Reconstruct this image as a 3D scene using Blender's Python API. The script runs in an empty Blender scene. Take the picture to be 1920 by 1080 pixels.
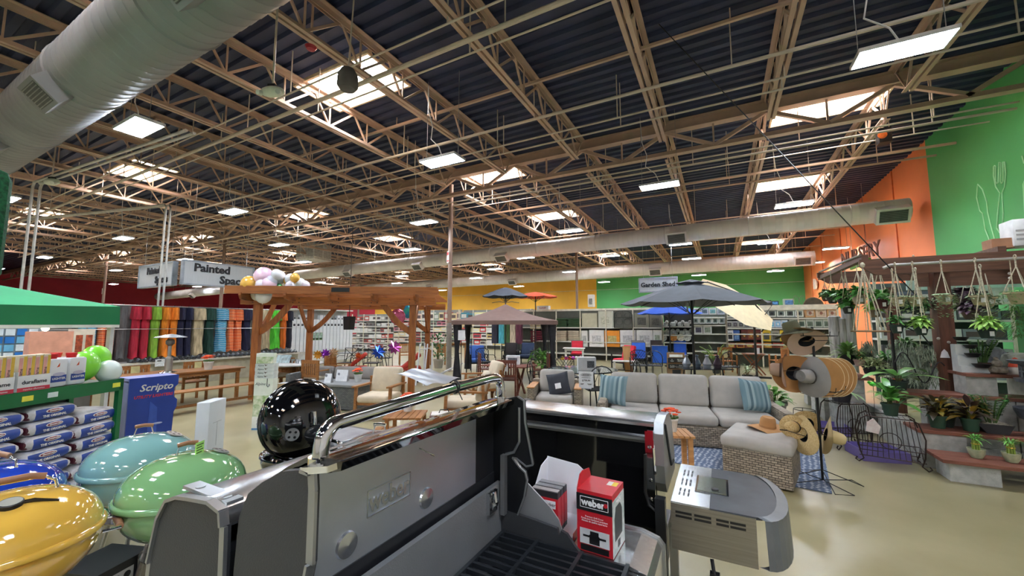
import bpy, bmesh, math, random
from mathutils import Vector, Matrix, Euler
sc = bpy.context.scene
COL = sc.collection
random.seed(7)
R = math.radians
# ---------------------------------------------------------------- camera
EYE = 1.75; FPX = 735.0; YAW = R(27.9); PIT = math.atan(68/735)
cd = bpy.data.cameras.new('camera'); cam = bpy.data.objects.new('camera', cd); COL.objects.link(cam)
cam.location = (0, 0, EYE); cam.rotation_euler = (R(90)+PIT, 0, YAW)
cd.sensor_width = 36; cd.lens = 36*FPX/1920; cd.clip_start = .02; cd.clip_end = 300
sc.camera = cam
# ---------------------------------------------------------------- world, exposure
w = bpy.data.worlds.new('world'); sc.world = w; w.use_nodes = True
bg = w.node_tree.nodes['Background']; bg.inputs[0].default_value = (.86, .93, 1, 1); bg.inputs[1].default_value = 1.0
vs = sc.view_settings; vs.view_transform = 'Standard'; vs.look = 'None'; vs.gamma = 1; vs.exposure = 1.3; vs.use_curve_mapping = False
LAMP = 44.0; SKYL = 16.0
# ---------------------------------------------------------------- pixel -> world helpers (photo survey)
_f = (-math.sin(YAW), math.cos(YAW)); _r = (math.cos(YAW), math.sin(YAW))
def ray(px, py):
    u = (px-960)/FPX; v = (540-py)/FPX
    fw = math.cos(PIT)-v*math.sin(PIT); up = math.sin(PIT)+v*math.cos(PIT)
    return (_f[0]*fw+_r[0]*u, _f[1]*fw+_r[1]*u, up)
def onz(px, py, z=0):
    d = ray(px, py); t = (z-EYE)/d[2]; return Vector((d[0]*t, d[1]*t, z))
def onx(px, py, x):
    d = ray(px, py); t = x/d[0]; return Vector((x, d[1]*t, EYE+d[2]*t))
def ony(px, py, y):
    d = ray(px, py); t = y/d[1]; return Vector((d[0]*t, y, EYE+d[2]*t))
# ---------------------------------------------------------------- materials
MATS = {}
def hexc(h):
    return tuple(((int(h[i:i+2], 16)/255)+.055)**2.4/1.055**2.4 if int(h[i:i+2], 16) > 10 else int(h[i:i+2], 16)/255/12.92 for i in (0, 2, 4))
def mat(h, rough=.6, metal=0, var=.08, scale=6, bump=0, bscale=40, coat=0, emit=0, alpha=1, stretch=None, col2=None, trans=0):
    key = (h, rough, metal, var, scale, bump, bscale, coat, emit, alpha, stretch, col2, trans)
    if key in MATS: return MATS[key]
    m = bpy.data.materials.new('m_'+h); m.use_nodes = True; nt = m.node_tree; b = nt.nodes['Principled BSDF']
    c = hexc(h); b.inputs['Base Color'].default_value = (*c, 1); b.inputs['Roughness'].default_value = rough; b.inputs['Metallic'].default_value = metal
    if coat: b.inputs['Coat Weight'].default_value = coat; b.inputs['Coat Roughness'].default_value = .04
    if alpha < 1: b.inputs['Alpha'].default_value = alpha
    if trans: b.inputs['Transmission Weight'].default_value = trans
    if emit: b.inputs['Emission Color'].default_value = (*c, 1); b.inputs['Emission Strength'].default_value = emit
    tc = nt.nodes.new('ShaderNodeTexCoord'); mp = nt.nodes.new('ShaderNodeMapping'); nt.links.new(tc.outputs['Object'], mp.inputs[0])
    if stretch: mp.inputs['Scale'].default_value = stretch
    if var:
        n = nt.nodes.new('ShaderNodeTexNoise'); n.inputs['Scale'].default_value = scale; n.inputs['Detail'].default_value = 5
        nt.links.new(mp.outputs[0], n.inputs['Vector'])
        rp = nt.nodes.new('ShaderNodeValToRGB'); rp.color_ramp.elements[0].position = .3; rp.color_ramp.elements[1].position = .7
        c2 = hexc(col2) if col2 else tuple(min(1, x*(1+var*2)) for x in c)
        rp.color_ramp.elements[0].color = (*[x*(1-var*2) for x in c], 1) if not col2 else (*c, 1)
        rp.color_ramp.elements[1].color = (*c2, 1)
        nt.links.new(n.outputs['Fac'], rp.inputs[0]); nt.links.new(rp.outputs[0], b.inputs['Base Color'])
    if bump:
        n2 = nt.nodes.new('ShaderNodeTexNoise'); n2.inputs['Scale'].default_value = bscale
        nt.links.new(mp.outputs[0], n2.inputs['Vector'])
        bp = nt.nodes.new('ShaderNodeBump'); bp.inputs['Strength'].default_value = bump; bp.inputs['Distance'].default_value = .01
        nt.links.new(n2.outputs['Fac'], bp.inputs['Height']); nt.links.new(bp.outputs[0], b.inputs['Normal'])
    MATS[key] = m; return m
def stripes(cols, axis, freq, rough=.8, jitter=0):
    """repeating coloured bands along one object axis"""
    key = ('s', tuple(cols), axis, freq, rough, jitter)
    if key in MATS: return MATS[key]
    m = bpy.data.materials.new('m_stripes'); m.use_nodes = True; nt = m.node_tree; b = nt.nodes['Principled BSDF']; b.inputs['Roughness'].default_value = rough
    tc = nt.nodes.new('ShaderNodeTexCoord'); sp = nt.nodes.new('ShaderNodeSeparateXYZ'); nt.links.new(tc.outputs['Object'], sp.inputs[0])
    mu = nt.nodes.new('ShaderNodeMath'); mu.operation = 'MULTIPLY'; mu.inputs[1].default_value = freq; nt.links.new(sp.outputs[axis], mu.inputs[0])
    last = mu
    if jitter:
        n = nt.nodes.new('ShaderNodeTexNoise'); n.inputs['Scale'].default_value = 5; nt.links.new(tc.outputs['Object'], n.inputs['Vector'])
        m2 = nt.nodes.new('ShaderNodeMath'); m2.operation = 'MULTIPLY_ADD'; m2.inputs[1].default_value = jitter; nt.links.new(n.outputs['Fac'], m2.inputs[0]); nt.links.new(mu.outputs[0], m2.inputs[2]); last = m2
    fr = nt.nodes.new('ShaderNodeMath'); fr.operation = 'FRACT'; nt.links.new(last.outputs[0], fr.inputs[0])
    rp = nt.nodes.new('ShaderNodeValToRGB'); rp.color_ramp.interpolation = 'CONSTANT'; e = rp.color_ramp.elements
    for i, c in enumerate(cols):
        el = e[i] if i < 2 else e.new(i/len(cols))
        el.position = i/len(cols); el.color = (*hexc(c), 1)
    nt.links.new(fr.outputs[0], rp.inputs[0]); nt.links.new(rp.outputs[0], b.inputs['Base Color'])
    MATS[key] = m; return m
def weave(c1, c2, sx=28, sy=22, bump=.6):
    """wicker: brick texture on the box faces"""
    key = ('w', c1, c2, sx)
    if key in MATS: return MATS[key]
    m = bpy.data.materials.new('m_weave'); m.use_nodes = True; nt = m.node_tree; b = nt.nodes['Principled BSDF']; b.inputs['Roughness'].default_value = .6
    tc = nt.nodes.new('ShaderNodeTexCoord'); sp = nt.nodes.new('ShaderNodeSeparateXYZ'); nt.links.new(tc.outputs['Object'], sp.inputs[0])
    ad = nt.nodes.new('ShaderNodeMath'); nt.links.new(sp.outputs[0], ad.inputs[0]); nt.links.new(sp.outputs[1], ad.inputs[1])
    cb = nt.nodes.new('ShaderNodeCombineXYZ'); nt.links.new(ad.outputs[0], cb.inputs[0]); nt.links.new(sp.outputs[2], cb.inputs[1])
    br = nt.nodes.new('ShaderNodeTexBrick'); br.inputs['Scale'].default_value = sx; br.inputs['Color1'].default_value = (*hexc(c1), 1); br.inputs['Color2'].default_value = (*hexc(c2), 1)
    br.inputs['Mortar'].default_value = (.02, .02, .018, 1); br.inputs['Mortar Size'].default_value = .05; br.inputs['Brick Width'].default_value = 1.0; br.inputs['Row Height'].default_value = .42; br.inputs['Mortar Smooth'].default_value = .6
    nt.links.new(cb.outputs[0], br.inputs['Vector']); nt.links.new(br.outputs['Color'], b.inputs['Base Color'])
    bp = nt.nodes.new('ShaderNodeBump'); bp.invert = True; bp.inputs['Strength'].default_value = bump; bp.inputs['Distance'].default_value = .02
    nt.links.new(br.outputs['Fac'], bp.inputs['Height']); nt.links.new(bp.outputs[0], b.inputs['Normal'])
    MATS[key] = m; return m
def wood(c1, c2, axis=0, rough=.5):
    st = [14, 14, 14]; st[axis] = 1.2
    return mat(c1, rough=rough, var=.1, scale=2.2, stretch=tuple(st), col2=c2)
# ---------------------------------------------------------------- mesh builder
class MB:
    def __init__(s): s.v = []; s.f = []; s.mi = []; s.cur = 0
    def m(s, i): s.cur = i; return s
    def add(s, vs_, fs):
        o = len(s.v); s.v += [tuple(p) for p in vs_]
        for f in fs: s.f.append(tuple(i+o for i in f)); s.mi.append(s.cur)
        return s
    def box(s, x0, x1, y0, y1, z0, z1, M=None, ch=0):
        if ch:
            return s.rbox(((x0+x1)/2, (y0+y1)/2, (z0+z1)/2), (abs(x1-x0), abs(y1-y0), abs(z1-z0)), ch, M)
        vs_ = [Vector((x, y, z)) for x in (x0, x1) for y in (y0, y1) for z in (z0, z1)]
        if M: vs_ = [M @ p for p in vs_]
        return s.add(vs_, [(0, 1, 3, 2), (4, 6, 7, 5), (0, 4, 5, 1), (2, 3, 7, 6), (0, 2, 6, 4), (1, 5, 7, 3)])
    def rbox(s, c, size, r, M=None, seg=2):
        """box with rounded edges"""
        bm = bmesh.new(); bmesh.ops.create_cube(bm, size=1)
        for v in bm.verts: v.co = Vector((v.co.x*size[0], v.co.y*size[1], v.co.z*size[2]))
        bmesh.ops.bevel(bm, geom=bm.edges[:], offset=min(r, min(size)*.49), segments=seg, profile=.5, affect='EDGES')
        T = Matrix.Translation(c)
        if M: T = M @ T
        vs_ = [T @ v.co for v in bm.verts]; fs = [[v.index for v in f.verts] for f in bm.faces]; bm.free()
        return s.add(vs_, fs)
    def bar(s, p, q, w_, h=None, up=(0, 0, 1)):
        p = Vector(p); q = Vector(q); h = h or w_; d = (q-p)
        if d.length < 1e-6: return s
        d.normalize(); u = Vector(up)
        if abs(d.dot(u)) > .98: u = Vector((0, 1, 0)) if abs(d.y) < .9 else Vector((1, 0, 0))
        a = d.cross(u).normalized(); b = a.cross(d).normalized()
        vs_ = []
        for e in (p, q):
            for sa, sb in ((-1, -1), (1, -1), (1, 1), (-1, 1)): vs_.append(e+a*sa*w_/2+b*sb*h/2)
        return s.add(vs_, [(0, 1, 2, 3), (7, 6, 5, 4), (0, 4, 5, 1), (1, 5, 6, 2), (2, 6, 7, 3), (3, 7, 4, 0)])
    def tube(s, pts, r, seg=8, cap=True, closed=False):
        pts = [Vector(p) for p in pts]; n = len(pts); rs = r if isinstance(r, (list, tuple)) else [r]*n
        vs_ = []; fs = []; prev = None
        for i, p in enumerate(pts):
            if closed: d = pts[(i+1) % n]-pts[i-1]
            else: d = (pts[min(i+1, n-1)]-pts[max(i-1, 0)])
            d.normalize()
            if prev is None:
                u = Vector((0, 0, 1)) if abs(d.z) < .9 else Vector((1, 0, 0)); a = d.cross(u).normalized()
            else:
                a = prev-d*prev.dot(d); a.normalize()
            prev = a; b = d.cross(a)
            for k in range(seg):
                t = 2*math.pi*k/seg; vs_.append(p+(a*math.cos(t)+b*math.sin(t))*rs[i])
        for i in range(n if closed else n-1):
            j = (i+1) % n
            for k in range(seg):
                k2 = (k+1) % seg; fs.append((i*seg+k, i*seg+k2, j*seg+k2, j*seg+k))
        if cap and not closed: fs.append(tuple(range(seg-1, -1, -1))); fs.append(tuple((n-1)*seg+k for k in range(seg)))
        return s.add(vs_, fs)
    def lathe(s, prof, seg=24, M=None, a0=0, a1=2*math.pi, sx=1, sy=1):
        """prof: (radius, z) list"""
        full = abs(a1-a0-2*math.pi) < 1e-5; ns = seg if full else seg+1; vs_ = []; fs = []
        for (r_, z) in prof:
            for k in range(ns):
                t = a0+(a1-a0)*k/seg; p = Vector((r_*math.cos(t)*sx, r_*math.sin(t)*sy, z)); vs_.append(M @ p if M else p)
        for i in range(len(prof)-1):
            for k in range(seg):
                k2 = (k+1) % ns; fs.append((i*ns+k, i*ns+k2, (i+1)*ns+k2, (i+1)*ns+k))
        return s.add(vs_, fs)
    def ball(s, c, r, seg=12, rings=8, M=None):
        rx, ry, rz = r if isinstance(r, (tuple, list)) else (r, r, r); vs_ = [Vector((0, 0, -rz))]; fs = []
        for i in range(1, rings):
            t = math.pi*i/rings
            for k in range(seg):
                a = 2*math.pi*k/seg; vs_.append(Vector((rx*math.sin(t)*math.cos(a), ry*math.sin(t)*math.sin(a), -rz*math.cos(t))))
        vs_.append(Vector((0, 0, rz))); n = len(vs_)-1
        for k in range(seg):
            k2 = (k+1) % seg; fs.append((0, 1+k2, 1+k)); o = 1+(rings-2)*seg; fs.append((n, o+k, o+k2))
            for i in range(rings-2):
                o = 1+i*seg; fs.append((o+k, o+k2, o+seg+k2, o+seg+k))
        c = Vector(c); vs_ = [(M @ (p) if M else p)+c for p in vs_]
        return s.add(vs_, fs)
    def prism(s, poly, d, plane='xz', off=0):
        """extrude a 2-D outline; plane gives its axes, the third axis runs off..off+d"""
        def P(a, b, c): return {'xz': (a, c, b), 'yz': (c, a, b), 'xy': (a, b, c)}[plane]
        n = len(poly); vs_ = [P(a, b, off) for a, b in poly]+[P(a, b, off+d) for a, b in poly]
        fs = [tuple(range(n-1, -1, -1)), tuple(range(n, 2*n))]+[(i, (i+1) % n, n+(i+1) % n, n+i) for i in range(n)]
        return s.add(vs_, fs)
    def quad(s, a, b, c, d): return s.add([a, b, c, d], [(0, 1, 2, 3)])
    def grid(s, fn, nu, nv, th=0):
        vs_ = [Vector(fn(i/nu, j/nv)) for j in range(nv+1) for i in range(nu+1)]
        fs = [(j*(nu+1)+i, j*(nu+1)+i+1, (j+1)*(nu+1)+i+1, (j+1)*(nu+1)+i) for j in range(nv) for i in range(nu)]
        return s.add(vs_, fs)
    def mesh(s, name, mats, smooth=False):
        me = bpy.data.meshes.new(name); me.from_pydata(s.v, [], s.f)
        if not isinstance(mats, (list, tuple)): mats = [mats]
        for m_ in mats: me.materials.append(m_)
        me.polygons.foreach_set('material_index', s.mi)
        bm = bmesh.new(); bm.from_mesh(me); bmesh.ops.recalc_face_normals(bm, faces=bm.faces)
        bm.to_mesh(me); bm.free()
        if smooth:
            me.polygons.foreach_set('use_smooth', [True]*len(me.polygons))
            try: me.set_sharp_from_angle(angle=R(smooth if smooth is not True else 40))
            except Exception: pass
        me.update(); return me
    def build(s, name, mats, parent=None, smooth=False, **kw):
        o = bpy.data.objects.new(name, s.mesh(name, mats, smooth)); COL.objects.link(o)
        if parent is not None: o.parent = parent
        if kw.get('label'): tag(o, **kw)
        return o
def tag(o, label=None, cat=None, group=None, kind=None):
    if label: o['label'] = label
    if cat: o['category'] = cat
    if group: o['group'] = group
    if kind: o['kind'] = kind
    return o
def thing(name, label, cat, loc=(0, 0, 0), rz=0, group=None, rot=None):
    o = bpy.data.objects.new(name, None); COL.objects.link(o); o.empty_display_size = .1
    o.location = loc; o.rotation_euler = rot or (0, 0, rz); return tag(o, label, cat, group)
def dup(root, loc, rz=None, label=None, group=None, scale=None):
    def cp(o, par):
        c = o.copy(); COL.objects.link(c)
        if par is not None: c.parent = par
        for ch in kids.get(o, []): cp(ch, c)
        return c
    kids = {}
    def walk(o):
        kids[o] = list(KID(o))
        for c in kids[o]: walk(c)
    walk(root); r_ = cp(root, None); r_.location = loc
    if rz is not None: r_.rotation_euler = (0, 0, rz)
    if label: r_['label'] = label
    if group: r_['group'] = group
    if scale: r_.scale = scale if isinstance(scale, tuple) else (scale,)*3
    return r_
def KID(o): return o.children
def struct(o): o['kind'] = 'structure'; return o
def text(s_, size, m, parent, loc=(0, 0, 0), rot=(0, 0, 0), name='lettering', ext=.001, bold=0, sx=1, shear=0, align='CENTER', label=None):
    cu = bpy.data.curves.new(name, 'FONT'); cu.body = s_; cu.size = size; cu.extrude = ext; cu.align_x = align; cu.align_y = 'CENTER'; cu.offset = bold; cu.shear = shear; cu.resolution_u = 2
    t = bpy.data.objects.new(name, cu); COL.objects.link(t)
    dg = bpy.context.evaluated_depsgraph_get(); me = bpy.data.meshes.new_from_object(t.evaluated_get(dg))
    bpy.data.objects.remove(t); bpy.data.curves.remove(cu)
    me.materials.clear(); me.materials.append(m)
    o = bpy.data.objects.new(name, me); COL.objects.link(o); o.parent = parent; o.location = loc; o.rotation_euler = rot; o.scale = (sx, 1, 1)
    if label: o['label'] = label
    return o
def loop(c, r_, n, plane='xy', a0=0, a1=2*math.pi, ry=None):
    ry = ry or r_; out = []
    for k in range(n):
        t = a0+(a1-a0)*k/(n-1 if abs(a1-a0-2*math.pi) > 1e-4 else n); a, b = r_*math.cos(t), ry*math.sin(t)
        out.append(Vector(c)+Vector({'xy': (a, b, 0), 'xz': (a, 0, b), 'yz': (0, a, b)}[plane]))
    return out
WHITE = mat('e8e8e4', .5); BLACK = mat('141416', .45); CHROME = mat('e6e8ea', .06, 1, var=0); STEEL = mat('b9bbbc', .28, .9, var=.06, scale=3, stretch=(1, 40, 40))
TAN = mat('c6aa96', .5, var=.06, scale=2); INK = mat('26262a', .6, var=0)
# ================================================================ THE SHELL
XW = 6.0; YB = 38.0; XL = -70.0; DECK = 7.55
Y0R = -14.0
fl = MB().box(XL, XW, Y0R, YB, -.2, 0)
FLM = mat('a39b78', .3, var=.07, scale=1.1, col2='8d8561', bump=.03, bscale=3)
struct(fl.build('floor', FLM))
# corrugated deck with skylight openings
def sky_rows(): return [(5.5+6.5*k, 6.85+6.5*k) for k in range(-2, 5)]
SKX = [(1.5, 4.0), (-8.95, -6.4), (-20.4, -17.9), (-31.8, -29.3), (-43.2, -40.7), (-54.6, -52.1)]
deck = MB()
def corr(x0, x1, y0, y1):
    n = max(1, round((y1-y0)/.3)); st = (y1-y0)/n; prof = []
    for i in range(n):
        y = y0+i*st; prof += [(y, DECK+.07), (y+st*.32, DECK+.07), (y+st*.45, DECK), (y+st*.87, DECK)]
    prof.append((y1, DECK+.07))
    vs_ = [(x, y, z) for y, z in prof for x in (x0, x1)]
    deck.add(vs_, [(2*i, 2*i+1, 2*i+3, 2*i+2) for i in range(len(prof)-1)])
y = Y0R
for a, b in sky_rows():
    corr(XL, XW, y, a)
    xs = [XW]+[v for r_ in SKX for v in (r_[1], r_[0])]+[XL]
    for i in range(0, len(xs), 2): corr(xs[i+1], xs[i], a, b)
    y = b
corr(XL, XW, y, YB)
struct(deck.build('ceiling', mat('2a3150', .55, var=.15, scale=1.5)))
# skylights
well = mat('e8cfae', .6); pane = mat('eaf0ff', .5, var=0, emit=SKYL)
k = 0
for (a, b) in sky_rows():
    for (x0, x1) in SKX:
        if 0 < a < 6 and x0 > 0 or a < 0 and x0 < -35: continue
        c = ((x0+x1)/2, (a+b)/2, DECK)
        names = 'nearest row' if a < 6 else ''
        t = thing('skylight', 'bright rectangular skylight well in the dark ceiling', 'skylight', c, group='skylights in the roof deck')
        hx, hy = (x1-x0)/2, (b-a)/2; m_ = MB(); th = .05
        for (p, q, r_, s_) in ((-hx, -hx+th, -hy, hy), (hx-th, hx, -hy, hy), (-hx+th, hx-th, -hy, -hy+th), (-hx+th, hx-th, hy-th, hy)): m_.box(p, q, r_, s_, -.04, .75)
        m_.build('curb', well, t)
        MB().box(-hx+th, hx-th, -hy+th, hy-th, .7, .74).build('pane', pane, t)
        MB().box(-.02, .02, -hy+th, hy-th, .64, .7).build('glazing_bar', well, t)
        t['label'] = {(5.5, -8.95): 'large skylight at upper left, nearest and brightest over the pergola side', (5.5, -20.4): 'second skylight at upper left, beyond the near silver duct',
                      (12.0, 1.5): 'wide skylight at upper right, behind the big hanging lamp', (12.0, -8.95): 'skylight right beside the top of the central column',
                      (18.5, 1.5): 'skylight at right, seen above the silver duct end'}.get((a, x0), t['label'])
        if t['label'][0:6] != 'bright': del t['group']
# walls
GREEN = mat('57b366', .6, var=.04, scale=.6); ORANGE = mat('f58a52', .6, var=.04, scale=.6); YEL = mat('f5bf45', .6, var=.04, scale=.6); RED = mat('cc3a50', .6, var=.05, scale=.6)
struct(MB().m(2).box(XW, XW+.2, Y0R, 8.5, 0, DECK+.1).m(0).box(XW, XW+.2, 8.5, 16.75, 0, DECK+.1).m(1).box(XW, XW+.2, 16.75, YB, 0, DECK+.1).build('wall_right', [GREEN, ORANGE, mat('c9c6c0', .7)]))
bx = ony(1118, 520, YB)[0]; bx2 = ony(704, 560, YB)[0]
struct(MB().m(0).box(bx, XW+.2, YB, YB+.2, 0, DECK+.1).m(1).box(bx2, bx, YB, YB+.2, 0, DECK+.1).m(2).box(XL, bx2, YB, YB+.2, 0, DECK+.1).build('wall_back', [GREEN, YEL, RED]))
struct(MB().box(XL-.2, XL, Y0R, YB, 0, DECK+.1).build('wall_left', RED)); struct(MB().box(XL, XW, Y0R-.2, Y0R, 0, DECK+.1).build('wall_front', mat('cfccc6', .7)))
# painted pilaster joints on the orange wall
jt = MB()
for yy in (19.5, 23, 27, 31.5, 35): jt.box(XW-.03, XW, yy-.03, yy+.03, 3, DECK)
struct(jt.build('trim_1', mat('d96430', .6)))
bt = MB()
for zz in (5.1, 6.2): bt.box(bx2, XW, YB-.03, YB, zz, zz+.03)
struct(bt.build('trim_2', mat('c8cfc6', .6)))
# fork and knife line drawing on the green wall
LINE = mat('bff5bf', .6, var=0)
def mural(name, label, strokes, r_=.012):
    m_ = MB()
    for s_ in strokes:
        pts = [onx(px, py, XW) for px, py in s_]; pts = [Vector((XW-.008, p.y, p.z)) for p in pts]
        m_.tube(pts, r_, 5)
    tag(m_.build(name, LINE), label, 'wall painting')
mural('painted_fork', 'light green outline of a dinner fork painted on the green wall',
      [[(1866, 310), (1864, 312), (1864, 330), (1868, 350), (1876, 362), (1872, 400), (1870, 428), (1875, 436), (1881, 428), (1882, 400), (1880, 362), (1885, 350), (1887, 325), (1885, 303), (1882, 303), (1882, 340), (1879, 344), (1877, 340), (1878, 305), (1874, 304), (1873, 342), (1870, 344), (1868, 340), (1868, 312), (1866, 310)]])
mural('painted_knife', 'light green outline of a table knife painted left of the fork',
      [[(1834, 345), (1832, 370), (1838, 395), (1843, 400), (1848, 430), (1858, 455), (1864, 456), (1866, 448), (1858, 420), (1853, 398), (1851, 378), (1843, 355), (1834, 345)]])
mural('painted_utensil', 'light green outline of part of a utensil at the right edge of the green wall', [[(1917, 292), (1921, 306), (1926, 300)], [(1926, 330), (1920, 345), (1924, 420)], ])
# ================================================================ STEEL
def joist_meshes(L, depth=.82):
    top = MB(); bot = MB(); web = MB()
    for s_ in (-1, 1):
        top.box(s_*.075-.05, s_*.075+.05, 0, L, -.02, 0); top.box(s_*.035-.006, s_*.035+.006, 0, L, -.13, -.02)
        bot.box(s_*.06-.038, s_*.06+.038, .5, L-.5, -depth, -depth+.018); bot.box(s_*.026-.006, s_*.026+.006, .5, L-.5, -depth+.018, -depth+.11)
    n = max(2, round((L-1)/1.25)); st = (L-1)/n
    for i in range(n):
        a = .5+i*st; m_ = a+st*.62
        web.bar((0, a, -depth+.06), (0, m_, -.07), .035, .05); web.bar((0, m_, -.07), (0, a+st, -depth+.06), .045, .035)
        web.bar((0, a, -depth+.06), (0, a, -.07), .03)
    web.bar((0, 0, -.06), (0, .5, -depth+.05), .03); web.bar((0, L, -.06), (0, L-.5, -depth+.05), .03)
    return top.mesh('top_chord', TAN), bot.mesh('bottom_chord', TAN), web.mesh('web', TAN)
def inst(name, me, parent):
    o = bpy.data.objects.new(name, me); COL.objects.link(o); o.parent = parent; return o
GY = [-1.5, 11.7, 24.7, 37.6]
JX = [3.77-2.475*k for k in range(28)]
ORD = ['first', 'second', 'third', 'fourth', 'fifth', 'sixth', 'seventh', 'eighth', 'ninth', 'tenth', 'eleventh', 'twelfth']
for gi in range(3):
    L = GY[gi+1]-GY[gi]-.3; ms = joist_meshes(L)
    for i, x in enumerate(JX):
        if gi == 0 and x < -45: continue
        t = thing('roof_joist', ['tan open-web roof joist in the near bay, running away under the dark deck', 'tan open-web roof joist in the middle bay beyond the first girder', 'tan open-web roof joist in the far bay'][gi], 'roof joist',
                  (x, GY[gi]+.15, DECK-.01), group=['roof joists of the near bay', 'roof joists of the middle bay', 'roof joists of the far bay'][gi])
        if i < 12 and gi < 2:
            t['label'] = ORD[i]+' roof joist from the right wall in the '+('near bay, up to the first girder' if gi == 0 else 'middle bay, beyond the first girder'); del t['group']
        for n_, me in zip(('top_chord', 'bottom_chord', 'web'), ms): inst(n_, me, t)
# girders
for gi in (1, 2, 3):
    g = GY[gi]; x1 = XW-.1 if gi < 3 else XW-.1; x0 = XL+.1
    t = thing('roof_girder', ['', 'deep tan steel girder crossing the whole roof above the central column', 'second deep tan girder crossing the roof above the long ducts', 'farthest tan girder in front of the back wall'][gi], 'roof girder', (0, g, DECK-.01))
    m_ = MB()
    m_.box(x0, x1, -.13, .13, -.3, -.28); m_.box(x0, x1, -.015, .015, -.28, -.0); m_.box(x0, x1, -.13, .13, -.02, -.0); m_.build('top_chord', TAN, t)
    m_ = MB(); m_.box(x0, x1, -.1, -.02, -.98, -.96); m_.box(x0, x1, .02, .1, -.98, -.96); m_.box(x0, x1, -.02, .02, -.98, -.84); m_.build('bottom_chord', TAN, t)
    m_ = MB(); x = 3.77
    for k in range(29):
        if x+1.24 < x1: m_.bar((x, 0, -.28), (x+1.24, 0, -.9), .09, .09)
        m_.bar((x, 0, -.28), (x-1.2, 0, -.9), .09, .09); m_.bar((x-1.24, 0, -.3), (x-1.24, 0, -.9), .045)
        x -= 2.475
    m_.bar((x1, 0, -.3), (x1-1, 0, -.9), .09); m_.build('web', TAN, t)
# knee braces from girder down to the column line, bridging rods and pipes that run across the joists
def crossrun(name, label, cat, y, z, r_, m_=None, x0=XL+.5, x1=XW-.2, hang=0, group=None, square=False):
    b = MB()
    if square: b.bar((x0, y, z), (x1, y, z), r_*2)
    else: b.tube([(x0, y, z), (x1, y, z)], r_, 8)
    if hang:
        x = x1-1.3
        while x > x0: b.bar((x, y, z), (x, y, DECK), .02); x -= hang
    tag(b.build(name, m_ or TAN), label, cat, group)
PIPE = mat('cfc4b6', .4, var=.03)
for i, (px, py, z, r_, h, nm, lb) in enumerate((
    ((883), 73, 6.62, .045, 3.7, 'sprinkler_pipe', 'thickest tan sprinkler pipe crossing above the nearest skylight'),
    (883, 100, 6.5, .018, 0, 'conduit', 'thin pale conduit just under the thick pipe near the big skylight'),
    (883, 25, 6.6, .018, 0, 'conduit', 'thin conduit crossing the top middle of the ceiling'),
    (1100, 197, 6.6, .035, 0, 'sprinkler_pipe', 'tan pipe in the near bay, next behind the thick one'),
    (1100, 235, 6.5, .022, 3.2, 'conduit', 'pale conduit second from the first girder'),
    (1100, 252, 6.45, .022, 3.2, 'conduit', 'pale conduit nearest the first girder'),
    (1080, 130, 7.3, .03, 0, 'bridging_angle', 'slim bridging angle high against the deck in the near bay'),
    (1150, 326, 6.45, .022, 2.5, 'conduit', 'pale conduit right behind the first girder'),
    (1150, 334, 6.35, .03, 5, 'sprinkler_pipe', 'white pipe behind the first girder'),
    (1150, 345, 6.5, .018, 0, 'conduit', 'third thin conduit behind the first girder'),
    (1150, 366, 6.6, .03, 0, 'bridging_angle', 'bridging angle in the middle bay before the long duct'))):
    p = onz(px, py, z); crossrun(nm, lb, 'pipe' if 'pipe' in nm else 'conduit' if nm == 'conduit' else 'roof bracing', p.y, z, r_, PIPE if nm != 'bridging_angle' else TAN, hang=h or 4.1, x0=-45, square=nm == 'bridging_angle')
for i, y in enumerate((15.6, 20.5, 22.5, 27.2, 30.6, 34)):
    crossrun('bridging_angle', ['first', 'second', 'third', 'fourth', 'fifth', 'farthest'][i]+' tan bridging angle behind the first girder, counted away from the camera', 'roof bracing', y, 6.68, .025, hang=4, square=True, x0=-60)
# columns
COLM = mat('8a7264', .45, var=.05, scale=2)
def column(x, y, label, group=None, sign=True):
    t = thing('steel_column', label, 'column', (x, y, 0), group=group)
    MB().tube([(0, 0, 1.8), (0, 0, DECK-.35)], .085, 16).build('shaft', COLM, t, True)
    MB().tube([(0, 0, 0), (0, 0, 1.8)], .1, 16).build('guard_sleeve', mat('a9a6a2', .35, .6), t, True)
    MB().box(-.16, .16, -.16, .16, 0, .02).build('base_plate', COLM, t)
    if sign:
        q = MB().box(-.001, .0, -.08, .08, 4.15, 4.55, Matrix.Rotation(R(-62), 4, 'Z') @ Matrix.Translation((.0, 0, 0)))
        q = MB().m(0).box(-.1, .1, -.1, -.094, 4.1, 4.55).m(1).box(-.08, .08, -.102, -.1, 4.4, 4.52).box(-.08, .08, -.102, -.1, 4.15, 4.2)
        s_ = q.build('fire_extinguisher_sign', [mat('e8c9c0', .5), mat('c23a34', .5)], t); s_.rotation_euler = (0, 0, R(-30))
    return t
column(-9.1, 12.1, 'brown steel column standing right of the pergola, with a pink sign')
column(-8.25, 24.7, 'brown steel column further back, in front of the yellow wall', sign=False)
column(-25.4, 12.1, 'dark column behind the painted spaces signs', sign=False)
column(-42.6, 12.1, 'leftmost distant column above the green canopy')
column(-28.7, 24.7, 'thin distant column above the middle of the wooden pergola', sign=False)
column(-16.0, 5.6, 'hidden', sign=False) if False else None
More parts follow.
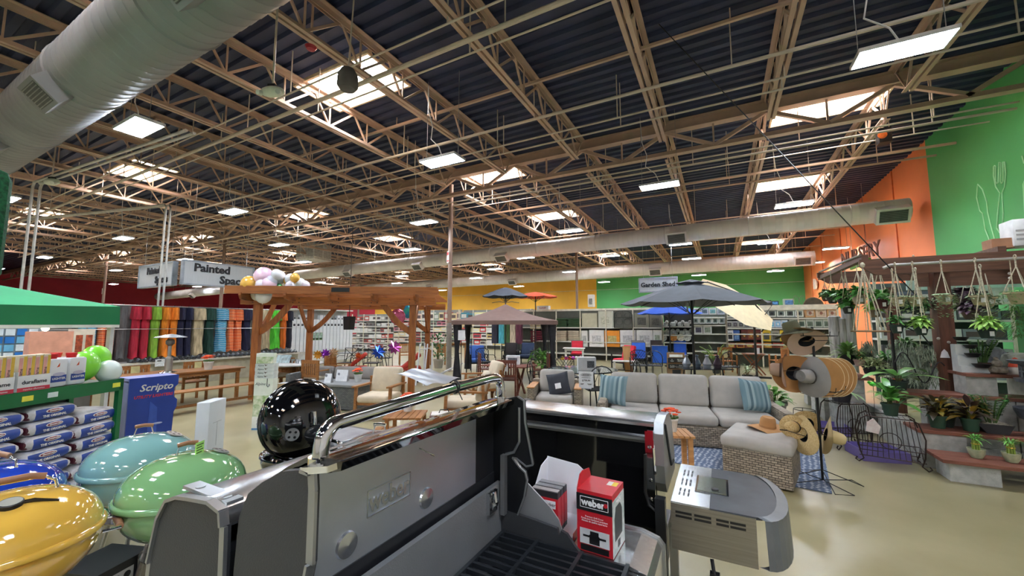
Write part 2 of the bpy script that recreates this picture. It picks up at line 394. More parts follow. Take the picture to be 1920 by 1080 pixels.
# ================================================================ DUCTS
DUCT = mat('84868a', .55, .1, var=.06, scale=1.2); DUCTL = mat('dcd9d9', .5, .1, var=.05, scale=1.2)
def duct(label, p, q, r_, vents, endr=None, flip=-1):
    p = Vector(p); q = Vector(q); L = (q-p).length; ang = math.atan2(q.y-p.y, q.x-p.x)
    t = thing('air_duct', label, 'duct', p, ang); DUCT_ = DUCT if 'huge' in label else DUCTL
    prof = []; n = int(L/.22)
    m_ = MB()
    vs_ = []
    pts = []; rs = []
    x = 0
    while x < L:
        rr = r_
        pts += [(x, 0, 0), (x+.17, 0, 0), (x+.185, 0, 0), (x+.2, 0, 0)]; rs += [rr, rr, rr+.006, rr]; x += .215
        if int(x/3.0) != int((x-.215)/3.0): pts += [(x-.01, 0, 0), (x, 0, 0), (x+.02, 0, 0)]; rs += [rr, rr+.02, rr]; x += .03
    pts.append((L, 0, 0)); rs.append(r_)
    m_.tube(pts, rs, 28); m_.build('pipe', DUCT_, t, True)
    x = 1.0
    while x < L-.4:
        MB().bar((x, 0, r_), (x, 0, DECK-p.z), .015).build('hanger_rod', PIPE, t); x += 3.9
    for (d, el, sz) in vents:
        # collar box pointing outwards and a dark grille
        M = Matrix.Translation((d, 0, 0)) @ Matrix.Rotation(el, 4, 'X')
        v = MB().box(-sz, sz, -sz*.62, sz*.62, -r_-sz*.55, -r_*.6, M).build('diffuser_collar', DUCT_, t)
        g = MB().m(0).box(-sz*.82, sz*.82, -sz*.45, sz*.45, -r_-sz*.57, -r_-sz*.55, M)
        g.m(1)
        for i in range(7):
            yy = -sz*.4+i*sz*.8/6; g.box(-sz*.82, sz*.82, yy-.006, yy+.006, -r_-sz*.585, -r_-sz*.57, M)
        g.build('grille', [mat('4a4a4a', .5), mat('8a8a86', .4, .4)], v)
    return t
# near duct (upper left)
duct('huge silver round duct crossing the upper left corner, closest to the camera', (-21, 2.1, 5.75), (-1.0, 2.1, 5.75), .5, [(11.9, R(-42), .33), (8.3, R(-42), .36), (16.3, R(-42), .33)])
duct('long silver duct over the patio area, its end grille before the orange wall', (-29, 19.0, 5.55), (5.6, 17.35, 5.55), .36, [(6.5, R(-45), .36), (13, R(-45), .36), (19, R(-45), .36), (27.6, R(-60), .4), (34.2, R(-60), .42)])
duct('farther silver duct, lower and thinner in the view, before the green wall', (-36, 29.8, 5.55), (4.9, 27.9, 5.55), .42, [(12, R(-50), .36), (21, R(-50), .36), (32.3, R(-60), .4), (40.4, R(-70), .42)])
duct('pale duct seen far left behind the painted spaces signs', (-62, 22.6, 5.2), (-29.9, 19.5, 5.45), .45, [(12, R(-45), .4), (24, R(-45), .4)])
# big air handler box near the far duct
hp = onz(589, 470, 5.4)
hp = ony(589, 470, 18.3)
t = thing('air_handler', 'white boxy air handler with louvred sides hanging over the pergola', 'air conditioner', hp, R(8))
MB().box(-.85, .85, -.8, .8, -.75, .75, ch=.03).build('housing', mat('d8d8d8', .5), t, 30)
for (ax, sx_) in ((0, -1), (0, 1), (1, -1)):
    g = MB().m(0)
    for c in (-.42, .42):
        for i in range(12):
            z = -.55+i*.1
            if ax == 1: g.box(c-.34, c+.34, -.83, -.8, z, z+.05)
            else: g.box(.85*sx_-(.03 if sx_ < 0 else 0), .85*sx_+(.03 if sx_ > 0 else 0), c-.34, c+.34, z, z+.05)
    g.build('louvre', mat('a6a8aa', .5), t)
MB().bar((-.6, 0, .75), (-.6, 0, DECK-hp.z), .05).bar((.6, 0, .75), (.6, 0, DECK-hp.z), .05).build('hanger_rod', PIPE, t)
# ================================================================ LAMPS
EM = mat('e6f1ff', .5, var=0, emit=LAMP); LB = mat('d8dcdf', .4, .3)
lm_a = MB().box(-.5, .5, -.225, .225, 0, .035).box(-.5, .5, -.225, -.21, -.02, 0).box(-.5, .5, .21, .225, -.02, 0).box(-.5, -.485, -.21, .21, -.02, 0).box(.485, .5, -.21, .21, -.02, 0).box(-.2, .2, -.09, .09, .035, .09).mesh('housing', LB)
lm_b = MB().box(-.48, .48, -.205, .205, -.014, -.002).mesh('diffuser', EM)
lm_c = MB().bar((-.45, 0, .03), (-.45, 0, DECK-5.5), .008).bar((.45, 0, .03), (.45, 0, DECK-5.5), .008).mesh('hanging_chain', mat('9a9a9a', .4, .6))
cabm = MB().tube([(0, 0, .09), (-.1, 0, .35), (-.35, .02, .6), (-.3, 0, .9), (-.42, 0, 1.3), (-.45, 0, DECK-5.6)], .012, 6).mesh('power_cable', mat('d5d5d5', .5))
lamps = []
def lamp(x, y, z=5.5, s_=1, rz=0):
    t = thing('high_bay_lamp', 'glowing flat high bay lamp hanging in the distance', 'ceiling lamp', (x, y, z), rz, group='distant high bay lamps')
    inst('housing', lm_a, t); inst('diffuser', lm_b, t)
    inst('hanging_chain', lm_c, t)
    if y < 24 and x > -30: inst('power_cable', cabm, t)
    lamps.append(t); return t
rows = [(-1.0, [2.2, -5.4, -13.6, -22]), (-5.0, [-1.4, -9.5, -17.8]), (-9.0, [2.2, -5.4, -13.6, -22]), (3.0, [-9.65, -18.7, -27.6]), (6.95, [2.35, -5.5, -14.2, -22.9, -33.4, -43]), (11.0, [-1.3, -9.5, -18.3, -27.3, -37]), (14.8, [2.2, -5.2, -13.6, -22.1, -31, -40, -50]),
        (19.7, [-1.5, -9.6, -17.8, -36, -46]), (21.3, [2.2, -5.2]), (22.8, [-13.4, -21.8, -31.5, -42, -54]), (24.4, [5.2, -1.3]), (26.6, [-9.4, -17.4, -26, -36, -47]), (29.5, [5.2, -5.0, 1.2]), (30.6, [-13, -22, -32, -43]), (33.0, [-1.3, 3.6]), (34.5, [-9, -17.5, -27, -38, -50])]
named = {(-9.65, 3.0): 'glowing square lamp at upper left, just below the huge near duct', (2.35, 6.95): 'largest glowing lamp, hanging by chains at the upper right', (-5.5, 6.95): 'glowing lamp in the upper middle, left of the first girder',
         (-1.3, 11.0): 'long glowing lamp in the middle right, before the blank deck', (2.2, 14.8): 'glowing lamp just above the long duct, right side', (-14.2, 6.95): 'glowing lamp over the painted spaces signs',
         (-9.5, 11.0): 'glowing lamp left of the central column top', (-18.7, 3.0): 'glowing lamp cut by the left edge of the photo', (-22.9, 6.95): 'glowing lamp at left above the green canopy slope',
         (-5.2, 14.8): 'glowing lamp just above the long duct, right of the central column', (5.2, 24.4): 'glowing lamp against the orange wall, left of the nursery sign'}
for y, xs in rows:
    for x in xs:
        t = lamp(x, y)
        if (x, y) in named: t['label'] = named[(x, y)]; del t['group']
# projectors / exit light heads hanging from the roof
def emergency_light(p, label, s_=1):
    t = thing('emergency_light', label, 'emergency light', p, R(25))
    MB().ball((0, 0, 0), (.3*s_, .13*s_, .13*s_), 20, 12).build('housing', mat('d9dccb', .4), t, True)
    for sx_ in (-1, 1): MB().tube([(sx_*.22*s_, -.08*s_, -.08*s_), (sx_*.25*s_, -.17*s_, -.1*s_)], .06*s_, 14).build('lamp_head', mat('c9ccc0', .3), t, True)
    MB().box(-.09*s_, .09*s_, -.04, .04, .1*s_, .17*s_).build('bracket', BLACK, t)
    MB().tube([(0, 0, .1*s_), (0, 0, DECK-p[2])], .015, 8).build('stem', PIPE, t, True)
p = onz(511, 172, 5.2); emergency_light(p, 'cream twin head emergency light on a pole near the top left', .62)
p = onz(97, 341, 5.35); emergency_light(p, 'small cream emergency light hanging below the near duct', .7)
p = onz(652, 152, 5.6)
t = thing('ceiling_speaker', 'grey bell shaped speaker silhouetted against the big skylight', 'speaker', p)
MB().lathe([(0, .2), (.1, .19), (.15, .1), (.16, -.08), (.12, -.14), (0, -.14)], 20).build('bell', mat('5c5c5c', .5), t, True); MB().tube([(0, 0, .18), (.1, 0, DECK-p.z)], .012).build('hanger', PIPE, t)
p = onx(1657, 256, 4.2)
t = thing('heat_detector', 'black box with an orange round face on the roof joist, upper right', 'detector', onz(1657, 256, 6.4))
MB().box(-.12, .12, -.12, .12, -.18, .18).build('case', BLACK, t); MB().bar((0, 0, .18), (0, 0, DECK-t.location.z), .03).build('bracket', TAN, t); MB().lathe([(.09, 0), (.09, .02), (.05, .02), (.05, .03), (0, .03)], 18, Matrix.Translation((-.06, -.12, 0)) @ Matrix.Rotation(R(90), 4, 'X')).build('dial', mat('e8762c', .4), t)
t = tag(MB().lathe([(.0, -.06), (.07, -.05), (.1, 0), (.06, .03), (0, .03)], 16).build('fire_alarm', mat('b03040', .3), None, True), 'small red dome fire alarm on a joist at the top left', 'fire alarm'); t.location = onz(583, 88, 6.72); tag(MB().bar((0, 0, 0), (0, 0, .9), .03).build('mount', TAN, t))
# long black guy cable from roof to nursery frame
p0 = onz(1235, 45, 7.3); p1 = Vector((3.3, 8.8, 1.9)); 
GUY = (p0, p1)
# conduits dropping to the floor on the left
for (px, a, b, lb) in ((37, 320, 527, 'left'), (52, 315, 527, 'right')):
    q = onx(px, 560, -16); t = MB().tube([(q.x, q.y, 0), (q.x, q.y, 5.4), (q.x+.1, q.y, 5.5), (q.x+7, q.y+.5, 5.5)], .03, 8).build('electrical_conduit', mat('c4c2bc', .35, .4), None, True)
    tag(t, 'pale metal conduit dropping behind the green canopy, %s of the pair' % lb, 'conduit')
for (px, lb) in ((297, 'left'), (306, 'right')):
    q = onx(px, 560, -15.6); t = MB().tube([(q.x, q.y, 0), (q.x, q.y, 5.5), (q.x-.1, q.y, 5.6), (q.x-7, q.y-1.6, 5.6)], .03, 8).build('electrical_conduit', mat('c4c2bc', .35, .4), None, True)
    tag(t, 'pale metal conduit crossing the painted spaces sign, %s of the pair' % lb, 'conduit')
# ================================================================ THE NEAR GRILLS
def wb(b, name, mats, t, smooth=False, label=None):
    """part given in world coordinates under an unrotated thing"""
    o = b.build(name, mats, t, smooth); o.location = -Vector(t.location) if t.parent is None else (0, 0, 0)
    if label: o['label'] = label
    return o
CAST = mat('36383b', .5, .1, var=.04, bump=.15, bscale=260); CASTL = mat('8d9093', .42, .55, var=.04, bump=.1, bscale=200); EDGE = mat('a2a5a6', .3, .8, var=0)
ENAM = mat('0b0b0d', .06, 0, var=0, coat=1); PANEL = mat('b9c1cd', .38, .85, var=.05, scale=2)
BRUSH = mat('c6c8c9', .22, .95, var=.06, scale=3, stretch=(40, 1, 40)); BRUSHX = mat('c6c8c9', .24, .95, var=.06, scale=3, stretch=(1, 40, 40))
g = thing('gas_grill', 'open gas grill in the foreground with its lid tilted up on a thick chrome handle', 'grill', (-.6, 1.05, 0))
# cart
m_ = MB(); m_.box(-.86, -.3, .5, 1.5, .12, .78, ch=.01); wb(m_, 'cabinet', mat('1c1d20', .35), g)
m_ = MB()
for x in (-.8, -.36):
    for y in (.56, 1.44): m_.tube([(x, y-.02, .06), (x, y+.02, .06)], .06, 14)
wb(m_, 'caster', BLACK, g)
# firebox
m_ = MB(); m_.box(-.872, -.852, .48, 1.52, .78, 1.085); m_.box(-.86, -.3, .48, 1.52, .76, .78)
wb(m_, 'firebox_back_wall', CASTL, g)
far = [(-.872, 1.085), (-.86, 1.06), (-.84, 1.0), (-.83, .972), (-.70, .962), (-.60, .952), (-.593, .925), (-.585, .948), (-.56, .94), (-.53, .905), (-.505, .882), (-.47, .872), (-.35, .862), (-.3, .86), (-.3, .76), (-.872, .76)]
m_ = MB().prism(far, .014, 'xz', 1.512); wb(m_, 'firebox_side_wall', CAST, g)
m_ = MB().prism([(x, z) for x, z in far], .014, 'xz', .48); wb(m_, 'firebox_side_wall', CAST, g)
m_ = MB().box(-.315, -.3, .49, 1.515, .76, .86); wb(m_, 'firebox_front_wall', CAST, g)
m_ = MB().tube([(-.85, 1.42, 1.07), (-.835, 1.42, 1.075), (-.83, 1.42, 1.04)], .012, 8).box(-.852, -.835, 1.39, 1.45, 1.0, 1.08); m_.tube([(-.84, 1.4, 1.03), (-.84, 1.44, 1.03)], .017, 10)
wb(m_, 'rotisserie_bracket', CHROME, g)
for gy in (.5, 1.01):
    m_ = MB(); n = 13
    for i in range(n):
        y = gy+.02+i*(.47/(n-1)); m_.bar((-.84, y, .885), (-.325, y, .885), .011, .016)
    for x in (-.835, -.68, -.5, -.33): m_.bar((x, gy+.01, .889), (x, gy+.5, .889), .014, .014)
    wb(m_, 'cooking_grate', mat('2f3338', .3, .5, var=0), g)
m_ = MB()
for i in range(6): m_.prism([(.0, 0), (.03, .035), (.06, 0)], .46, 'yz', -.82) if False else m_.bar((-.82, .58+i*.17, .83), (-.36, .58+i*.17, .83), .06, .03)
wb(m_, 'flavor_bar', STEEL, g)
# control panel and side shelf
m_ = MB().prism([(-.3, .86), (-.27, .86), (-.2, .8), (-.19, .68), (-.3, .66)], 1.04, 'xz', .48); wb(m_, 'control_panel', BRUSH, g)
m_ = MB()
for i in range(4): m_.lathe([(.028, 0), (.026, .03), (0, .032)], 16, Matrix.Translation((-.195, .62+i*.22, .75)) @ Matrix.Rotation(R(90), 4, 'Y'))
wb(m_, 'control_knob', BLACK, g, 40)
m_ = MB().prism([(-.84, .868), (-.84, .878), (-.33, .878), (-.268, .862), (-.25, .84), (-.25, .70), (-.262, .70), (-.262, .835), (-.335, .868)], .27, 'xz', 1.53)
sh = wb(m_, 'side_shelf', BRUSHX, g)
m_ = MB().prism([(-.84, .89), (-.33, .886), (-.262, .868), (-.24, .842), (-.24, .69), (-.84, .69)], .014, 'xz', 1.80); wb(m_, 'shelf_end_cap', EDGE, g)
m_ = MB().prism([(-.84, 1.125), (-.80, 1.12), (-.76, 1.10), (-.70, 1.055), (-.64, 1.01), (-.605, .97), (-.585, .92), (-.58, .88), (-.84, .88)], .006, 'xz', 1.542); wb(m_, 'wind_shield', mat('a9acae', .45, .6, var=.04), g)
# lid
lid = wb(MB().box(-.905, -.89, .655, 1.37, 1.12, 1.385), 'lid_inner_panel', PANEL, g)
wb(MB().box(-.905, -.89, 1.37, 1.51, 1.0, 1.41).box(-.9, -.886, .655, 1.51, 1.0, 1.12).box(-.92, -.905, .655, 1.51, .95, 1.40), 'lid_liner_shade_band', mat('232428', .35, .3), g)  # black liner; its low dark strip stands in for shade below the inner panel
wb(MB().prism([(-.895, 1.385), (-.83, 1.40), (-.795, 1.41), (-.79, 1.43), (-.80, 1.432), (-.88, 1.418), (-.905, 1.40)], .9, 'xz', .65), 'lid_front_rim', ENAM, g)
m_ = MB(); pr_ = [(-.80, 1.432), (-.86, 1.43), (-.93, 1.418), (-1.0, 1.385), (-1.07, 1.345), (-1.12, 1.30), (-1.15, 1.24), (-1.155, 1.1), (-1.14, .98), (-1.13, .98), (-1.14, 1.1), (-1.135, 1.235), (-1.11, 1.29), (-1.06, 1.335), (-.99, 1.373), (-.93, 1.405), (-.86, 1.42), (-.80, 1.422)]
m_.prism(pr_, .87, 'xz', .655); wb(m_, 'lid_outer_shell', ENAM, g, 50)
cap = [(-1.16, .92), (-1.165, 1.1), (-1.155, 1.24), (-1.12, 1.305), (-1.06, 1.345), (-.98, 1.385), (-.9, 1.402), (-.868, 1.40), (-.862, 1.36), (-.86, 1.2), (-.872, 1.15), (-.872, .92)]
m_ = MB().m(0).prism(cap, .02, 'xz', .628).m(1)
for i in range(6, 11):
    a, b = cap[i], cap[i+1]; m_.bar((a[0], .63, a[1]), (b[0], .63, b[1]), .024, .008)
wb(m_, 'lid_end_cap', [CAST, EDGE], g)
wb(MB().prism([(-.87, 1.40), (-.80, 1.415), (-.8, 1.43), (-.9, 1.41)], .035, 'xz', .618), 'lid_corner_trim', CHROME, g)
cf = [(-1.1, 1.30), (-.98, 1.39), (-.87, 1.42), (-.775, 1.445), (-.745, 1.43), (-.74, 1.34), (-.72, 1.25), (-.705, 1.175), (-.735, 1.165), (-.78, 1.19), (-.80, 1.19), (-.765, 1.155), (-.74, 1.14), (-.732, 1.11), (-.745, 1.04), (-.775, .965), (-.82, .955), (-1.1, .95)]
m_ = MB().m(0).prism(cf, .016, 'xz', 1.515).m(1)
for i in range(3, 15):
    a, b = cf[i], cf[i+1]; m_.bar((a[0], 1.514, a[1]), (b[0], 1.514, b[1]), .006, .006)
m_.tube([(-.765, 1.51, 1.40), (-.765, 1.51, 1.26), (-.79, 1.51, 1.215), (-.83, 1.51, 1.2)], .006, 8)
m_.box(-.845, -.825, 1.49, 1.515, .96, 1.2)
wb(m_, 'lid_end_cap', [mat('17181b', .3, .2), EDGE], g)
for (y, z) in ((1.07, 1.175), (.755, 1.175)):
    wb(MB().lathe([(.034, 0), (.031, .006), (.0, .009)], 24, Matrix.Translation((-.89, y, z)) @ Matrix.Rotation(R(90), 4, 'Y')), 'round_plug', CHROME if False else mat('c3c8cf', .2, .9, var=0), g, True)
# thermometer stem, logo
wb(MB().tube([(-.89, 1.03, 1.345), (-.85, 1.06, 1.32)], .003, 6), 'probe', CHROME, g)
lg = text('weber', .072, mat('b4b9c0', .25, .9, var=0), g, Vector((-.889, .905, 1.25))-Vector(g.location), (R(90), 0, R(90)), 'lettering', .0015, .002, .85)
fr = MB(); c = (-.889, .905, 1.25)
for (a, b) in (((-.085, -.035), (.085, -.035)), ((.085, -.035), (.085, .035)), ((.085, .035), (-.085, .035)), ((-.085, .035), (-.085, -.035))):
    fr.bar((-.889, .905+a[0], 1.25+a[1]), (-.889, .905+b[0], 1.25+b[1]), .003)
wb(fr, 'logo_frame', mat('b4b9c0', .25, .9, var=0), g)
HX = -.89
pts = [(HX, .665, 1.40), (HX, .668, 1.445)]
for k in range(9):
    t_ = k/8*math.pi/2; pts.append((HX, .72-.05*math.cos(t_), 1.455+.042*math.sin(t_)))
pts += [(HX, 1.0, 1.507), (HX, 1.25, 1.515), (HX, 1.46, 1.517)]
for k in range(9):
    t_ = k/8*math.pi/2; pts.append((HX, 1.52+.05*math.sin(t_), 1.465+.05*math.cos(t_)))
pts.append((HX, 1.572, 1.40))
wb(MB().tube(pts, .0195, 24), 'lid_handle', CHROME, g, True)
for y in (.665, 1.572): wb(MB().tube([(HX, y, 1.395), (HX, y, 1.425)], .027, 20), 'handle_collar', CHROME, g, 40)
# folded papers on the handle
t = thing('price_sheet', 'crumpled clear sleeve with a grey price sheet tied to the chrome grill handle', 'price sheet', (HX, 1.13, 1.52))
def pf(u, v):
    a = onx(800+62*u, 748-36*v+(1-u)*8, HX-.03-.1*v); return Vector((a.x, a.y, a.z+.01*math.sin(u*7)*v))
m_ = MB()
m_.grid(lambda u, v: Vector((HX-.005-.16*v, 1.07+.2*u, 1.54+.035*v+.006*math.sin(u*9+v*3))), 8, 5)
wb(m_, 'sheet', mat('85898f', .3, var=.1, scale=9), t, True)
wb(MB().tube([Vector((HX, 1.22, 1.517))+Vector((.024*math.cos(a), 0, .024*math.sin(a))) for a in [k*math.pi/8 for k in range(16)]], .003, 6, closed=True).tube([(HX+.02, 1.22, 1.5), (HX+.03, 1.23, 1.47)], .002), 'cable_tie', BLACK, t)
# -------- red cover box and tray on the side shelf
RB = mat('c3232f', .35, var=.03); GW = mat('eceef0', .5, var=.03)
t = thing('cover_box', 'red and black carton on the side shelf of the open grill, grill picture in front', 'box', (-.455, 1.6, .882))
t.rotation_euler = (0, 0, R(-3))
b = MB().m(0).box(-.07, .07, -.062, .095, 0, .225).m(1).box(-.071, .071, -.0635, -.0625, .15, .212).m(2).box(.0702, .0712, -.062, .095, .0, .2).build('carton', [RB, mat('1d1d20', .4), mat('dfe3e2', .4, var=.12, scale=40, col2='9fb0ac')], t)
MB().prism([(-.062, .225), (.095, .225), (.075, .262), (.0, .275), (-.03, .27)], .003, 'yz', -.07).build('hang_tab', RB, t)
text('weber', .036, GW, t, (-.004, -.0645, .182), (R(90), 0, 0), 'lettering', .0006, .0012)
m_ = MB()
for (a, c_) in (((-.055, .163), (.055, .163)), ((.055, .163), (.055, .202)), ((.055, .202), (-.055, .202)), ((-.055, .202), (-.055, .163))): m_.bar((a[0], -.0645, a[1]), (c_[0], -.0645, c_[1]), .0015)
m_.build('logo_frame', GW, t)
MB().lathe([(.008, 0), (.008, .0015), (0, .0015)], 14, Matrix.Translation((.046, -.0642, .184)) @ Matrix.Rotation(R(90), 4, 'X')).build('kettle_mark', RB, t)
text('Premium Grill Cover\nFunda para barbacoa premium\nHousse de qualite superieure', .0085, GW, t, (0, -.0640, .122), (R(90), 0, 0), 'small_print', .0003)
m_ = MB().m(0).box(-.058, .058, -.0645, -.063, .03, .085).m(1)
m_.box(-.02, .02, -.0655, -.0645, .034, .066).box(-.045, .045, -.0655, -.0645, .056, .063).box(-.017, .017, -.0655, -.0645, .066, .08); m_.box(-.055, .055, -.0655, -.063, .006, .026)
m_.build('grill_picture', [mat('c9ccce', .5), BLACK], t)
m_ = MB().prism([(-.035, .05), (.06, .05), (.062, .14), (.035, .17), (-.02, .17), (-.04, .13)], .0008, 'yz', .0712).box(.0712, .072, .0, .03, .015, .04).build('cover_picture', mat('3d4144', .5), t)
MB().m(0).box(.02, .06, .03, .07, .2252, .226).m(1).box(.04, .06, .03, .07, .2255, .2263).build('price_sticker', [mat('dfe0d8', .5), mat('e2c52c', .5)], t)
text('weber', .026, GW, t, (.0722, .02, .185), (R(90), 0, R(90)), 'lettering', .0004, .0008)
t = thing('display_tray', 'white open cardboard tray with low curved front behind the red carton', 'tray', (-.66, 1.68, .882))
m_ = MB().m(0); m_.box(-.1, .1, -.115, .12, 0, .004)
m_.prism([(-.115, 0), (.12, 0), (.12, .235), (.04, .22), (-.06, .12), (-.115, .03)], .004, 'yz', -.1)
m_.prism([(-.1, 0), (.1, 0), (.1, .19), (.05, .225), (-.1, .24)], .004, 'xz', .116)
m_.prism([(-.115, 0), (.12, 0), (.12, .19), (.06, .15), (-.05, .03), (-.115, .02)], .004, 'yz', .096)
m_.build('tray_walls', mat('e4e7ec', .55, var=.02), t)
MB().box(.1005, .102, -.1, .1, .0, .03).build('printed_band', RB, t)
for i in range(3):
    t = thing('accessory_box', ['small black and red carton in the white tray, frontmost', 'small black and red carton in the middle of the tray', 'small black and red carton at the back of the tray'][i], 'box', (-.685+.0*i, 1.60+.038*i, .888), group='small cartons in the white tray')
    MB().m(0).box(-.06, .06, -.016, .016, 0, .165-.0*i).m(1).box(-.02, .061, -.0165, .0165, .02, .14).m(2).box(.0, .05, -.017, -.0165, .1, .13).build('carton', [mat('28282b', .4), RB, GW], t)
    MB().box(-.058, .058, -.014, .014, .165, .168).build('top_flap', mat('9a9ca0', .3, .5), t)
    if i == 0: text('weber', .02, BLACK, t, (.025, -.0175, .115), (R(90), 0, 0), ext=.0003)
# -------- closed stainless grill behind the open one
g2 = thing('gas_grill', 'closed gas grill with brushed steel lid, directly behind the open grill on the left', 'grill', (-1.42, 1.1, 0))
oc = [(-1.64, .86), (-1.63, 1.0), (-1.59, 1.14), (-1.54, 1.205), (-1.48, 1.228), (-1.41, 1.238), (-1.3, 1.25), (-1.235, 1.238), (-1.225, 1.2), (-1.215, 1.0), (-1.21, .86)]
m_ = MB().m(0).prism(oc, .022, 'xz', .625).m(1)
for i in range(len(oc)-2): a, b = oc[i], oc[i+1]; m_.bar((a[0], .628, a[1]), (b[0], .628, b[1]), .024, .01)
wb(m_, 'lid_end_cap', [CAST, EDGE], g2)
m_ = MB().prism(oc, .022, 'xz', 1.66); wb(m_, 'lid_end_cap', CAST, g2)
sh_ = [(x*1.0, z+.004) for x, z in oc[1:9]]; inn = [(x+.003*(1 if x < -1.4 else -1), z-.012) for x, z in reversed(sh_)]
wb(MB().prism(sh_+inn, 1.03, 'xz', .64), 'steel_lid', BRUSH, g2, 40)
wb(MB().box(-1.6, -1.23, .65, 1.65, .95, 1.12), 'lid_core', mat('1c1d20', .4), g2)
m_ = MB()
for x in (-1.44, -1.29): m_.tube([(x, .665, 1.247), (x, .665, 1.252)], .013, 12)
m_.box(-1.5, -1.25, .645, .69, 1.24, 1.25)
wb(m_, 'corner_bracket', EDGE, g2)
m_ = MB().box(-1.21, -1.19, .655, 1.6, .9, 1.17); wb(m_, 'rear_lid_panel', mat('606468', .3, .8), g2)
wb(MB().tube([(-1.7, .74, 1.1), (-1.7, 1.56, 1.1)], .014, 12).bar((-1.7, .76, 1.1), (-1.6, .76, 1.1), .012).bar((-1.7, 1.54, 1.1), (-1.6, 1.54, 1.1), .012), 'lid_handle', CHROME, g2, True)
wb(MB().box(-1.62, -1.2, .6, 1.68, .78, .94, ch=.01), 'firebox', CAST, g2)
wb(MB().box(-1.6, -1.22, .64, 1.64, .1, .78, ch=.008), 'cabinet', mat('2a2b2e', .4), g2)
wb(MB().box(-1.58, -1.24, .66, 1.62, .0, .1), 'caster', BLACK, g2)
# -------- black grill across the aisle, seen from its back, with a side table
g3 = thing('gas_grill', 'black enamel gas grill beyond the red carton, with a steel and slate side table', 'grill', (-.7, 2.5, 0))
X0, X1 = -1.2, -.345; Y0 = 2.31
st = [(Y0, 1.205), (Y0+.01, 1.215), (Y0+.2, 1.228), (Y0+.27, 1.21), (Y0+.27, 1.195), (Y0, 1.19)]
wb(MB().prism(st, X1-X0, 'yz', X0), 'steel_top_strip', BRUSHX, g3, 40)
bp_ = [(Y0+.015, 1.19), (Y0+.03, 1.12), (Y0+.03, .8), (Y0+.05, .5), (Y0+.3, .5), (Y0+.42, .9), (Y0+.36, 1.1), (Y0+.25, 1.19)]
wb(MB().prism(bp_, X1-X0, 'yz', X0), 'lid_shell', ENAM, g3, 40)
wb(MB().prism([(Y0+.005, 1.125), (Y0-.008, 1.115), (Y0-.004, 1.10), (Y0+.03, 1.10), (Y0+.03, 1.125)], X1-X0-.03, 'yz', X0), 'chrome_trim', BRUSHX, g3)
c3 = [(Y0-.03, 1.0), (Y0-.02, 1.16), (Y0+.0, 1.215), (Y0+.12, 1.235), (Y0+.26, 1.225), (Y0+.38, 1.14), (Y0+.47, .92), (Y0+.45, .84), (Y0+.05, .84), (Y0-.0, .9)]
m_ = MB().m(0).prism(c3, .05, 'yz', X1).m(1)
m_.tube([(X1-.004, Y0+.0, 1.15), (X1-.004, Y0-.02, 1.08), (X1-.0, Y0-.02, .95)], .012, 8); m_.m(2).tube([(X1+.052, Y0+.03, 1.2), (X1+.054, Y0+.1, 1.1), (X1+.054, Y0+.24, .93), (X1+.054, Y0+.36, .92)], .008, 6)
wb(m_, 'lid_end_cap', [mat('a9acad', .3, .8, var=.03), CHROME, BLACK], g3)
wb(MB().prism([(x, z) for x, z in c3], .04, 'yz', X0-.05), 'lid_end_cap', EDGE, g3)
wb(MB().box(X1-.045, X1-.0, Y0-.03, Y0-.0, .78, 1.17).box(X1-.03, X1, Y0-.045, Y0-.02, 1.13, 1.18), 'hinge_plate', CHROME, g3)
m_ = MB().tube([(X1-.045, Y0-.035, 1.05), (X1-.05, Y0-.035, .85), (X1-.03, Y0-.04, .79), (X1+.03, Y0-.05, .755)], .008, 8); wb(m_, 'gas_hose', BLACK, g3, True)
m_ = MB()
for z in (1.09, .92, .82): m_.lathe([(.011, 0), (.008, .008), (0, .009)], 10, Matrix.Translation((X1-.022, Y0-.03, z)) @ Matrix.Rotation(R(90), 4, 'X'))
wb(m_, 'screw', CHROME, g3, True)
wb(MB().box(X0, X1+.03, Y0+.02, Y0+.42, .42, .6, ch=.01), 'firebox', mat('1a1b1d', .4), g3)
wb(MB().box(X1-.0, X1+.05, Y0-.06, Y0-.01, .05, .84).box(X0, X0+.05, Y0-.06, Y0-.01, .05, .8).box(X0, X1, Y0+.02, Y0+.4, .1, .42), 'cart_frame', mat('232427', .35), g3)
wb(MB().box(X1+.06, X1+.1, Y0-.02, Y0+.02, .05, .7), 'cart_leg', mat('a9a9a3', .4, .5), g3)
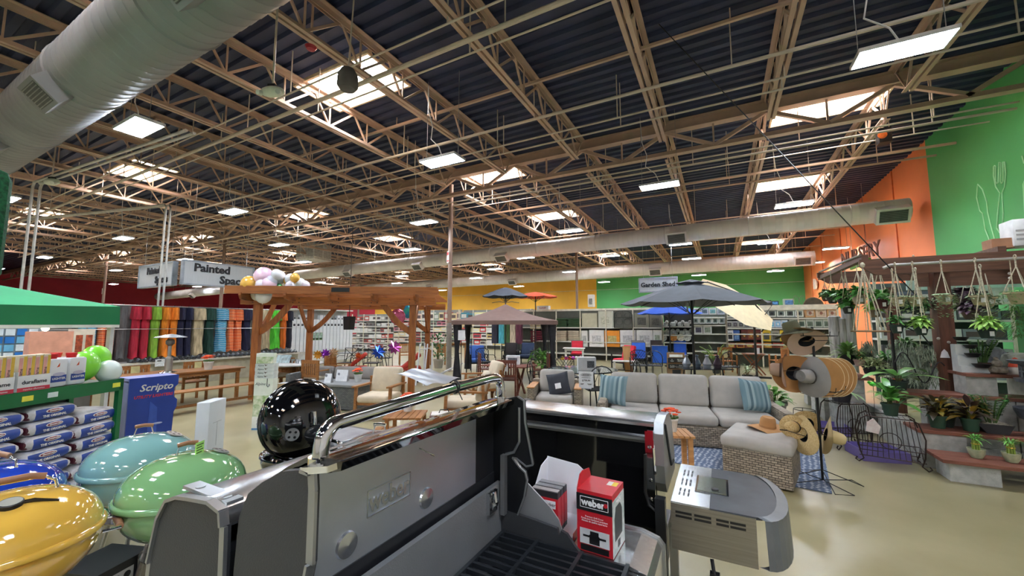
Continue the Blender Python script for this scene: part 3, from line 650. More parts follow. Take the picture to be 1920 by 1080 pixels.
# side table: steel plate with slots + slate top, curved end
ty0, ty1, tz = 2.07, 2.63, .905
ta = -.245
arc = [(.10, ty0)]+[(.10+.10*math.sin(a)*(1), (ty0+ty1)/2-(ty1-ty0)/2*math.cos(a)) for a in [math.pi*k/14 for k in range(0, 15)]]
wb(MB().prism([(ta, ty0), (-.08, ty0), (-.08, ty1), (ta, ty1)], .012, 'xy', tz), 'steel_plate', BRUSHX, g3)
wb(MB().prism([(-.08, ty0)]+arc+[(-.08, ty1)], .012, 'xy', tz), 'slate_top', mat('2c3035', .5, var=.25, scale=5, col2='474c52'), g3)
rim = [(x+.035*(1 if i > 0 else 1), y) for i, (x, y) in enumerate(arc)]
m_ = MB()
for i in range(1, len(arc)-1):
    (xa, ya), (xb, yb) = arc[i], arc[i+1]; k1 = .045; nx = Vector((math.sin(math.pi*(i-1)/14)*.3+.7, -.3*math.cos(math.pi*(i-1)/14)))
    nx2 = Vector((math.sin(math.pi*(i)/14)*.3+.7, -.3*math.cos(math.pi*(i)/14)))
    a0_, b0_ = Vector((xa, ya)), Vector((xb, yb)); a1_, b1_ = a0_+nx*k1, b0_+nx2*k1
    def V(p, z): return (p.x, p.y, z)
    m_.add([V(a0_, tz+.016), V(b0_, tz+.016), V(b1_, tz+.008), V(a1_, tz+.008), V(a1_+nx*.01, tz-.19), V(b1_+nx2*.01, tz-.19), V(a0_, tz-.19), V(b0_, tz-.19)], [(0, 1, 2, 3), (3, 2, 5, 4), (4, 5, 7, 6)])
wb(m_, 'rounded_end', mat('63676a', .4, .3), g3, 50)
APM = mat('96918a', .3, .85, var=.06, scale=3, stretch=(1, 40, 40))
wb(MB().box(ta, .1, ty0-.004, ty0+.004, tz-.2, tz+.006), 'apron', APM, g3); wb(MB().box(ta, .1, ty1-.004, ty1+.004, tz-.2, tz), 'apron', APM, g3)
m_ = MB()
for (x, w_) in ((-.19, .07), (-.11, .07), (-.03, .05), (.03, .06)):
    for z in (tz-.03, tz-.048): m_.box(x-w_/2, x+w_/2, ty0-.006, ty0-.0035, z-.005, z+.005)
wb(m_, 'vent_slot', BLACK, g3); m_ = MB()
for i in range(3):
    for x in (-.215, -.195, -.175):
        for k_ in range(2): m_.box(x-.004, x+.004, ty0+.09+i*.14+k_*.05, ty0+.13+i*.14+k_*.05, tz+.0115, tz+.0128)
wb(m_, 'vent_slot', BLACK, g3)
m_ = MB().m(0).box(-.15, -.0, ty0+.17, ty0+.4, tz+.012, tz+.016).m(1).box(-.14, -.01, ty0+.18, ty0+.39, tz+.016, tz+.0175).m(2).lathe([(.018, tz+.018), (.016, tz+.024), (0, tz+.024)], 16, Matrix.Translation((-.06, ty0+.22, 0)))
wb(m_, 'side_burner', [CHROME, mat('b2bcae', .15, .9, var=0), BLACK], g3)
c_ = wb(MB().tube([(-.08, ty0+.02, .69), (-.07, ty0-.01, .62), (-.03, ty0, .6), (.02, ty0, .63), (.06, ty0+.02, .62)], .008, 8).box(-.09, -.05, ty0-.01, ty0+.02, .61, .64), 'power_plug', BLACK, g3, 40)
# -------- kettle grills
WOODH = wood('8c6242', 'a87b57', 0, .45)
def kettle(label, loc, color, rz=0, r_=.285, rim=.83, open_=False, hand='arch', tag_=False, lidz=None):
    t = thing('kettle_grill', label, 'kettle grill', (loc[0], loc[1], 0), rz)
    E_ = mat(color, .07, 0, var=.03, scale=2, coat=1)
    bowl = [(r_*math.sin(a), rim-.02-.62*r_*1.15*(1-0)*math.cos(a)*1.0) for a in [k*math.pi/2/12 for k in range(2, 13)]]
    bowl = [(r_*math.sin(a), rim-.015-.8*r_*math.cos(a)) for a in [k*math.pi/2/12 for k in range(1, 13)]]
    MB().lathe(bowl+[(r_+.006, rim-.012), (r_+.004, rim), (r_-.008, rim-.004), (r_-.02, rim-.05)], 40).build('bowl', E_, t, 60)
    lidp = [(r_+.012, -.018), (r_+.014, .0), (r_+.004, .008)]+[(r_*math.cos(a)**.9 if math.cos(a) > 0 else 0, .008+.62*r_*math.sin(a)) for a in [k*math.pi/2/14 for k in range(0, 15)]]
    if open_:
        T = Matrix.Translation((.13, -.10, rim+.26)) @ Euler((R(0), R(72), R(-50))).to_matrix().to_4x4()
        T = Matrix.Translation((.06, -.06, rim+.25)) @ Matrix.Rotation(R(-14), 4, 'Z') @ Matrix.Rotation(R(80), 4, 'Y')
    else: T = Matrix.Translation((0, 0, rim+.012))
    top = .008+.62*r_
    l = MB().lathe([(a, b) for a, b in lidp], 40, T)
    if open_: l.lathe([(r_*.99, 0), (0, .01)], 40, T)
    l.build('lid', E_, t, 60)
    if hand == 'big':
        H = T @ Matrix.Translation((0, 0, top-.012))
        MB().tube([H @ Vector(p) for p in ((-.13, 0, -.015), (-.12, 0, .03), (-.085, 0, .055), (.085, 0, .055), (.12, 0, .03), (.13, 0, -.015))], .006, 10).build('handle_wire', CHROME, t, True)
        MB().tube([H @ Vector(p) for p in ((-.09, 0, .054), (-.045, 0, .066), (.045, 0, .066), (.09, 0, .054))], .014, 12).build('wooden_grip', WOODH, t, True)
        MB().tube([H @ Vector((-.13, 0, -.012)), H @ Vector((.13, 0, -.012))], .012, 8).build('handle_bracket', CHROME, t, True)
        th = MB().m(0).lathe([(.036, -.02), (.036, .008), (.032, .012)], 20, H @ Matrix.Translation((.0, -.13, 0)) @ Matrix.Rotation(R(14), 4, 'X')).m(1).lathe([(.032, .011), (0, .011)], 20, H @ Matrix.Translation((.0, -.13, 0)) @ Matrix.Rotation(R(14), 4, 'X'))
        th.m(2).tube([H @ Vector((-.13, -.13, -.03)), H @ Vector((-.06, -.13, -.004)), H @ Vector((.06, -.13, -.004)), H @ Vector((.13, -.13, -.03))], .009, 8)
        th.build('thermometer', [BLACK, mat('c9cbbf', .2, .5, var=0), mat('3a3328', .2, .6)], t, 30)
    else:
        H = T @ Matrix.Translation((0, 0, top-.004))
        for s_ in (-1, 1): MB().bar(H @ Vector((s_*.05, 0, -.006)), H @ Vector((s_*.035, 0, .055)), .014, .004).build('handle_wire', STEEL, t)
        MB().tube([H @ Vector((-.045, 0, .056)), H @ Vector((0, 0, .062)), H @ Vector((.045, 0, .056))], .012, 10).build('wooden_grip' if hand == 'arch' else 'grip', WOODH if hand == 'arch' else CHROME, t, True)
        v = Matrix.Translation((0, 0, 0)) @ T @ Matrix.Rotation(R(35), 4, 'Y') @ Matrix.Translation((0, 0, top+.052))
        a_ = R(33); vp = T @ Matrix.Rotation(R(-55 if open_ else 0), 4, 'Z') @ Matrix.Translation((.155, 0, top*math.cos(R(30))+.004)) @ Matrix.Rotation(R(23), 4, 'Y')
        MB().lathe([(.045, 0), (.045, .006), (.0, .008)], 20, vp).build('vent_plate', mat('c9ccd0', .3, .8), t, 30)
        m_ = MB()
        for k in range(4): m_.lathe([(.009, .0075), (0, .009)], 10, vp @ Matrix.Translation((.025*math.cos(k*1.57), .025*math.sin(k*1.57), 0)))
        m_.build('vent_hole', BLACK, t)
    # bowl side handle
    m_ = MB().tube([(r_-.01, -.09, rim-.04), (r_+.05, -.08, rim-.045), (r_+.05, .08, rim-.045), (r_-.01, .09, rim-.04)], .007, 8); m_.build('side_handle', CHROME, t, True)
    MB().tube([(r_+.05, -.07, rim-.045), (r_+.056, 0, rim-.045), (r_+.05, .07, rim-.045)], .015, 10).build('handle_grip', WOODH if hand != 'chrome' else BLACK, t, True)
    # ash catcher and legs
    MB().lathe([(.17, rim-.29), (.165, rim-.30), (.1, rim-.315), (0, rim-.32)], 28).build('ash_pan', mat('b9b3ac', .25, .9, var=0), t, 40)
    MB().tube([(0, 0, rim-.24), (0, 0, rim-.31)], .06, 16).build('ash_neck', BLACK, t)
    for k in range(3):
        a = R(30+120*k); MB().tube([(.14*math.cos(a), .14*math.sin(a), rim-.23), (.27*math.cos(a), .27*math.sin(a), .03)], .012, 10).build('leg', STEEL, t, True)
    if tag_:
        q = MB().m(0).box(-.035, .035, -.001, .001, -.085, 0).m(1)
        for i in range(5): q.box(-.027, .027-.01*(i % 2), -.002, .002, -.018-.014*i, -.012-.014*i)
        q = q.build('price_tag', [mat('b6f07a', .5), mat('4b6b30', .6)], t); q.location = (T @ Vector((.05, -.03, top+.06))); q.rotation_euler = (0, 0, R(48))
    return t
kettle('glossy yellow kettle grill at the lower left corner, thermometer on its lid', (-2.70, .545), 'dfb24a', R(78), hand='big', r_=.285, rim=.84)
kettle('deep blue kettle grill half hidden behind the yellow one', (-3.42, .60), '1c3fae', R(35), hand='big', rim=.82)
kettle('pale teal kettle grill in front of the charcoal bags', (-3.40, 1.22), '7fb0ae', R(60), rim=.83)
kettle('light green kettle grill with a lime price tag on its handle', (-2.68, 1.16), '7db078', R(75), rim=.83, tag_=True)
kettle('black kettle grill with its lid standing open, chrome vent facing forward', (-2.92, 2.03), '08080a', R(0), rim=.78, open_=True, hand='chrome')
kettle('dark grey kettle grill seen through the chrome handle', (-2.2, 2.12), '7d8082', R(20), rim=.78, hand='chrome')
# things under and between the kettles
t = thing('black_carton', 'black carton with round pictures standing under the teal kettle', 'box', (-2.92, .93, 0), R(20))
MB().box(-.13, .13, -.13, .13, 0, .52).build('carton', mat('232426', .4), t)
m_ = MB().m(0).box(.13, .132, -.12, .04, .42, .48).box(.13, .132, .06, .12, .37, .5).m(1)
for i in range(3): m_.lathe([(.018, 0), (0, .002)], 12, Matrix.Translation((.132, -.09+.05*i, .45)) @ Matrix.Rotation(R(90), 4, 'Y'))
m_.build('printed_label', [mat('b9bab6', .5), BLACK], t)
t = thing('plastic_sheet', 'white plastic wrapped shelf between the yellow kettle and the closed grill', 'shelf', (-2.05, .9, 0))
MB().box(-.22, .22, -.3, .35, .42, .45, ch=.01).build('shelf_board', mat('c9ccca', .25), t)
for sx_ in (-.2, .2):
    for sy in (-.28, .33): MB().tube([(sx_, sy, 0), (sx_, sy, .42)], .012, 8).build('leg', STEEL, t)
t = thing('charcoal_bag', 'red bag lying below the yellow kettle bowl', 'bag', (-2.42, .62, 0)); MB().rbox((0, 0, .2), (.3, .3, .4), .08).build('sack', mat('a31d24', .35), t, True)
t = thing('paper_stack', 'loose clear bagged papers lying left of the black kettle', 'papers', (-3.05, 2.5, .0))
MB().box(-.22, .22, -.18, .18, .76, .775, ch=.004).build('stack', mat('b9bcc0', .2), t); MB().box(-.3, .3, -.25, .25, .70, .76).build('shelf_board', mat('55585c', .4), t)
MB().box(-.28, .28, -.23, .23, 0, .70).build('cabinet', mat('38393c', .5), t)
# ================================================================ LEFT: CANOPY, SHELF, CHARCOAL
DG = mat('0f6b3c', .4, var=.05); FABG = mat('1fa266', .7, var=.06, scale=2, bump=.2, bscale=6)
AX = math.atan2(.884, -.468)
def lf(lx, ly, z=0):
    """point in the shelf frame (x along its front, y into it)"""
    return Vector((-5.05-.468*lx-.884*ly, 1.63+.884*lx-.468*ly, z))
t = thing('canopy_tent', 'green pop-up canopy tent with white frame at the left edge', 'tent', lf(.45, .55), AX)
C = [(0, 0), (0, 3), (-3, 3), (-3, 0)]; ap = (-1.5, 1.5, 2.50)
def sag(a, b, n=8, z0=1.94):
    return [(a[0]+(b[0]-a[0])*i/n, a[1]+(b[1]-a[1])*i/n, z0-.03*math.sin(math.pi*i/n)) for i in range(n+1)]
m_ = MB()
for i in range(4):
    e = sag(C[i], C[(i+1) % 4]); n = len(e)-1
    mid = [((p[0]+ap[0])/2, (p[1]+ap[1])/2, (p[2]+ap[2])/2-.05) for p in e]
    vs_ = e+mid+[ap]; fs = [(k, k+1, n+1+k+1, n+1+k) for k in range(n)]+[(n+1+k, n+1+k+1, 2*n+2) for k in range(n)]
    m_.add(vs_, fs)
m_.build('canopy_roof', FABG, t, 20)
m_ = MB()
for i in range(4):
    a, b = C[i], C[(i+1) % 4]; d = Vector((b[0]-a[0], b[1]-a[1], 0)).normalized()
    n = 30; up = [(a[0]+(b[0]-a[0])*k/n, a[1]+(b[1]-a[1])*k/n, 1.94-.03*math.sin(math.pi*k/n)) for k in range(n+1)]
    o = Vector((d.y, -d.x, 0)) * (-1)
    lo = [Vector((p[0], p[1], 1.745))+(-o)*(.012*math.sin(k*1.3)) for k, p in enumerate(up)]
    m_.add(up+lo, [(k, k+1, n+2+k, n+1+k) for k in range(n)])
m_.build('valance', mat('0f7a4a', .7, var=.05, scale=2), t, 30)
m_ = MB()
for i in range(4):
    a, b = C[i], C[(i+1) % 4]; m_.bar((a[0], a[1], 1.73), (b[0], b[1], 1.73), .02, .03)
m_.build('hem_strip', WHITE, t)
for (x, y) in C:
    x += .04 if x < -1 else -.04; y += .04 if y < 1 else -.04
    MB().box(x-.02, x+.02, y-.02, y+.02, 0, 1.92).build('leg', mat('d6dad8', .3), t)
b_ = onx(85, 616, -5.6); t = thing('light_bulb', 'small glowing warm bulb hanging under the green canopy edge', 'light bulb', b_)
MB().ball((0, 0, 0), .025, 10, 8).build('glass_bulb', mat('ffd59a', .4, var=0, emit=30), t, True); MB().tube([(0, 0, .02), (0, 0, .07)], .012, 8).build('socket', BLACK, t)
# fuzzy green upright behind the tent, and the dark green frame beside it
q = onx(0, 475, -7.5)
t = thing('fuzzy_banner', 'dark green fuzzy upright banner at the far left edge above the canopy', 'banner', (q.x, q.y-.28, 0))
MB().rbox((0, 0, 2.9), (.3, .62, 1.4), .2).build('fuzzy_top', mat('0d4a2a', .95, var=.3, scale=30, bump=1, bscale=60), t, True); MB().tube([(0, 0, 0), (0, 0, 2.3)], .04).build('post', BLACK, t)
# shelf
t = thing('metal_shelf', 'dark green metal shelf unit carrying fire logs on its top board', 'shelf', lf(0, 0), AX)
MB().box(-1.6, .0, 0, .02, 1.13, 1.238).box(-1.6, 0, .48, .5, 1.13, 1.238).box(-1.6, 0, .02, .48, 1.19, 1.225).build('top_board', mat('0f6a3a', .35, var=.04), t)
for (x, y) in ((-.04, 0), (-.04, .46), (-1.6, 0), (-1.6, .46)): MB().box(x, x+.04, y, y+.04, 0, 1.238).build('post', mat('0f6a3a', .35), t)
MB().box(-1.6, 0, .49, .5, .0, 1.13).build('back_panel', mat('1a1f1e', .8), t)
MB().box(-1.56, -.04, .02, .48, .04, .08).build('bottom_board', mat('0f6a3a', .35), t)
m_ = MB()
for (x, c) in ((-.745, 0), (-.58, 1), (-.07, 0)): m_.m(c).box(x-.035, x+.035, -.004, -.001, 1.165, 1.205)
m_.build('price_label', [mat('e3e04a', .5), mat('d8e4e2', .5)], t)
# fire log trays
LG = mat('e9d3ad', .5, var=.15, scale=12, col2='f2dc8a')
for i, (x0, x1) in enumerate(((-.80, -.59), (-1.03, -.82), (-1.27, -1.06))):
    t = thing('log_tray', ['fire log tray with white front, next to the lighter fluid bottles', 'fire log tray at the left edge of the photo, beside the first tray', 'fire log tray beyond the left edge'][i], 'box', lf((x0+x1)/2, .02, 1.238), AX)
    w_ = (x1-x0)/2
    MB().m(0).box(-w_, w_, 0, .004, 0, .12).box(-w_, -w_+.004, .004, .3, 0, .15).box(w_-.004, w_, .004, .3, 0, .15).box(-w_, w_, .004, .3, 0, .004).m(1).box(-w_, w_, -.001, 0, .0, .03).build('tray', [mat('dfe1e0', .5), mat('d0344a', .5)], t)
    text('duraflame', .041, INK, t, (0, -.002, .068), (R(90), 0, 0), ext=.0005, bold=.0006)
    text('matches allumettes', .018, WHITE, t, (0, -.002, .015), (R(90), 0, 0), ext=.0005)
    for k in range(4):
        x = -w_+.027+k*(2*w_-.054)/3
        u = thing('fire_log_pack', 'upright cream and yellow fire log pack in a white tray', 'log pack', lf((x0+x1)/2+x, .05+.02, 1.243), AX, group='fire log packs on the green shelf')
        MB().m(0).box(-.023, .023, -.04, .04, 0, .27).m(1).box(-.023, .0, -.0405, -.04, .02, .25).m(2).box(.004, .0235, -.041, -.04, .0, .26).build('pack', [mat('e6dcc4', .5), mat('e8a9a0', .5), mat('e5bd45', .5)], u)
        text('duraflame', .03, INK, u, (-.008, -.042, .11), (R(90), R(-90), 0), ext=.0005)
# lighter fluid bottles
for k in range(4):
    u = thing('fluid_bottle', ['white lighter fluid jug with red cap, front left of the four', 'white lighter fluid jug with red cap, front right of the four', 'white lighter fluid jug behind the front left one', 'white lighter fluid jug behind the front right one'][k], 'bottle', lf(-.525+.145*(k % 2), .08+.13*(k//2), 1.238), AX)
    MB().m(0).rbox((0, 0, .115), (.135, .1, .23), .018).build('jug', mat('dcdfe1', .4, var=.03), u, 40)
    MB().lathe([(.03, .228), (.03, .245), (.034, .245), (.036, .27), (0, .272)], 14, Matrix.Translation((-.02, 0, 0))).build('cap', mat('d8232c', .35), u, 40)
    MB().m(0).box(-.055, .055, -.0515, -.0505, .04, .095).m(1).ball((0, -.052, .103), (.045, .002, .016), 16, 6).build('label', [mat('1d3f8c', .4), mat('b9b6c9', .4)], u)
    text('LIGHTER', .024, WHITE, u, (0, -.0535, .068), (R(90), 0, 0), ext=.0005, bold=.0005)
    MB().prism([(-.02, .16), (.0, .195), (.0, .165)], .001, 'xz', -.0515).build('flame_mark', mat('d8531c', .4), u)
# balloons on the shelf
def balloon(p, r_, color, label, group=None, grp_cat='balloon', ax=(1, 1, 1.12)):
    t = thing('balloon', label, 'balloon', p, random.uniform(0, 6), group=group, rot=(random.uniform(-.5, .5), random.uniform(-.5, .5), 0))
    MB().ball((0, 0, 0), (r_*ax[0], r_*ax[1], r_*ax[2]), 20, 14).build('skin', mat(color, .3, var=0, coat=.3), t, True)
    MB().lathe([(.004, -r_*1.1), (.014, -r_*1.12-.018), (0, -r_*1.12-.018)], 8).build('knot', mat(color, .3, var=0, coat=.3), t)
    return t
balloon(lf(-.245, .16, 1.37), .125, '86e03c', 'lime green balloon resting on the shelf beside the fluid jugs, larger front one')
balloon(lf(-.07, .22, 1.43), .11, '86e03c', 'lime green balloon at the right end of the shelf, tucked behind the front one')
balloon(lf(-.075, .08, 1.31), .095, 'd6e4df', 'white balloon at the right end of the green shelf')
balloon(lf(-.86, .42, 1.6), .10, 'c5ccc6', 'pale grey balloon behind the fire log packs')
balloon(lf(-1.0, .42, 1.6), .10, '86e03c', 'lime balloon cut by the left edge behind the fire logs')
# charcoal bags
BAGB = mat('23449a', .3, var=.12, scale=9, bump=.25, bscale=14); BAGW = mat('d6d6da', .3, var=.15, scale=14, bump=.4, bscale=20); BAGM = mat('5a1a2c', .4, var=.1)
bagm = None
def bagmesh():
    bm_ = MB(); L, W, Hh = .338, .36, .12
    nx, nz = 16, 8; vs_ = []
    for j in range(nx+1):
        u = j/nx*2-1; s_ = (1-abs(u)**7)**.5 if abs(u) < 1 else 0; s_ = max(s_, .45)
        for i in range(16):
            a = 2*math.pi*i/16; ca, sa = math.cos(a), math.sin(a)
            yy = math.copysign(abs(ca)**.45, ca)*W/2*(.92+.08*s_); zz = math.copysign(abs(sa)**.55, sa)*Hh/2*s_
            vs_.append((u*L/2, yy, zz+Hh/2))
    for j in range(nx):
        for i in range(16):
            bm_.cur = 1 if (j < 3 or j >= nx-1) else (0 if 8 < (i % 16) <= 16 or i in (7, 8, 9, 10, 11, 12) else 1)
            k = (i+1) % 16; bm_.add([], []); bm_.f.append((j*16+i, j*16+k, (j+1)*16+k, (j+1)*16+i)); bm_.mi.append(1 if (j < 2 or j >= nx-1) else (0 if i in (7, 8, 9, 10, 11) else 1))
    bm_.v = vs_; bm_.f.append(tuple(range(16))); bm_.mi.append(2); bm_.f.append(tuple(nx*16+i for i in range(16))); bm_.mi.append(2)
    return bm_.mesh('sack', [BAGB, BAGW, BAGM], 50)
bagm = bagmesh()
ovm = MB().m(0).ball((0, -.179, .074), (.062, .006, .019), 20, 6).m(1).ball((0, -.181, .074), (.055, .006, .014), 20, 6).mesh('oval_logo', [WHITE, mat('8c2438', .4)])
endm = MB().ball((-.165, 0, .056), (.012, .09, .034), 14, 8).ball((-.15, -.14, .056), (.03, .035, .036), 12, 8).mesh('maroon_end', BAGM)
ct = None
proto = None; n_b = [8, 9, 9]
for c in range(3):
    lx = (-.17, -.535, -.90)[c]
    for k in range(n_b[c] if c < 2 else 9):
        z = .085+.112*k; zt = .085
        j = random.uniform(-.02, .02)
        if proto is None:
            proto = thing('charcoal_bag', 'blue and white charcoal bag stacked under the green shelf', 'bag', lf(lx, .20, z), AX, group='stacked charcoal bags')
            inst('sack', bagm, proto); inst('oval_logo', ovm, proto); inst('maroon_end', endm, proto)
            text('KINGSFORD', .015, WHITE, proto, (0, -.1875, .074), (R(90), 0, 0), ext=.0005, bold=.0006); text('THE ORIGINAL', .0245, WHITE, proto, (-.0, -.1835, .037), (R(90), 0, 0), ext=.0005, bold=.001)
            u = proto
        else: u = dup(proto, lf(lx+j, .20+j*.5, z))
        u.rotation_euler = (0, random.uniform(-.03, .03), AX+random.uniform(-.04, .04))
        nn_ = (n_b[c]-1 if c < 2 else 8)-k; u['label'] = 'charcoal bag, %s from the top of the %s stack' % (['topmost', 'second', 'third', 'fourth', 'fifth', 'sixth', 'seventh', 'eighth', 'ninth'][nn_], ['right hand', 'middle', 'left'][c])
        if nn_ == 0:
            u['label'] = ['topmost charcoal bag of the right hand stack', 'topmost charcoal bag of the middle stack', 'topmost charcoal bag of the left stack'][c]
# lighter display
LB_ = mat('2a47a4', .4, var=.04)
t = thing('lighter_display', 'blue cardboard display for utility lighters beside the charcoal shelf', 'display stand', (-5.77, 2.13, 0))
pl = [(-.22, 0), (.18, 0), (.2, .72), (.225, .78), (.225, .86), (.19, .9), (.19, 1.0), (.225, 1.04), (.225, 1.15), (-.22, 1.15)]
MB().prism(pl, .02, 'yz', -.02).build('printed_front', LB_, t)
MB().box(-.32, -.02, -.215, .2, 0, 1.1).build('stand_body', mat('8e97c8', .5), t); MB().box(-.3, -.02, -.22, .22, 1.12, 1.15).build('top_lid', mat('8b93cf', .5), t)
text('Scripto', .105, WHITE, t, (.003, .02, 1.03), (R(90), 0, R(90)), bold=.002, shear=.25)
text('UTILITY LIGHTERS', .043, mat('e23a48', .5), t, (.003, .0, .935), (R(90), 0, R(90)), bold=.0012, shear=.2)
m_ = MB().prism([(-.04, .2), (.06, .2), (.04, .8), (-.03, .88)], .003, 'yz', 0.0).m(1).ball((.002, .05, .62), (.003, .05, .012), 16, 6); m_.build('lighter_picture', [mat('3f5fc0', .5), mat('b9c4e6', .5)], t)
t = thing('white_box', 'narrow tall white box standing between the kettle grills and the blue display', 'box', (-4.55, 2.15, 0), R(35))
MB().rbox((0, 0, .495), (.12, .27, .99), .006).build('carton', mat('cfd6d8', .5, var=.02), t, 30); MB().box(.0605, .0615, -.002, .002, .55, .78).box(.0605, .0615, -.07, .07, .778, .782).build('seam', mat('9aa2a4', .5), t)
# ================================================================ FABRIC UMBRELLA RACK (plane x = -11.5)
RX = -14.0
def rackpt(px, py): return onx(px, py, RX)
zb = .72; ya = rackpt(200, 640).y-1.5; yb = rackpt(560, 640).y
t = thing('display_rack', 'long rack of hanging folded umbrellas with shoes along its base shelf', 'display rack', (RX, (ya+yb)/2, 0))
hl = (yb-ya)/2
MB().box(-.5, .1, -hl, hl, .66, .72).build('base_shelf', mat('e3e1d8', .5), t); MB().box(-.5, -.0, -hl, hl, 0, .66).build('cabinet', mat('a39e8a', .6), t)
MB().box(-.52, -.48, -hl, hl, .72, 2.28).build('back_panel', mat('6d6a66', .7), t)
MB().tube([(.08, -hl, 1.62), (.08, hl, 1.62)], .008).tube([(.02, -hl, 2.26), (.02, hl, 2.26)], .012).build('wire_rail', STEEL, t)
def drape(px0, px1, mats_, label, ruf=True, top=2.24, bot=.84, group=None):
    a = rackpt(px0, 620).y; b = rackpt(px1, 620).y; w_ = (b-a)
    t = thing('folded_umbrella', label, 'folded umbrella', (RX-.08, (a+b)/2, 0), group=group)
    def fn(u, v, off=0):
        wz = w_*.5*(1.0-.12*math.sin(v*math.pi)+(.06*math.sin(v*17+a*3) if ruf else 0)); ang = u*2*math.pi
        rr = 1+.12*math.sin(ang*5+v*4+a)
        return Vector((.13*math.sin(ang)*rr*(.7+.5*v), wz*math.cos(ang)*rr*.92, bot+(top-bot)*(1-v)+(.03*math.sin(ang*3+a*5) if v > .9 else 0)))
    MB().grid(fn, 26, 16).build('fabric', mats_, t, True)
    if ruf:
        for z0, k in ((top-.02, 1.1), ):
            MB().grid(lambda u, v: Vector((.16*math.sin(u*6.283)*(1+.15*math.sin(u*31))*k*(.85+.3*v), w_*.52*math.cos(u*6.283)*(1+.1*math.sin(u*25))*(.92+.1*v), z0-.34*v)), 40, 4).build('ruffle', mats_, t, True)
    MB().tube([(0, 0, top-.02), (0, 0, top+.06)], .012).build('hook', BLACK, t)
def fab(h): return mat(h, .85, var=.22, scale=5, stretch=(3, 3, .6), bump=.5, bscale=7)
SB = stripes(['5fc4d6', '2f6fb0', '7fd0dc', '3a3f86', 'a8d8de', '2b82bc'], 2, 9, jitter=.4); SO = stripes(['e8703a', 'f0935a', 'd85a34', 'f4a874', 'c8503a'], 2, 10, jitter=.4)
SB2 = stripes(['4fb8dc', '2358a0', '5acbe0', '1d3f88', 'c2e2e8'], 2, 16, jitter=1.2)
for (a, b, m_, lb, rf) in ((136, 147, fab('18191c'), 'black folded umbrella under the canopy edge', 0), (147, 164, SB, 'blue striped folded umbrella, left of the pair under the canopy', 0), (165, 183, SB, 'blue striped folded umbrella, right of the pair under the canopy', 0),
                           (184, 200, SO, 'orange striped folded umbrella, left of the pair under the canopy', 0), (200, 217, SO, 'orange striped folded umbrella, right of the pair under the canopy', 0), (218, 240, fab('58585a'), 'grey folded umbrella beside the white tent leg', 0),
                           (246, 264, fab('b0243a'), 'crimson folded umbrella, left of two', 1), (264, 282, fab('b0243a'), 'crimson folded umbrella, right of two', 1), (282, 301, fab('7fae3a'), 'lime green folded umbrella next to the crimson pair', 1),
                           (302, 319, fab('ef8226'), 'bright orange folded umbrella, left of two', 1), (318, 335, fab('ef8226'), 'bright orange folded umbrella, right of two', 1), (331, 347, fab('1b1d3a'), 'navy folded umbrella behind the heater, left one', 1), (346, 361, fab('1b1d3a'), 'navy folded umbrella right of the heater', 1),
                           (360, 385, fab('b7a888'), 'khaki folded umbrella in the middle of the rack', 1), (385, 404, fab('173c34'), 'dark green folded umbrella between khaki and blue', 1), (405, 428, SB2, 'blue patterned folded umbrella on the rack right half', 1),
                           (426, 440, SO, 'orange striped umbrella left of the navy one near the pergola post', 1), (440, 455, SO, 'orange striped umbrella nearest the navy one by the pergola post', 1), (454, 472, fab('1b1d3a'), 'navy folded umbrella right before the pergola post', 1),
                           (493, 508, fab('b7a888'), 'khaki folded umbrella seen just right of the left pergola post', 1), (507, 527, fab('55c83a'), 'vivid green folded umbrella seen under the pergola', 1), (527, 538, fab('e8702a'), 'orange folded umbrella seen under the pergola', 1), (537, 549, fab('1b1d2c'), 'navy folded umbrella at the right end of the rack', 1)):
    drape(a, b, m_, lb, bool(rf), bot=.84 if a < 400 else .9)
# shoes along the shelf
shm = None
sp_ = None
for i in range(34):
    y = rackpt(250, 640).y+i*(yb-rackpt(250, 640).y)/34
    if sp_ is None:
        sp_ = thing('shoe', 'small shoe in the row along the base of the umbrella rack', 'shoe', (RX+.02, y, .72), R(10), group='shoes along the base shelf')
        MB().rbox((0, 0, .015), (.26, .09, .03), .012).build('sole', mat('2c2c2e', .6), sp_); MB().grid(lambda u, v: Vector((-.02+.1*v-.02, .045*math.cos(u*math.pi), .03+.085*math.sin(u*math.pi)*(1-.5*v))), 10, 5).build('strap', mat('8c959c', .5, var=.3, scale=20), sp_, True)
    else: u = dup(sp_, (RX+.02, y, .72)); u.rotation_euler[2] = random.uniform(-.3, .3)
# price card on the rack
q = rackpt(303, 658); tag(MB().box(0, .004, -.17, .17, -.1, .1).build('price_card', mat('dfe6e8', .5, var=.1, scale=30)), 'white price card on the base shelf of the umbrella rack', 'sign').location = (RX+.12, q.y, .68)
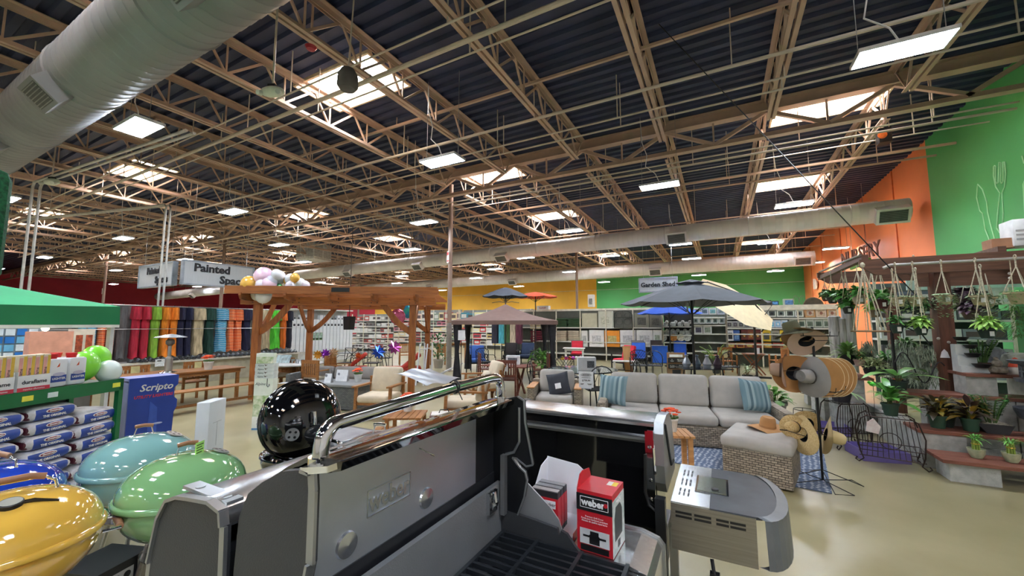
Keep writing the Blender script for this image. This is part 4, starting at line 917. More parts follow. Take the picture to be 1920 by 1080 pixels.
# boxed wall posters under the canopy (left)
q = onx(55, 640, -13.3)
t = thing('drinks_cooler', 'lit cooler with blue and white packages seen below the canopy', 'cooler', (-13.6, q.y-.5, 0))
MB().box(-.5, .0, -1.6, .75, 0, 2.1).build('cabinet', mat('9aa4a8', .4), t)
m_ = MB()
for i in range(6):
    for j in range(14):
        m_.m((i+j*j) % 3).box(0.0, .05, -1.55+j*.16, -1.42+j*.16, 1.0+i*.17, 1.14+i*.17)
m_.build('packages', [mat('2a78c8', .4), mat('dce8ee', .4), mat('6fb8e0', .4)], t)
t = thing('boxed_display', 'stack of orange and white cartons with bottle pictures behind the fluid jugs', 'boxes', (-10.6, onx(122, 640, -10.6).y, 0))
m_ = MB().m(0).box(-.3, 0, -.42, .1, 1.1, 1.62).m(1).box(-.3, .01, .1, .38, 1.0, 1.66).m(2).box(.01, .015, .13, .22, 1.1, 1.55).box(.01, .015, .26, .35, 1.1, 1.55).m(3).box(-.3, 0, -.5, .4, 0, 1.0)
m_.build('cartons', [mat('d59a82', .5, var=.08), mat('cfc6b4', .5), mat('a24a2c', .5, var=.3, scale=20), mat('6a6a66', .6)], t)
# hanging signs
SGN = mat('c3c8cb', .5, var=.05, scale=20, stretch=(8, 8, .1)); SFR = mat('9aa3ad', .4, .2)
def hang_sign(c, rz, w_, h, lines, label, sizes, extra=None):
    t = thing('hanging_sign', label, 'sign', c, rz)
    MB().box(-w_/2, w_/2, .0, .1, -h/2, h/2).build('corrugated_panel', SGN, t)
    MB().box(-w_/2-.06, -w_/2, -.03, .14, -h/2-.05, h/2+.05).box(w_/2, w_/2+.06, -.03, .14, -h/2-.05, h/2+.05).box(-w_/2, w_/2, -.03, .14, h/2, h/2+.05).box(-w_/2, w_/2, -.03, .14, -h/2-.05, -h/2).build('frame', SFR, t)
    for (s_, x, z, sz) in lines: text(s_, sz, INK, t, (x, -.02, z), (R(90), 0, 0), ext=.012, bold=.03*sz)
    m_ = MB()
    for x in (-w_*.4, w_*.4): m_.bar((x, .05, h/2), (x, .05, DECK-c[2]), .012)
    m_.build('hanging_wire', STEEL, t); return t
SX = -17.5
a = onx(345, 510, SX); b = onx(474, 512, SX); zt = onx(350, 489, SX).z; zl = onx(350, 531, SX).z
L_ = b.y-a.y; hh = zt-zl
hang_sign((SX, (a.y+b.y)/2, (zt+zl)/2), R(90), L_, hh, [('Painted', -.12*L_, hh*.24, hh*.5), ('Spaces', .22*L_, -hh*.24, hh*.5)], 'long hanging sign reading Painted Spaces, right one beside the balloons', 0)
xl = ony(262, 515, a.y).x; xr = ony(324, 507, a.y).x
hang_sign(((xl+xr)/2, a.y, (zt+zl)/2), 0, xr-xl, hh, [('Painted', -.05*(xr-xl), hh*.22, hh*.46), ('Spaces', .2*(xr-xl), -hh*.24, hh*.46)], 'hanging sign reading Painted Spaces seen at an angle, left one behind the conduits', 0)
# ================================================================ PICNIC SET
TK = wood('845327', 'a9743f', 1, .5); TK2 = wood('74481f', '966231', 0, .5)
def slat_top(m_, x0, x1, y0, y1, z, n, along='y', gap=.008, th=.025):
    for i in range(n):
        if along == 'y': w_ = (x1-x0)/n; m_.box(x0+i*w_, x0+(i+1)*w_-gap, y0, y1, z-th, z)
        else: w_ = (y1-y0)/n; m_.box(x0, x1, y0+i*w_, y0+(i+1)*w_-gap, z-th, z)
    return m_
p = onz(458, 690, .75)
def table(label, loc, rz, lx, ly, h=.75, wd=TK, n=7, round_=False, leg=.06, name='dining_table'):
    t = thing(name, label, 'table', loc, rz)
    slat_top(MB(), -lx/2, lx/2, -ly/2, ly/2, h, n).build('tabletop', wd, t)
    MB().box(-lx/2+.06, lx/2-.06, -ly/2+.08, -ly/2+.11, h-.11, h-.025).box(-lx/2+.06, lx/2-.06, ly/2-.11, ly/2-.08, h-.11, h-.025).box(-lx/2+.06, -lx/2+.09, -ly/2+.1, ly/2-.1, h-.11, h-.025).box(lx/2-.09, lx/2-.06, -ly/2+.1, ly/2-.1, h-.11, h-.025).build('apron', wd, t)
    for sx_ in (-1, 1):
        for sy in (-1, 1): MB().box(sx_*(lx/2-.1)-leg/2, sx_*(lx/2-.1)+leg/2, sy*(ly/2-.12)-leg/2, sy*(ly/2-.12)+leg/2, 0, h-.025).build('leg', wd, t)
    return t
t = table('long wooden dining table below the umbrella rack, with a heater on it', (-10.35, 4.1, 0), R(1), .85, 2.5)
def bench(label, loc, rz, L, back=False):
    t = thing('wooden_bench', label, 'bench', loc, rz)
    slat_top(MB(), -.18, .18, -L/2, L/2, .45, 4).build('seat', TK, t)
    for sy in (-1, 1):
        for sx_ in (-1, 1): MB().box(sx_*.15-.03, sx_*.15+.03, sy*(L/2-.12)-.03, sy*(L/2-.12)+.03, 0, .425).build('leg', TK2, t)
        MB().box(-.12, .12, sy*(L/2-.12)-.015, sy*(L/2-.12)+.015, .12, .17).build('stretcher', TK2, t)
    MB().box(-.02, .02, -L/2+.12, L/2-.12, .12, .17).build('stretcher', TK2, t)
    return t
bench('long wooden bench standing in front of the dining table', (-9.35, 4.5, 0), R(-1), 1.9)
def slat_chair(label, loc, rz, wd=TK, cush=None, arm=True, group=None):
    """rz=0: faces -y"""
    t = thing('wooden_chair', label, 'chair', loc, rz, group)
    slat_top(MB(), -.24, .24, -.22, .24, .44, 6, 'x').build('seat', wd, t)
    m_ = MB()
    m_.box(-.25, .25, .22, .25, .82, .9).box(-.25, .25, .22, .25, .5, .55)
    for i in range(7): m_.box(-.2+i*.062, -.165+i*.062, .225, .245, .55, .82)
    m_.build('backrest', wd, t)
    for (x, y) in ((-.23, -.2), (.23, -.2), (-.23, .23), (.23, .23)): MB().box(x-.022, x+.022, y-.022, y+.022, 0, .64 if y < 0 else .9).build('leg', wd, t)
    if arm:
        for x in (-.24, .24): MB().box(x-.03, x+.03, -.24, .24, .64, .665).build('armrest', wd, t)
    if cush: MB().rbox((0, 0, .475), (.44, .42, .07), .03).build('cushion', mat(cush, .9, var=.05), t, True)
    return t
q = onx(292, 700, -10.9); slat_chair('wooden slatted chair behind the table, left, with a paper tag', (-10.95, 3.6, 0), R(90+180) if False else R(-90), group=None)
slat_chair('wooden slatted chair behind the table, right, with a tag', (-10.95, 4.7, 0), R(-90))
slat_chair('wooden armchair with pale cushion at the right end of the long table', (-9.95, 6.15, 0), R(180) if False else R(0), cush='cbbfa6')
for (y, lb) in ((3.6, 'left'), (4.7, 'right')):
    u = tag(MB().box(0, .004, -.07, .07, -.09, .09).build('paper_tag', mat('cfd19a', .6)), 'yellowish paper tag on the %s chair behind the long table' % lb, 'tag'); u.location = (-10.66, y, .80)
# heater
t = thing('patio_heater', 'steel tabletop patio heater with a round reflector on the long table', 'heater', (-10.15, 3.95, .75))
MB().lathe([(.15, 0), (.15, .012), (.05, .04), (.03, .05)], 24).build('base', CHROME, t, 40); MB().lathe([(.065, .04), (.065, .3), (.03, .34), (.03, .55)], 20).build('body', STEEL, t, 40)
MB().lathe([(.03, .55), (.075, .6), (.075, .66), (.04, .7)], 20).build('burner', mat('77797a', .4, .7), t, 40); MB().lathe([(0, .8), (.1, .785), (.27, .735), (.27, .725), (.1, .76), (0, .77)], 32).build('reflector', mat('d3dbe0', .25, .7), t, 40)
def flower_pot(label, p, s_=1, petal='e8531c', pot='d8d8d4', leaves=True):
    t = thing('flower_pot', label, 'potted flowers', p)
    MB().lathe([(.045*s_, 0), (.06*s_, .1*s_), (.065*s_, .105*s_), (.065*s_, .12*s_), (.055*s_, .12*s_), (.05*s_, .1*s_), (0, .1*s_)], 20).build('pot', mat(pot, .5), t, 40)
    rn = random.Random(3); m_ = MB()
    for i in range(34):
        a = rn.uniform(0, 6.28); e = rn.uniform(0, 1.3); r_ = .075*s_
        c = Vector((r_*math.cos(a)*math.sin(e), r_*math.sin(a)*math.sin(e), .15*s_+r_*math.cos(e)*.8))
        for k in range(5):
            aa = k*1.257+a; m_.ball(c+Vector((.014*s_*math.cos(aa), .014*s_*math.sin(aa), 0)), (.013*s_, .013*s_, .006*s_), 6, 4)
    m_.build('blossoms', mat(petal, .6, var=.15, scale=30), t, True)
    if leaves:
        m_ = MB()
        for i in range(20):
            a = rn.uniform(0, 6.28); c = Vector((.05*s_*math.cos(a), .05*s_*math.sin(a), .13*s_)); m_.ball(c, (.02*s_, .02*s_, .012*s_), 6, 4)
        m_.build('leaves', mat('4c6b2c', .7), t, True)
    return t
flower_pot('small pot of orange flowers on the long wooden table', (-10.1, 4.65, .75), 1.5)
# ================================================================ PERGOLA
CED = wood('84491f', 'ad6a30', 2, .5); CEDX = wood('84491f', 'ad6a30', 0, .5); CEDY = wood('78421c', 'a0602c', 1, .5)
PGO = Vector((-6.73, 7.46, 0)); PGR = R(33)
t = thing('wooden_pergola', 'reddish brown timber pergola with curved braces over the grey lounge set', 'pergola', PGO, PGR)
L_, D_ = 3.65, 3.0; ZT = 2.42
for (x, y) in ((0, 0), (-L_, 0), (0, D_), (-L_, D_)):
    p_ = MB().box(x-.075, x+.075, y-.075, y+.075, 0, ZT).build('post', CED, t)
for y in (-.1, .1):
    for yy in (0, D_): MB().box(-L_-.35, .55, yy+y-.02, yy+y+.02, ZT-.2, ZT-.02).build('beam', CEDX, t)
for i in range(5):
    x = -L_-.1+i*(L_+.2)/4; MB().prism([(-.65, ZT-.02), (-.6, ZT-.1), (-.45, ZT-.12), (D_+.45, ZT-.12), (D_+.6, ZT-.1), (D_+.65, ZT-.02), (D_+.65, ZT+.05), (-.65, ZT+.05)], .05, 'yz', x).build('rafter', CEDY, t)
MB().box(-L_-.42, .65, -.62, -.57, ZT+.02, ZT+.2).build('fascia', CEDX, t); MB().box(-L_-.42, .65, -.3, -.26, ZT+.05, ZT+.19).build('fascia', CEDX, t)
for i in range(14):
    y = -.1+i*(D_+.2)/13; MB().box(-L_-.35, .6, y-.02, y+.02, ZT+.05, ZT+.1).build('purlin', CEDX, t)
def brace(x, y, dx, dy):
    pts = []; m_ = MB(); n = 8
    for i in range(n+1):
        u = i/n; a = u*math.pi/2; pts.append(Vector((x+dx*.75*(u+.09*math.sin(math.pi*u)*(-1) if False else x*0+u), y+dy*.75*u, ZT-.85+.72*(u-.13*math.sin(math.pi*u)))) if False else Vector((x+dx*.78*u, y+dy*.78*u, ZT-.9+.8*(u-.12*math.sin(math.pi*u)))))
    for a, b in zip(pts, pts[1:]): m_.bar(a, b, .05, .14)
    m_.build('brace', CED, t)
for (x, y, sx_, sy) in ((0, 0, -1, 1), (-L_, 0, 1, 1), (0, D_, -1, -1), (-L_, D_, 1, -1)): brace(x, y, sx_, 0); brace(x, y, 0, sy)
m_ = MB()
for k in range(5):
    for zz in (ZT-.06, ZT-.15): m_.box(-L_*k/4-.08, -L_*k/4-.06, -.125, -.118, zz-.01, zz+.01).box(-L_*k/4+.06, -L_*k/4+.08, -.125, -.118, zz-.01, zz+.01)
m_.build('bolt', BLACK, t)
MB().box(-1.75, -1.35, -.635, -.622, ZT+.07, ZT+.17).build('name_plate', BLACK, t)
# balloon cluster on its left corner
def pgl(x, y, z=0): return PGO+Matrix.Rotation(PGR, 3, 'Z') @ Vector((x, y, z))
def ph_y(px, py, lx):   # point of given pixel on the pergola front plane
    d = ray(px, py); n = Matrix.Rotation(PGR, 3, 'Z') @ Vector((0, 1, 0)); s_ = (PGO-n*.45).dot(n); tt = s_/Vector(d).dot(n); return Vector((d[0]*tt, d[1]*tt, EYE+d[2]*tt))
bl = [(467, 533, 13, 'e2b04a'), (484, 517, 15, 'e9c6d8'), (503, 518, 12, 'dfe1ea'), (505, 534, 12, 'eccbdc'), (484, 553, 13, 'e8ecea'), (462, 551, 10, 'e6e6dc'), (492, 535, 11, 'dcd8e4'), (512, 540, 8, '2fae62'), (522, 525, 8, 'e0a83a'), (519, 515, 9, 'e2e4e8'), (535, 522, 9, 'dfe4ea'), (537, 526, 7, '58a8d8'), (553, 521, 8, 'e2b04a'), (553, 532, 10, 'e9ebea'), (530, 533, 11, 'f0c4d6'), (545, 537, 9, 'e4dfe6'), (563, 534, 8, 'e6dbe2'), (458, 541, 8, 'e8e2cf'), (510, 526, 9, 'd8dae8'), (497, 524, 9, 'eed0de')]
nm = {'e2b04a': 'golden yellow', 'e0a83a': 'mustard', 'e9c6d8': 'pale pink', 'dfe1ea': 'pale grey', '2fae62': 'green', '58a8d8': 'sky blue', 'f0c4d6': 'rose pink', 'e8ecea': 'big white'}
for i, (px, py, r_, c) in enumerate(bl):
    p = ph_y(px, py, 0); dd = (p-Vector((0, 0, EYE))).length
    b_ = balloon(p+Vector((.0, .12*(i % 3), 0)), r_*dd/735*.92, c, {0: 'large golden balloon at the left of the pergola bunch', 1: 'largest pale pink balloon on top of the pergola bunch', 4: 'big white balloon lowest in the pergola bunch', 7: 'green balloon in the pergola bunch', 8: 'mustard balloon in the middle of the pergola bunch', 11: 'sky blue balloon in the pergola bunch', 12: 'golden balloon at the right end of the pergola bunch', 14: 'rose pink balloon right of the green one'}.get(i, 'white or pale pastel balloon in the bunch on the pergola corner'), group='balloons on the pergola corner')
    if not b_['label'].startswith('white or'): del b_['group']
# speaker under the pergola
t = thing('hanging_speaker', 'black box speaker hanging on a cable under the pergola', 'speaker', pgl(-1.9, 1.2, 0))
q = onx(657, 603, t.location.x)
MB().prism([(-.09, q.z-.22), (.09, q.z-.22), (.13, q.z+.14), (-.13, q.z+.14)], .2, 'xz', -.1).build('cabinet', BLACK, t); MB().bar((0, 0, q.z+.14), (0, 0, 4.5), .012).build('cable', BLACK, t)
t.location.z = 0
# ================================================================ LOUNGE UNDER THE PERGOLA
WG = weave('54585a', '6b6e6c', 20); WL = weave('8a7f70', 'b5a793', 17, bump=1.2); CUG = mat('87827d', .95, var=.05, bump=.15, bscale=60); CUL = mat('b0aca5', .95, var=.04, bump=.12, bscale=80); CRM = mat('c9bca4', .95, var=.05, bump=.2, bscale=30)
def cushion(m_, c, size, puff=.22, M=None):
    return m_.rbox(c, size, min(size)*.38, M, 3)
def pillow(name, label, cat, p, rot, w_, h, th, m_, extra=None):
    t = thing(name, label, cat, p, rot=rot)
    def fn(sgn):
        def f(u, v):
            x, y = u*2-1, v*2-1; e = (1-x**4)*(1-y**4); k = 1-.10*(1-abs(x*y))*((x*x)*(1-y*y)+(y*y)*(1-x*x))
            return Vector((x*w_/2*(1-.06*(1-y*y)*0+.0)*(1-.07*(1-y*y)*abs(x)) , sgn*th/2*max(e, 0)**.6, y*h/2*(1-.07*(1-x*x)*abs(y))))
        return f
    b = MB(); b.grid(fn(1), 14, 14); b.grid(fn(-1), 14, 14); b.build('cover', m_, t, 60)
    return t
def sofa(name, label, loc, rz, L, wick, cush, back_h=.74, n=3, D=.85, arms=True, ctop=.9, ah=.62):
    """back along +y, faces -y; origin at the middle of the back"""
    t = thing(name, label, 'sofa', loc, rz)
    MB().box(-L/2, L/2, -D, 0, .02, .3, ch=.02).build('base', wick, t); MB().box(-L/2, L/2, -.1, 0, .02, back_h, ch=.03).build('back_frame', wick, t)
    if arms:
        for s_ in (-1, 1):
            x = s_*(L/2-.07); MB().rbox((x, -D/2, ah/2), (.14, D, ah), .04).build('arm', wick, t, 40)
    w_ = (L-(.3 if arms else .04))/n
    for i in range(n):
        x = -(n-1)*w_/2+i*w_
        cushion(MB(), (x, -D/2-.05, .37), (w_-.01, D-.12, .15)).build('seat_cushion', cush, t, 50)
        M = Matrix.Translation((x, -.2, .43)) @ Matrix.Rotation(R(-14), 4, 'X')
        cushion(MB(), (0, 0, (ctop-.43)/2), (w_-.02, .19, ctop-.42), M=M).build('back_cushion', cush, t, 50)
    return t
q = onz(620, 745, 0)
# wicker storage box
t = thing('storage_box', 'grey woven storage box with flat lid, used as a table before the grey sofa', 'storage box', onz(618, 771, 0)+Vector((-.15, .42, 0)), R(12))
MB().box(-.6, .6, -.34, .3, .02, .47, ch=.01).build('woven_body', WG, t); MB().box(-.63, .63, -.37, .33, .47, .52, ch=.01).build('lid', mat('767a7b', .6, var=.1, scale=4, stretch=(1, 10, 10)), t)
bx = t.location
def on_box(x, y, z): return bx+Matrix.Rotation(R(12), 3, 'Z') @ Vector((x, y, z))
flower_pot('white pot of orange flowers on the grey storage box', on_box(.28, .12, .52), 1.35)
for (x, y, w_, lb, tx) in ((-.22, -.18, .16, 'folded white price card standing at the front of the storage box', None), (-.12, .12, .28, 'white brochure with pictures standing on the storage box', None)):
    u = tag(MB().m(0).prism([(-.05, 0), (0, .19 if w_ < .2 else .24), (.05, 0), (.045, 0), (0, .18 if w_ < .2 else .23), (-.045, 0)], w_, 'yz', -w_/2).m(1).ball((-w_*.25, -.028, .15), (.03, .004, .03), 12, 6).build('table_card', [mat('dcdfe2', .5, var=.05, scale=20), mat('8b8f96', .5)]), lb, 'card'); u.location = on_box(x, y, .52); u.rotation_euler = (0, 0, R(15))
sofa('grey_sofa', 'dark grey outdoor sofa with three grey cushions under the pergola', Vector((-8.12, 6.83, 0)), R(21), 2.25, WG, CUG, back_h=.58, ctop=.73)
bpy.context.view_layer.update()
# green leafy plant and white frames at the pergola right side
def wood_armchair(label, loc, rz, cush=CRM, wd=TK):
    t = thing('wooden_armchair', label, 'armchair', loc, rz)
    for (x, y, h) in ((-.33, -.34, .6), (.33, -.34, .6), (-.33, .34, .72), (.33, .34, .72)): MB().bar((x, y, 0), (x, y*.92, h), .05, .05).build('leg', wd, t)
    for x in (-.33, .33): MB().bar((x, -.42, .6), (x, .4, .58), .075, .03).build('armrest', wd, t)
    MB().box(-.31, .31, -.33, .33, .26, .31).build('seat_frame', wd, t)
    m_ = MB()
    for i in range(7): m_.bar((-.27+i*.09, .3, .3), (-.27+i*.09, .44, .8), .03, .02)
    m_.bar((-.32, .43, .8), (.32, .43, .8), .05, .03); m_.build('backrest', wd, t)
    cushion(MB(), (0, -.03, .37), (.62, .66, .14)).build('seat_cushion', cush, t, 50)
    M = Matrix.Translation((0, .24, .42)) @ Matrix.Rotation(R(-15), 4, 'X')
    cushion(MB(), (0, 0, .24), (.6, .16, .5), M=M).build('back_cushion', cush, t, 50)
    return t
wood_armchair('wooden armchair with cream cushions facing the camera, left of the chrome handle', onz(712, 780, 0), R(22))
wood_armchair('wooden armchair with cream cushions behind the chrome handle, seen side on', onz(868, 800, 0)+Vector((-.1, .25, 0)), R(-62))
wood_armchair('wooden armchair with pale cushions behind the price sleeve, facing away left', onz(905, 752, 0), R(-40))
def low_table(label, loc, rz, sx_=.55, sy=.55, h=.42, wd=TK, shelf=True):
    t = thing('coffee_table', label, 'table', loc, rz)
    slat_top(MB(), -sx_/2, sx_/2, -sy/2, sy/2, h, 6).build('tabletop', wd, t)
    for a in (-1, 1):
        for b in (-1, 1): MB().box(a*(sx_/2-.05)-.025, a*(sx_/2-.05)+.025, b*(sy/2-.05)-.025, b*(sy/2-.05)+.025, 0, h-.025).build('leg', wd, t)
    if shelf: slat_top(MB(), -sx_/2+.03, sx_/2-.03, -sy/2+.03, sy/2-.03, .15, 8).build('shelf', wd, t)
    return t
low_table('square slatted coffee table below the chrome handle', onz(762, 776, .42)+Vector((0, 0, -.42)), R(30))
low_table('low slatted table in front of the square coffee table', onz(742, 812, .2)+Vector((0, 0, -.2)), R(30), .7, .6, .22, shelf=False)
flower_pot('orange flowers on the coffee table behind the chrome handle', onz(762, 776, .42)+Vector((-.12, .16, 0)), 1.3)
t = thing('maroon_carton', 'maroon carton with white lid and handle below the chrome handle', 'box', onz(832, 812, 0), R(35))
MB().box(-.22, .22, -.16, .16, 0, .3, ch=.004).build('carton', mat('6b1a2c', .45), t); MB().box(-.2, .2, -.14, .14, .3, .32).build('lid', mat('d9d5ce', .4), t); MB().box(-.14, .14, -.163, -.16, .08, .22).build('label', mat('c6b6b0', .5), t)
MB().tube([(-.08, 0, .32), (-.06, 0, .37), (.06, 0, .37), (.08, 0, .32)], .008).build('handle', BLACK, t)
# leaf plants ---------------------------------------------------------------
def leafmesh(m_, base, d, L, W, droop=.35, fold=.15, n=5, up=(0, 0, 1)):
    """one pointed leaf starting at base heading d"""
    d = Vector(d).normalized(); up = Vector(up); s_ = d.cross(up)
    if s_.length < .05: s_ = Vector((1, 0, 0))
    s_.normalize(); nrm = s_.cross(d).normalized(); vs_ = []
    for i in range(n+1):
        u = i/n; c = Vector(base)+d*L*u-Vector((0, 0, 1))*droop*L*u*u; w_ = W*.5*math.sin(math.pi*min(1, (u*.94+.06)))**.8 if i < n else .0005
        vs_ += [c+s_*w_+nrm*fold*w_, c, c-s_*w_+nrm*fold*w_]
    fs = []
    for i in range(n): a = i*3; fs += [(a, a+1, a+4, a+3), (a+1, a+2, a+5, a+4)]
    m_.add(vs_, fs)
LEAF = mat('3f7a2c', .4, var=.25, scale=6, col2='6aa33e'); DLEAF = mat('244f24', .4, var=.2, scale=6, col2='3f7336'); LLEAF = mat('7fae3e', .45, var=.2, scale=8, col2='a9cc62'); SOIL = mat('3a2d22', .95, var=.2, scale=60)
def potmesh(m_, r_, h, kind='round'):
    m_.lathe([(0, 0), (r_*.72, 0), (r_*.95, h*.86), (r_*1.05, h*.87), (r_*1.05, h), (r_*.93, h), (r_*.9, h*.88), (0, h*.88)], 22)
def plant(label, p, pr=.12, ph=.2, pot='3a4a44', n=30, L=.25, W=.07, spread=1.0, rise=.25, mat_=None, seed=1, droop=.5, name='potted_plant', stem=0, group=None, cat='plant', mats2=None, elmin=.1, elmax=1.3, hang=False):
    t = thing(name, label, cat, p, group=group); rn = random.Random(seed)
    m_ = MB(); potmesh(m_, pr, ph); m_.build('pot', mat(pot, .55, var=.05), t, 40)
    MB().lathe([(0, ph*.9), (pr*.9, ph*.9)], 18).build('soil', SOIL, t)
    b = MB()
    for i in range(n):
        a = rn.uniform(0, 6.283); el = rn.uniform(elmin, elmax); h0 = ph*.9+rn.uniform(0, rise)+stem
        d = Vector((math.cos(a)*math.cos(el), math.sin(a)*math.cos(el), math.sin(el))); r0 = pr*.4*rn.random()*spread+rn.uniform(0, rise*.5)*spread*math.cos(el)
        b.m(rn.randrange(2) if mats2 else 0)
        leafmesh(b, (r0*math.cos(a), r0*math.sin(a), h0), d, L*rn.uniform(.6, 1.1), W*rn.uniform(.7, 1.2), droop*rn.uniform(.6, 1.3))
    b.build('foliage', [mat_ or LEAF]+([mats2] if mats2 else []), t, True)
    s_ = MB()
    for i in range(6): a = i*1.05; s_.tube([(pr*.2*math.cos(a), pr*.2*math.sin(a), ph*.88), (pr*.35*math.cos(a), pr*.35*math.sin(a), ph+stem+rise*.7)], .006, 5)
    s_.build('stem', mat('4f5c2c', .6), t)
    return t
plant('bushy cone shaped green tree in a pot beside the steel column', onz(822, 690, 0), .22, .35, 'b3aea4', 150, .24, .08, 1.6, 1.0, DLEAF, 4, .5, name='potted_tree')
# white folded lounger frames
for k, (px, lb) in enumerate(((783, 'left'), (797, 'right'))):
    p = onz(px+6, 722-5*k, 0)
    t = thing('lounger_frame', 'white tubular lounger frame leaning by the pergola post, %s one' % lb, 'lounger frame', p, R(20+8*k))
    for x in (-.12, .12): MB().tube([(x, -.1, 0), (x-.12, .5, 1.15)], .022).build('rail', mat('d8dadb', .3), t)
    MB().tube([(-.13, 0, .2), (.1, 0, .2)], .015).tube([(-.2, .4, 1.0), (.02, .4, 1.0)], .015).build('crossbar', mat('d8dadb', .3), t)
    MB().tube([(.1, -.1, .1), (1.0, .3, .55)], .02).build('support_arm', mat('d8dadb', .3), t)
# alpine carton stack
AL = mat('cfdccb', .5, var=.1, scale=8, col2='e3e8de')
q = onz(489, 806, 0)
t = thing('product_carton', 'tall pale green printed carton with water garden pictures, lower part of the stack', 'box', q, R(32))
b = MB().m(0).box(-.15, .15, 0, .16, 0, .84).m(1).box(-.148, .148, -.003, 0, .22, .56).m(2).box(-.15, .15, -.003, 0, .0, .21).m(3).box(-.15, .15, -.004, 0, 0, .03)
b.build('carton', [AL, mat('6f9a4a', .5, var=.5, scale=14, col2='e6ead8'), mat('e6e8e2', .5), mat('5f8fc0', .5)], t)
text('Alpine', .065, mat('4b5a55', .5), t, (-.05, -.005, .75), (R(90), 0, 0), shear=.3); MB().tube([(.06, -.004, .84), (.06, -.004, .72), (.075, -.004, .70), (.095, -.004, .72), (.095, -.004, .75)], .005).build('handle_picture', BLACK, t)
text('. Cool fill opening\n. Look like stone\n. Easy clean pond', .026, mat('55605a', .5), t, (0, -.004, .12), (R(90), 0, 0), ext=.0004)
for i in range(4):
    u = thing('flat_carton', 'flat pale printed carton in the stack on the tall green carton', 'box', q+Vector((0, 0, .84+.062*i)), R(32+1.5*(-1)**i), group='flat cartons of the green stack')
    MB().box(-.15, .15, 0, .16, 0, .06).build('carton', mat('c9d3ce', .5, var=.08), u); text('Alpine', .04, mat('4b5a55', .5), u, (-.06, -.002, .03), (R(90), 0, 0), shear=.3, ext=.0005)
    MB().prism([(.0, .05), (.02, .02), (.06, .05), (.03, .04)], .002, 'xz', -.003).build('bird_mark', mat('5a4a38', .5), u)
u = thing('top_carton', 'topmost carton with pond lily picture standing on the flat cartons', 'box', q+Vector((0, .0, 1.09)), R(32)); MB().m(0).box(-.14, .14, 0, .1, 0, .17).m(1).box(-.14, .14, -.003, 0, 0, .11).build('carton', [AL, mat('6f9a4a', .5, var=.5, scale=14, col2='e6ead8')], u)
t = thing('grey_carton', 'grey carton with a coiled hose picture right of the printed stack', 'box', q+Vector((.05, .42, 0)), R(30))
MB().box(-.16, .16, -.1, .1, 0, .72, ch=.004).build('carton', mat('a9adb2', .5), t); MB().tube([Vector((.07*math.cos(a), -.103, .45+.1*math.sin(a))) for a in [k*.3 for k in range(21)]], .003, 5).tube([Vector((.05*math.cos(a), -.103, .45+.08*math.sin(a))) for a in [k*.3 for k in range(21)]], .003, 5).build('hose_picture', BLACK, t); MB().box(-.16, .16, -.102, -.1, .6, .72).build('top_band', mat('c9a884', .6), t)
# round white table with X legs and chairs
rt = onz(543, 682, .76)+Vector((0, .2, -.76))
t = thing('round_table', 'round white topped table on dark wooden crossed legs behind the printed stack', 'table', rt, R(20))
MB().lathe([(0, .72), (.6, .72), (.62, .74), (.62, .76), (0, .76)], 36).build('tabletop', mat('dcdedd', .35), t, 40)
for k in range(4):
    a = R(45+90*k); MB().bar((.12*math.cos(a), .12*math.sin(a), 0), (.1*math.cos(a), .1*math.sin(a), .72), .06, .06).build('leg', TK2, t); MB().bar((.5*math.cos(a), .5*math.sin(a), .02), (.1*math.cos(a), .1*math.sin(a), .42), .06, .05).build('foot', TK2, t)
for i, (dx, dy, rz, lb) in enumerate(((-.95, -.2, 100, 'left of the round white table'), (.35, .95, 200, 'behind the round white table'), (.95, -.1, -80, 'right of the round white table'))):
    slat_chair('wooden chair with pale cushion ' + lb, rt+Vector((dx, dy, 0)), R(rz-180 if False else rz-90), cush='c9c0ae')
for i in range(5):
    u = tag(MB().lathe([(.03, 0), (.045, .1), (.04, .1), (.028, .01), (0, .01)], 14).build('cup', mat(['9aa4a0', '4a5054', 'c9cdd0', 'b9c4c9', '5b6366'][i], .3), None, True), ['pale cup at the left of the round table', 'dark cup on the round table', 'white cup on the round table', 'glassy cup on the round table', 'dark tumbler at the right of the round table'][i], 'cup'); u.location = rt+Vector((-.1+.1*i, -.05+.04*(i % 2), .76))
t = tag(MB().prism([(-.08, 0), (0, .2), (.08, 0), (.07, 0), (0, .185), (-.07, 0)], .4, 'yz', -.2).build('brochure', mat('b9cfd2', .5, var=.2, scale=14)), 'pale blue picture brochure on the round white table', 'brochure'); t.location = rt+Vector((-.38, -.1, .76)); t.rotation_euler = (0, 0, R(20))
# ================================================================ SECTIONAL SOFA, OTTOMAN, RUG
q = Vector((-.62, 7.28, 0))
SOF = sofa('sectional_sofa', 'light grey three seat outdoor sofa with grey woven frame at centre right', q, R(10), 2.62, WL, CUL, back_h=.72, D=1.0, ctop=.93, ah=.56)
STR = stripes(['6d8a93', '8aa2a8', '5a7680', '9db3b6', '6d8a93', '7f98a0'], 0, 4.2)
def sofl(x, y, z): return q+Matrix.Rotation(R(10), 3, 'Z') @ Vector((x, y, z))
pillow('striped_pillow', 'blue grey striped pillow at the left end of the light grey sofa', 'pillow', sofl(-1.1, -.52, .68), (R(-18), 0, R(-8)), .48, .48, .16, STR)
pillow('striped_pillow', 'blue grey striped pillow at the right end of the light grey sofa', 'pillow', sofl(.98, -.42, .68), (R(-20), R(8), R(38)), .5, .48, .16, STR)
t = thing('ottoman', 'grey woven ottoman with thick light grey cushion beside the hat rack', 'ottoman', (.36, 5.55, 0), R(-13))
MB().box(-.33, .33, -.38, .38, .02, .36, ch=.015).build('woven_base', WL, t); cushion(MB(), (0, 0, .42), (.7, .8, .14)).build('cushion', CUL, t, 50)
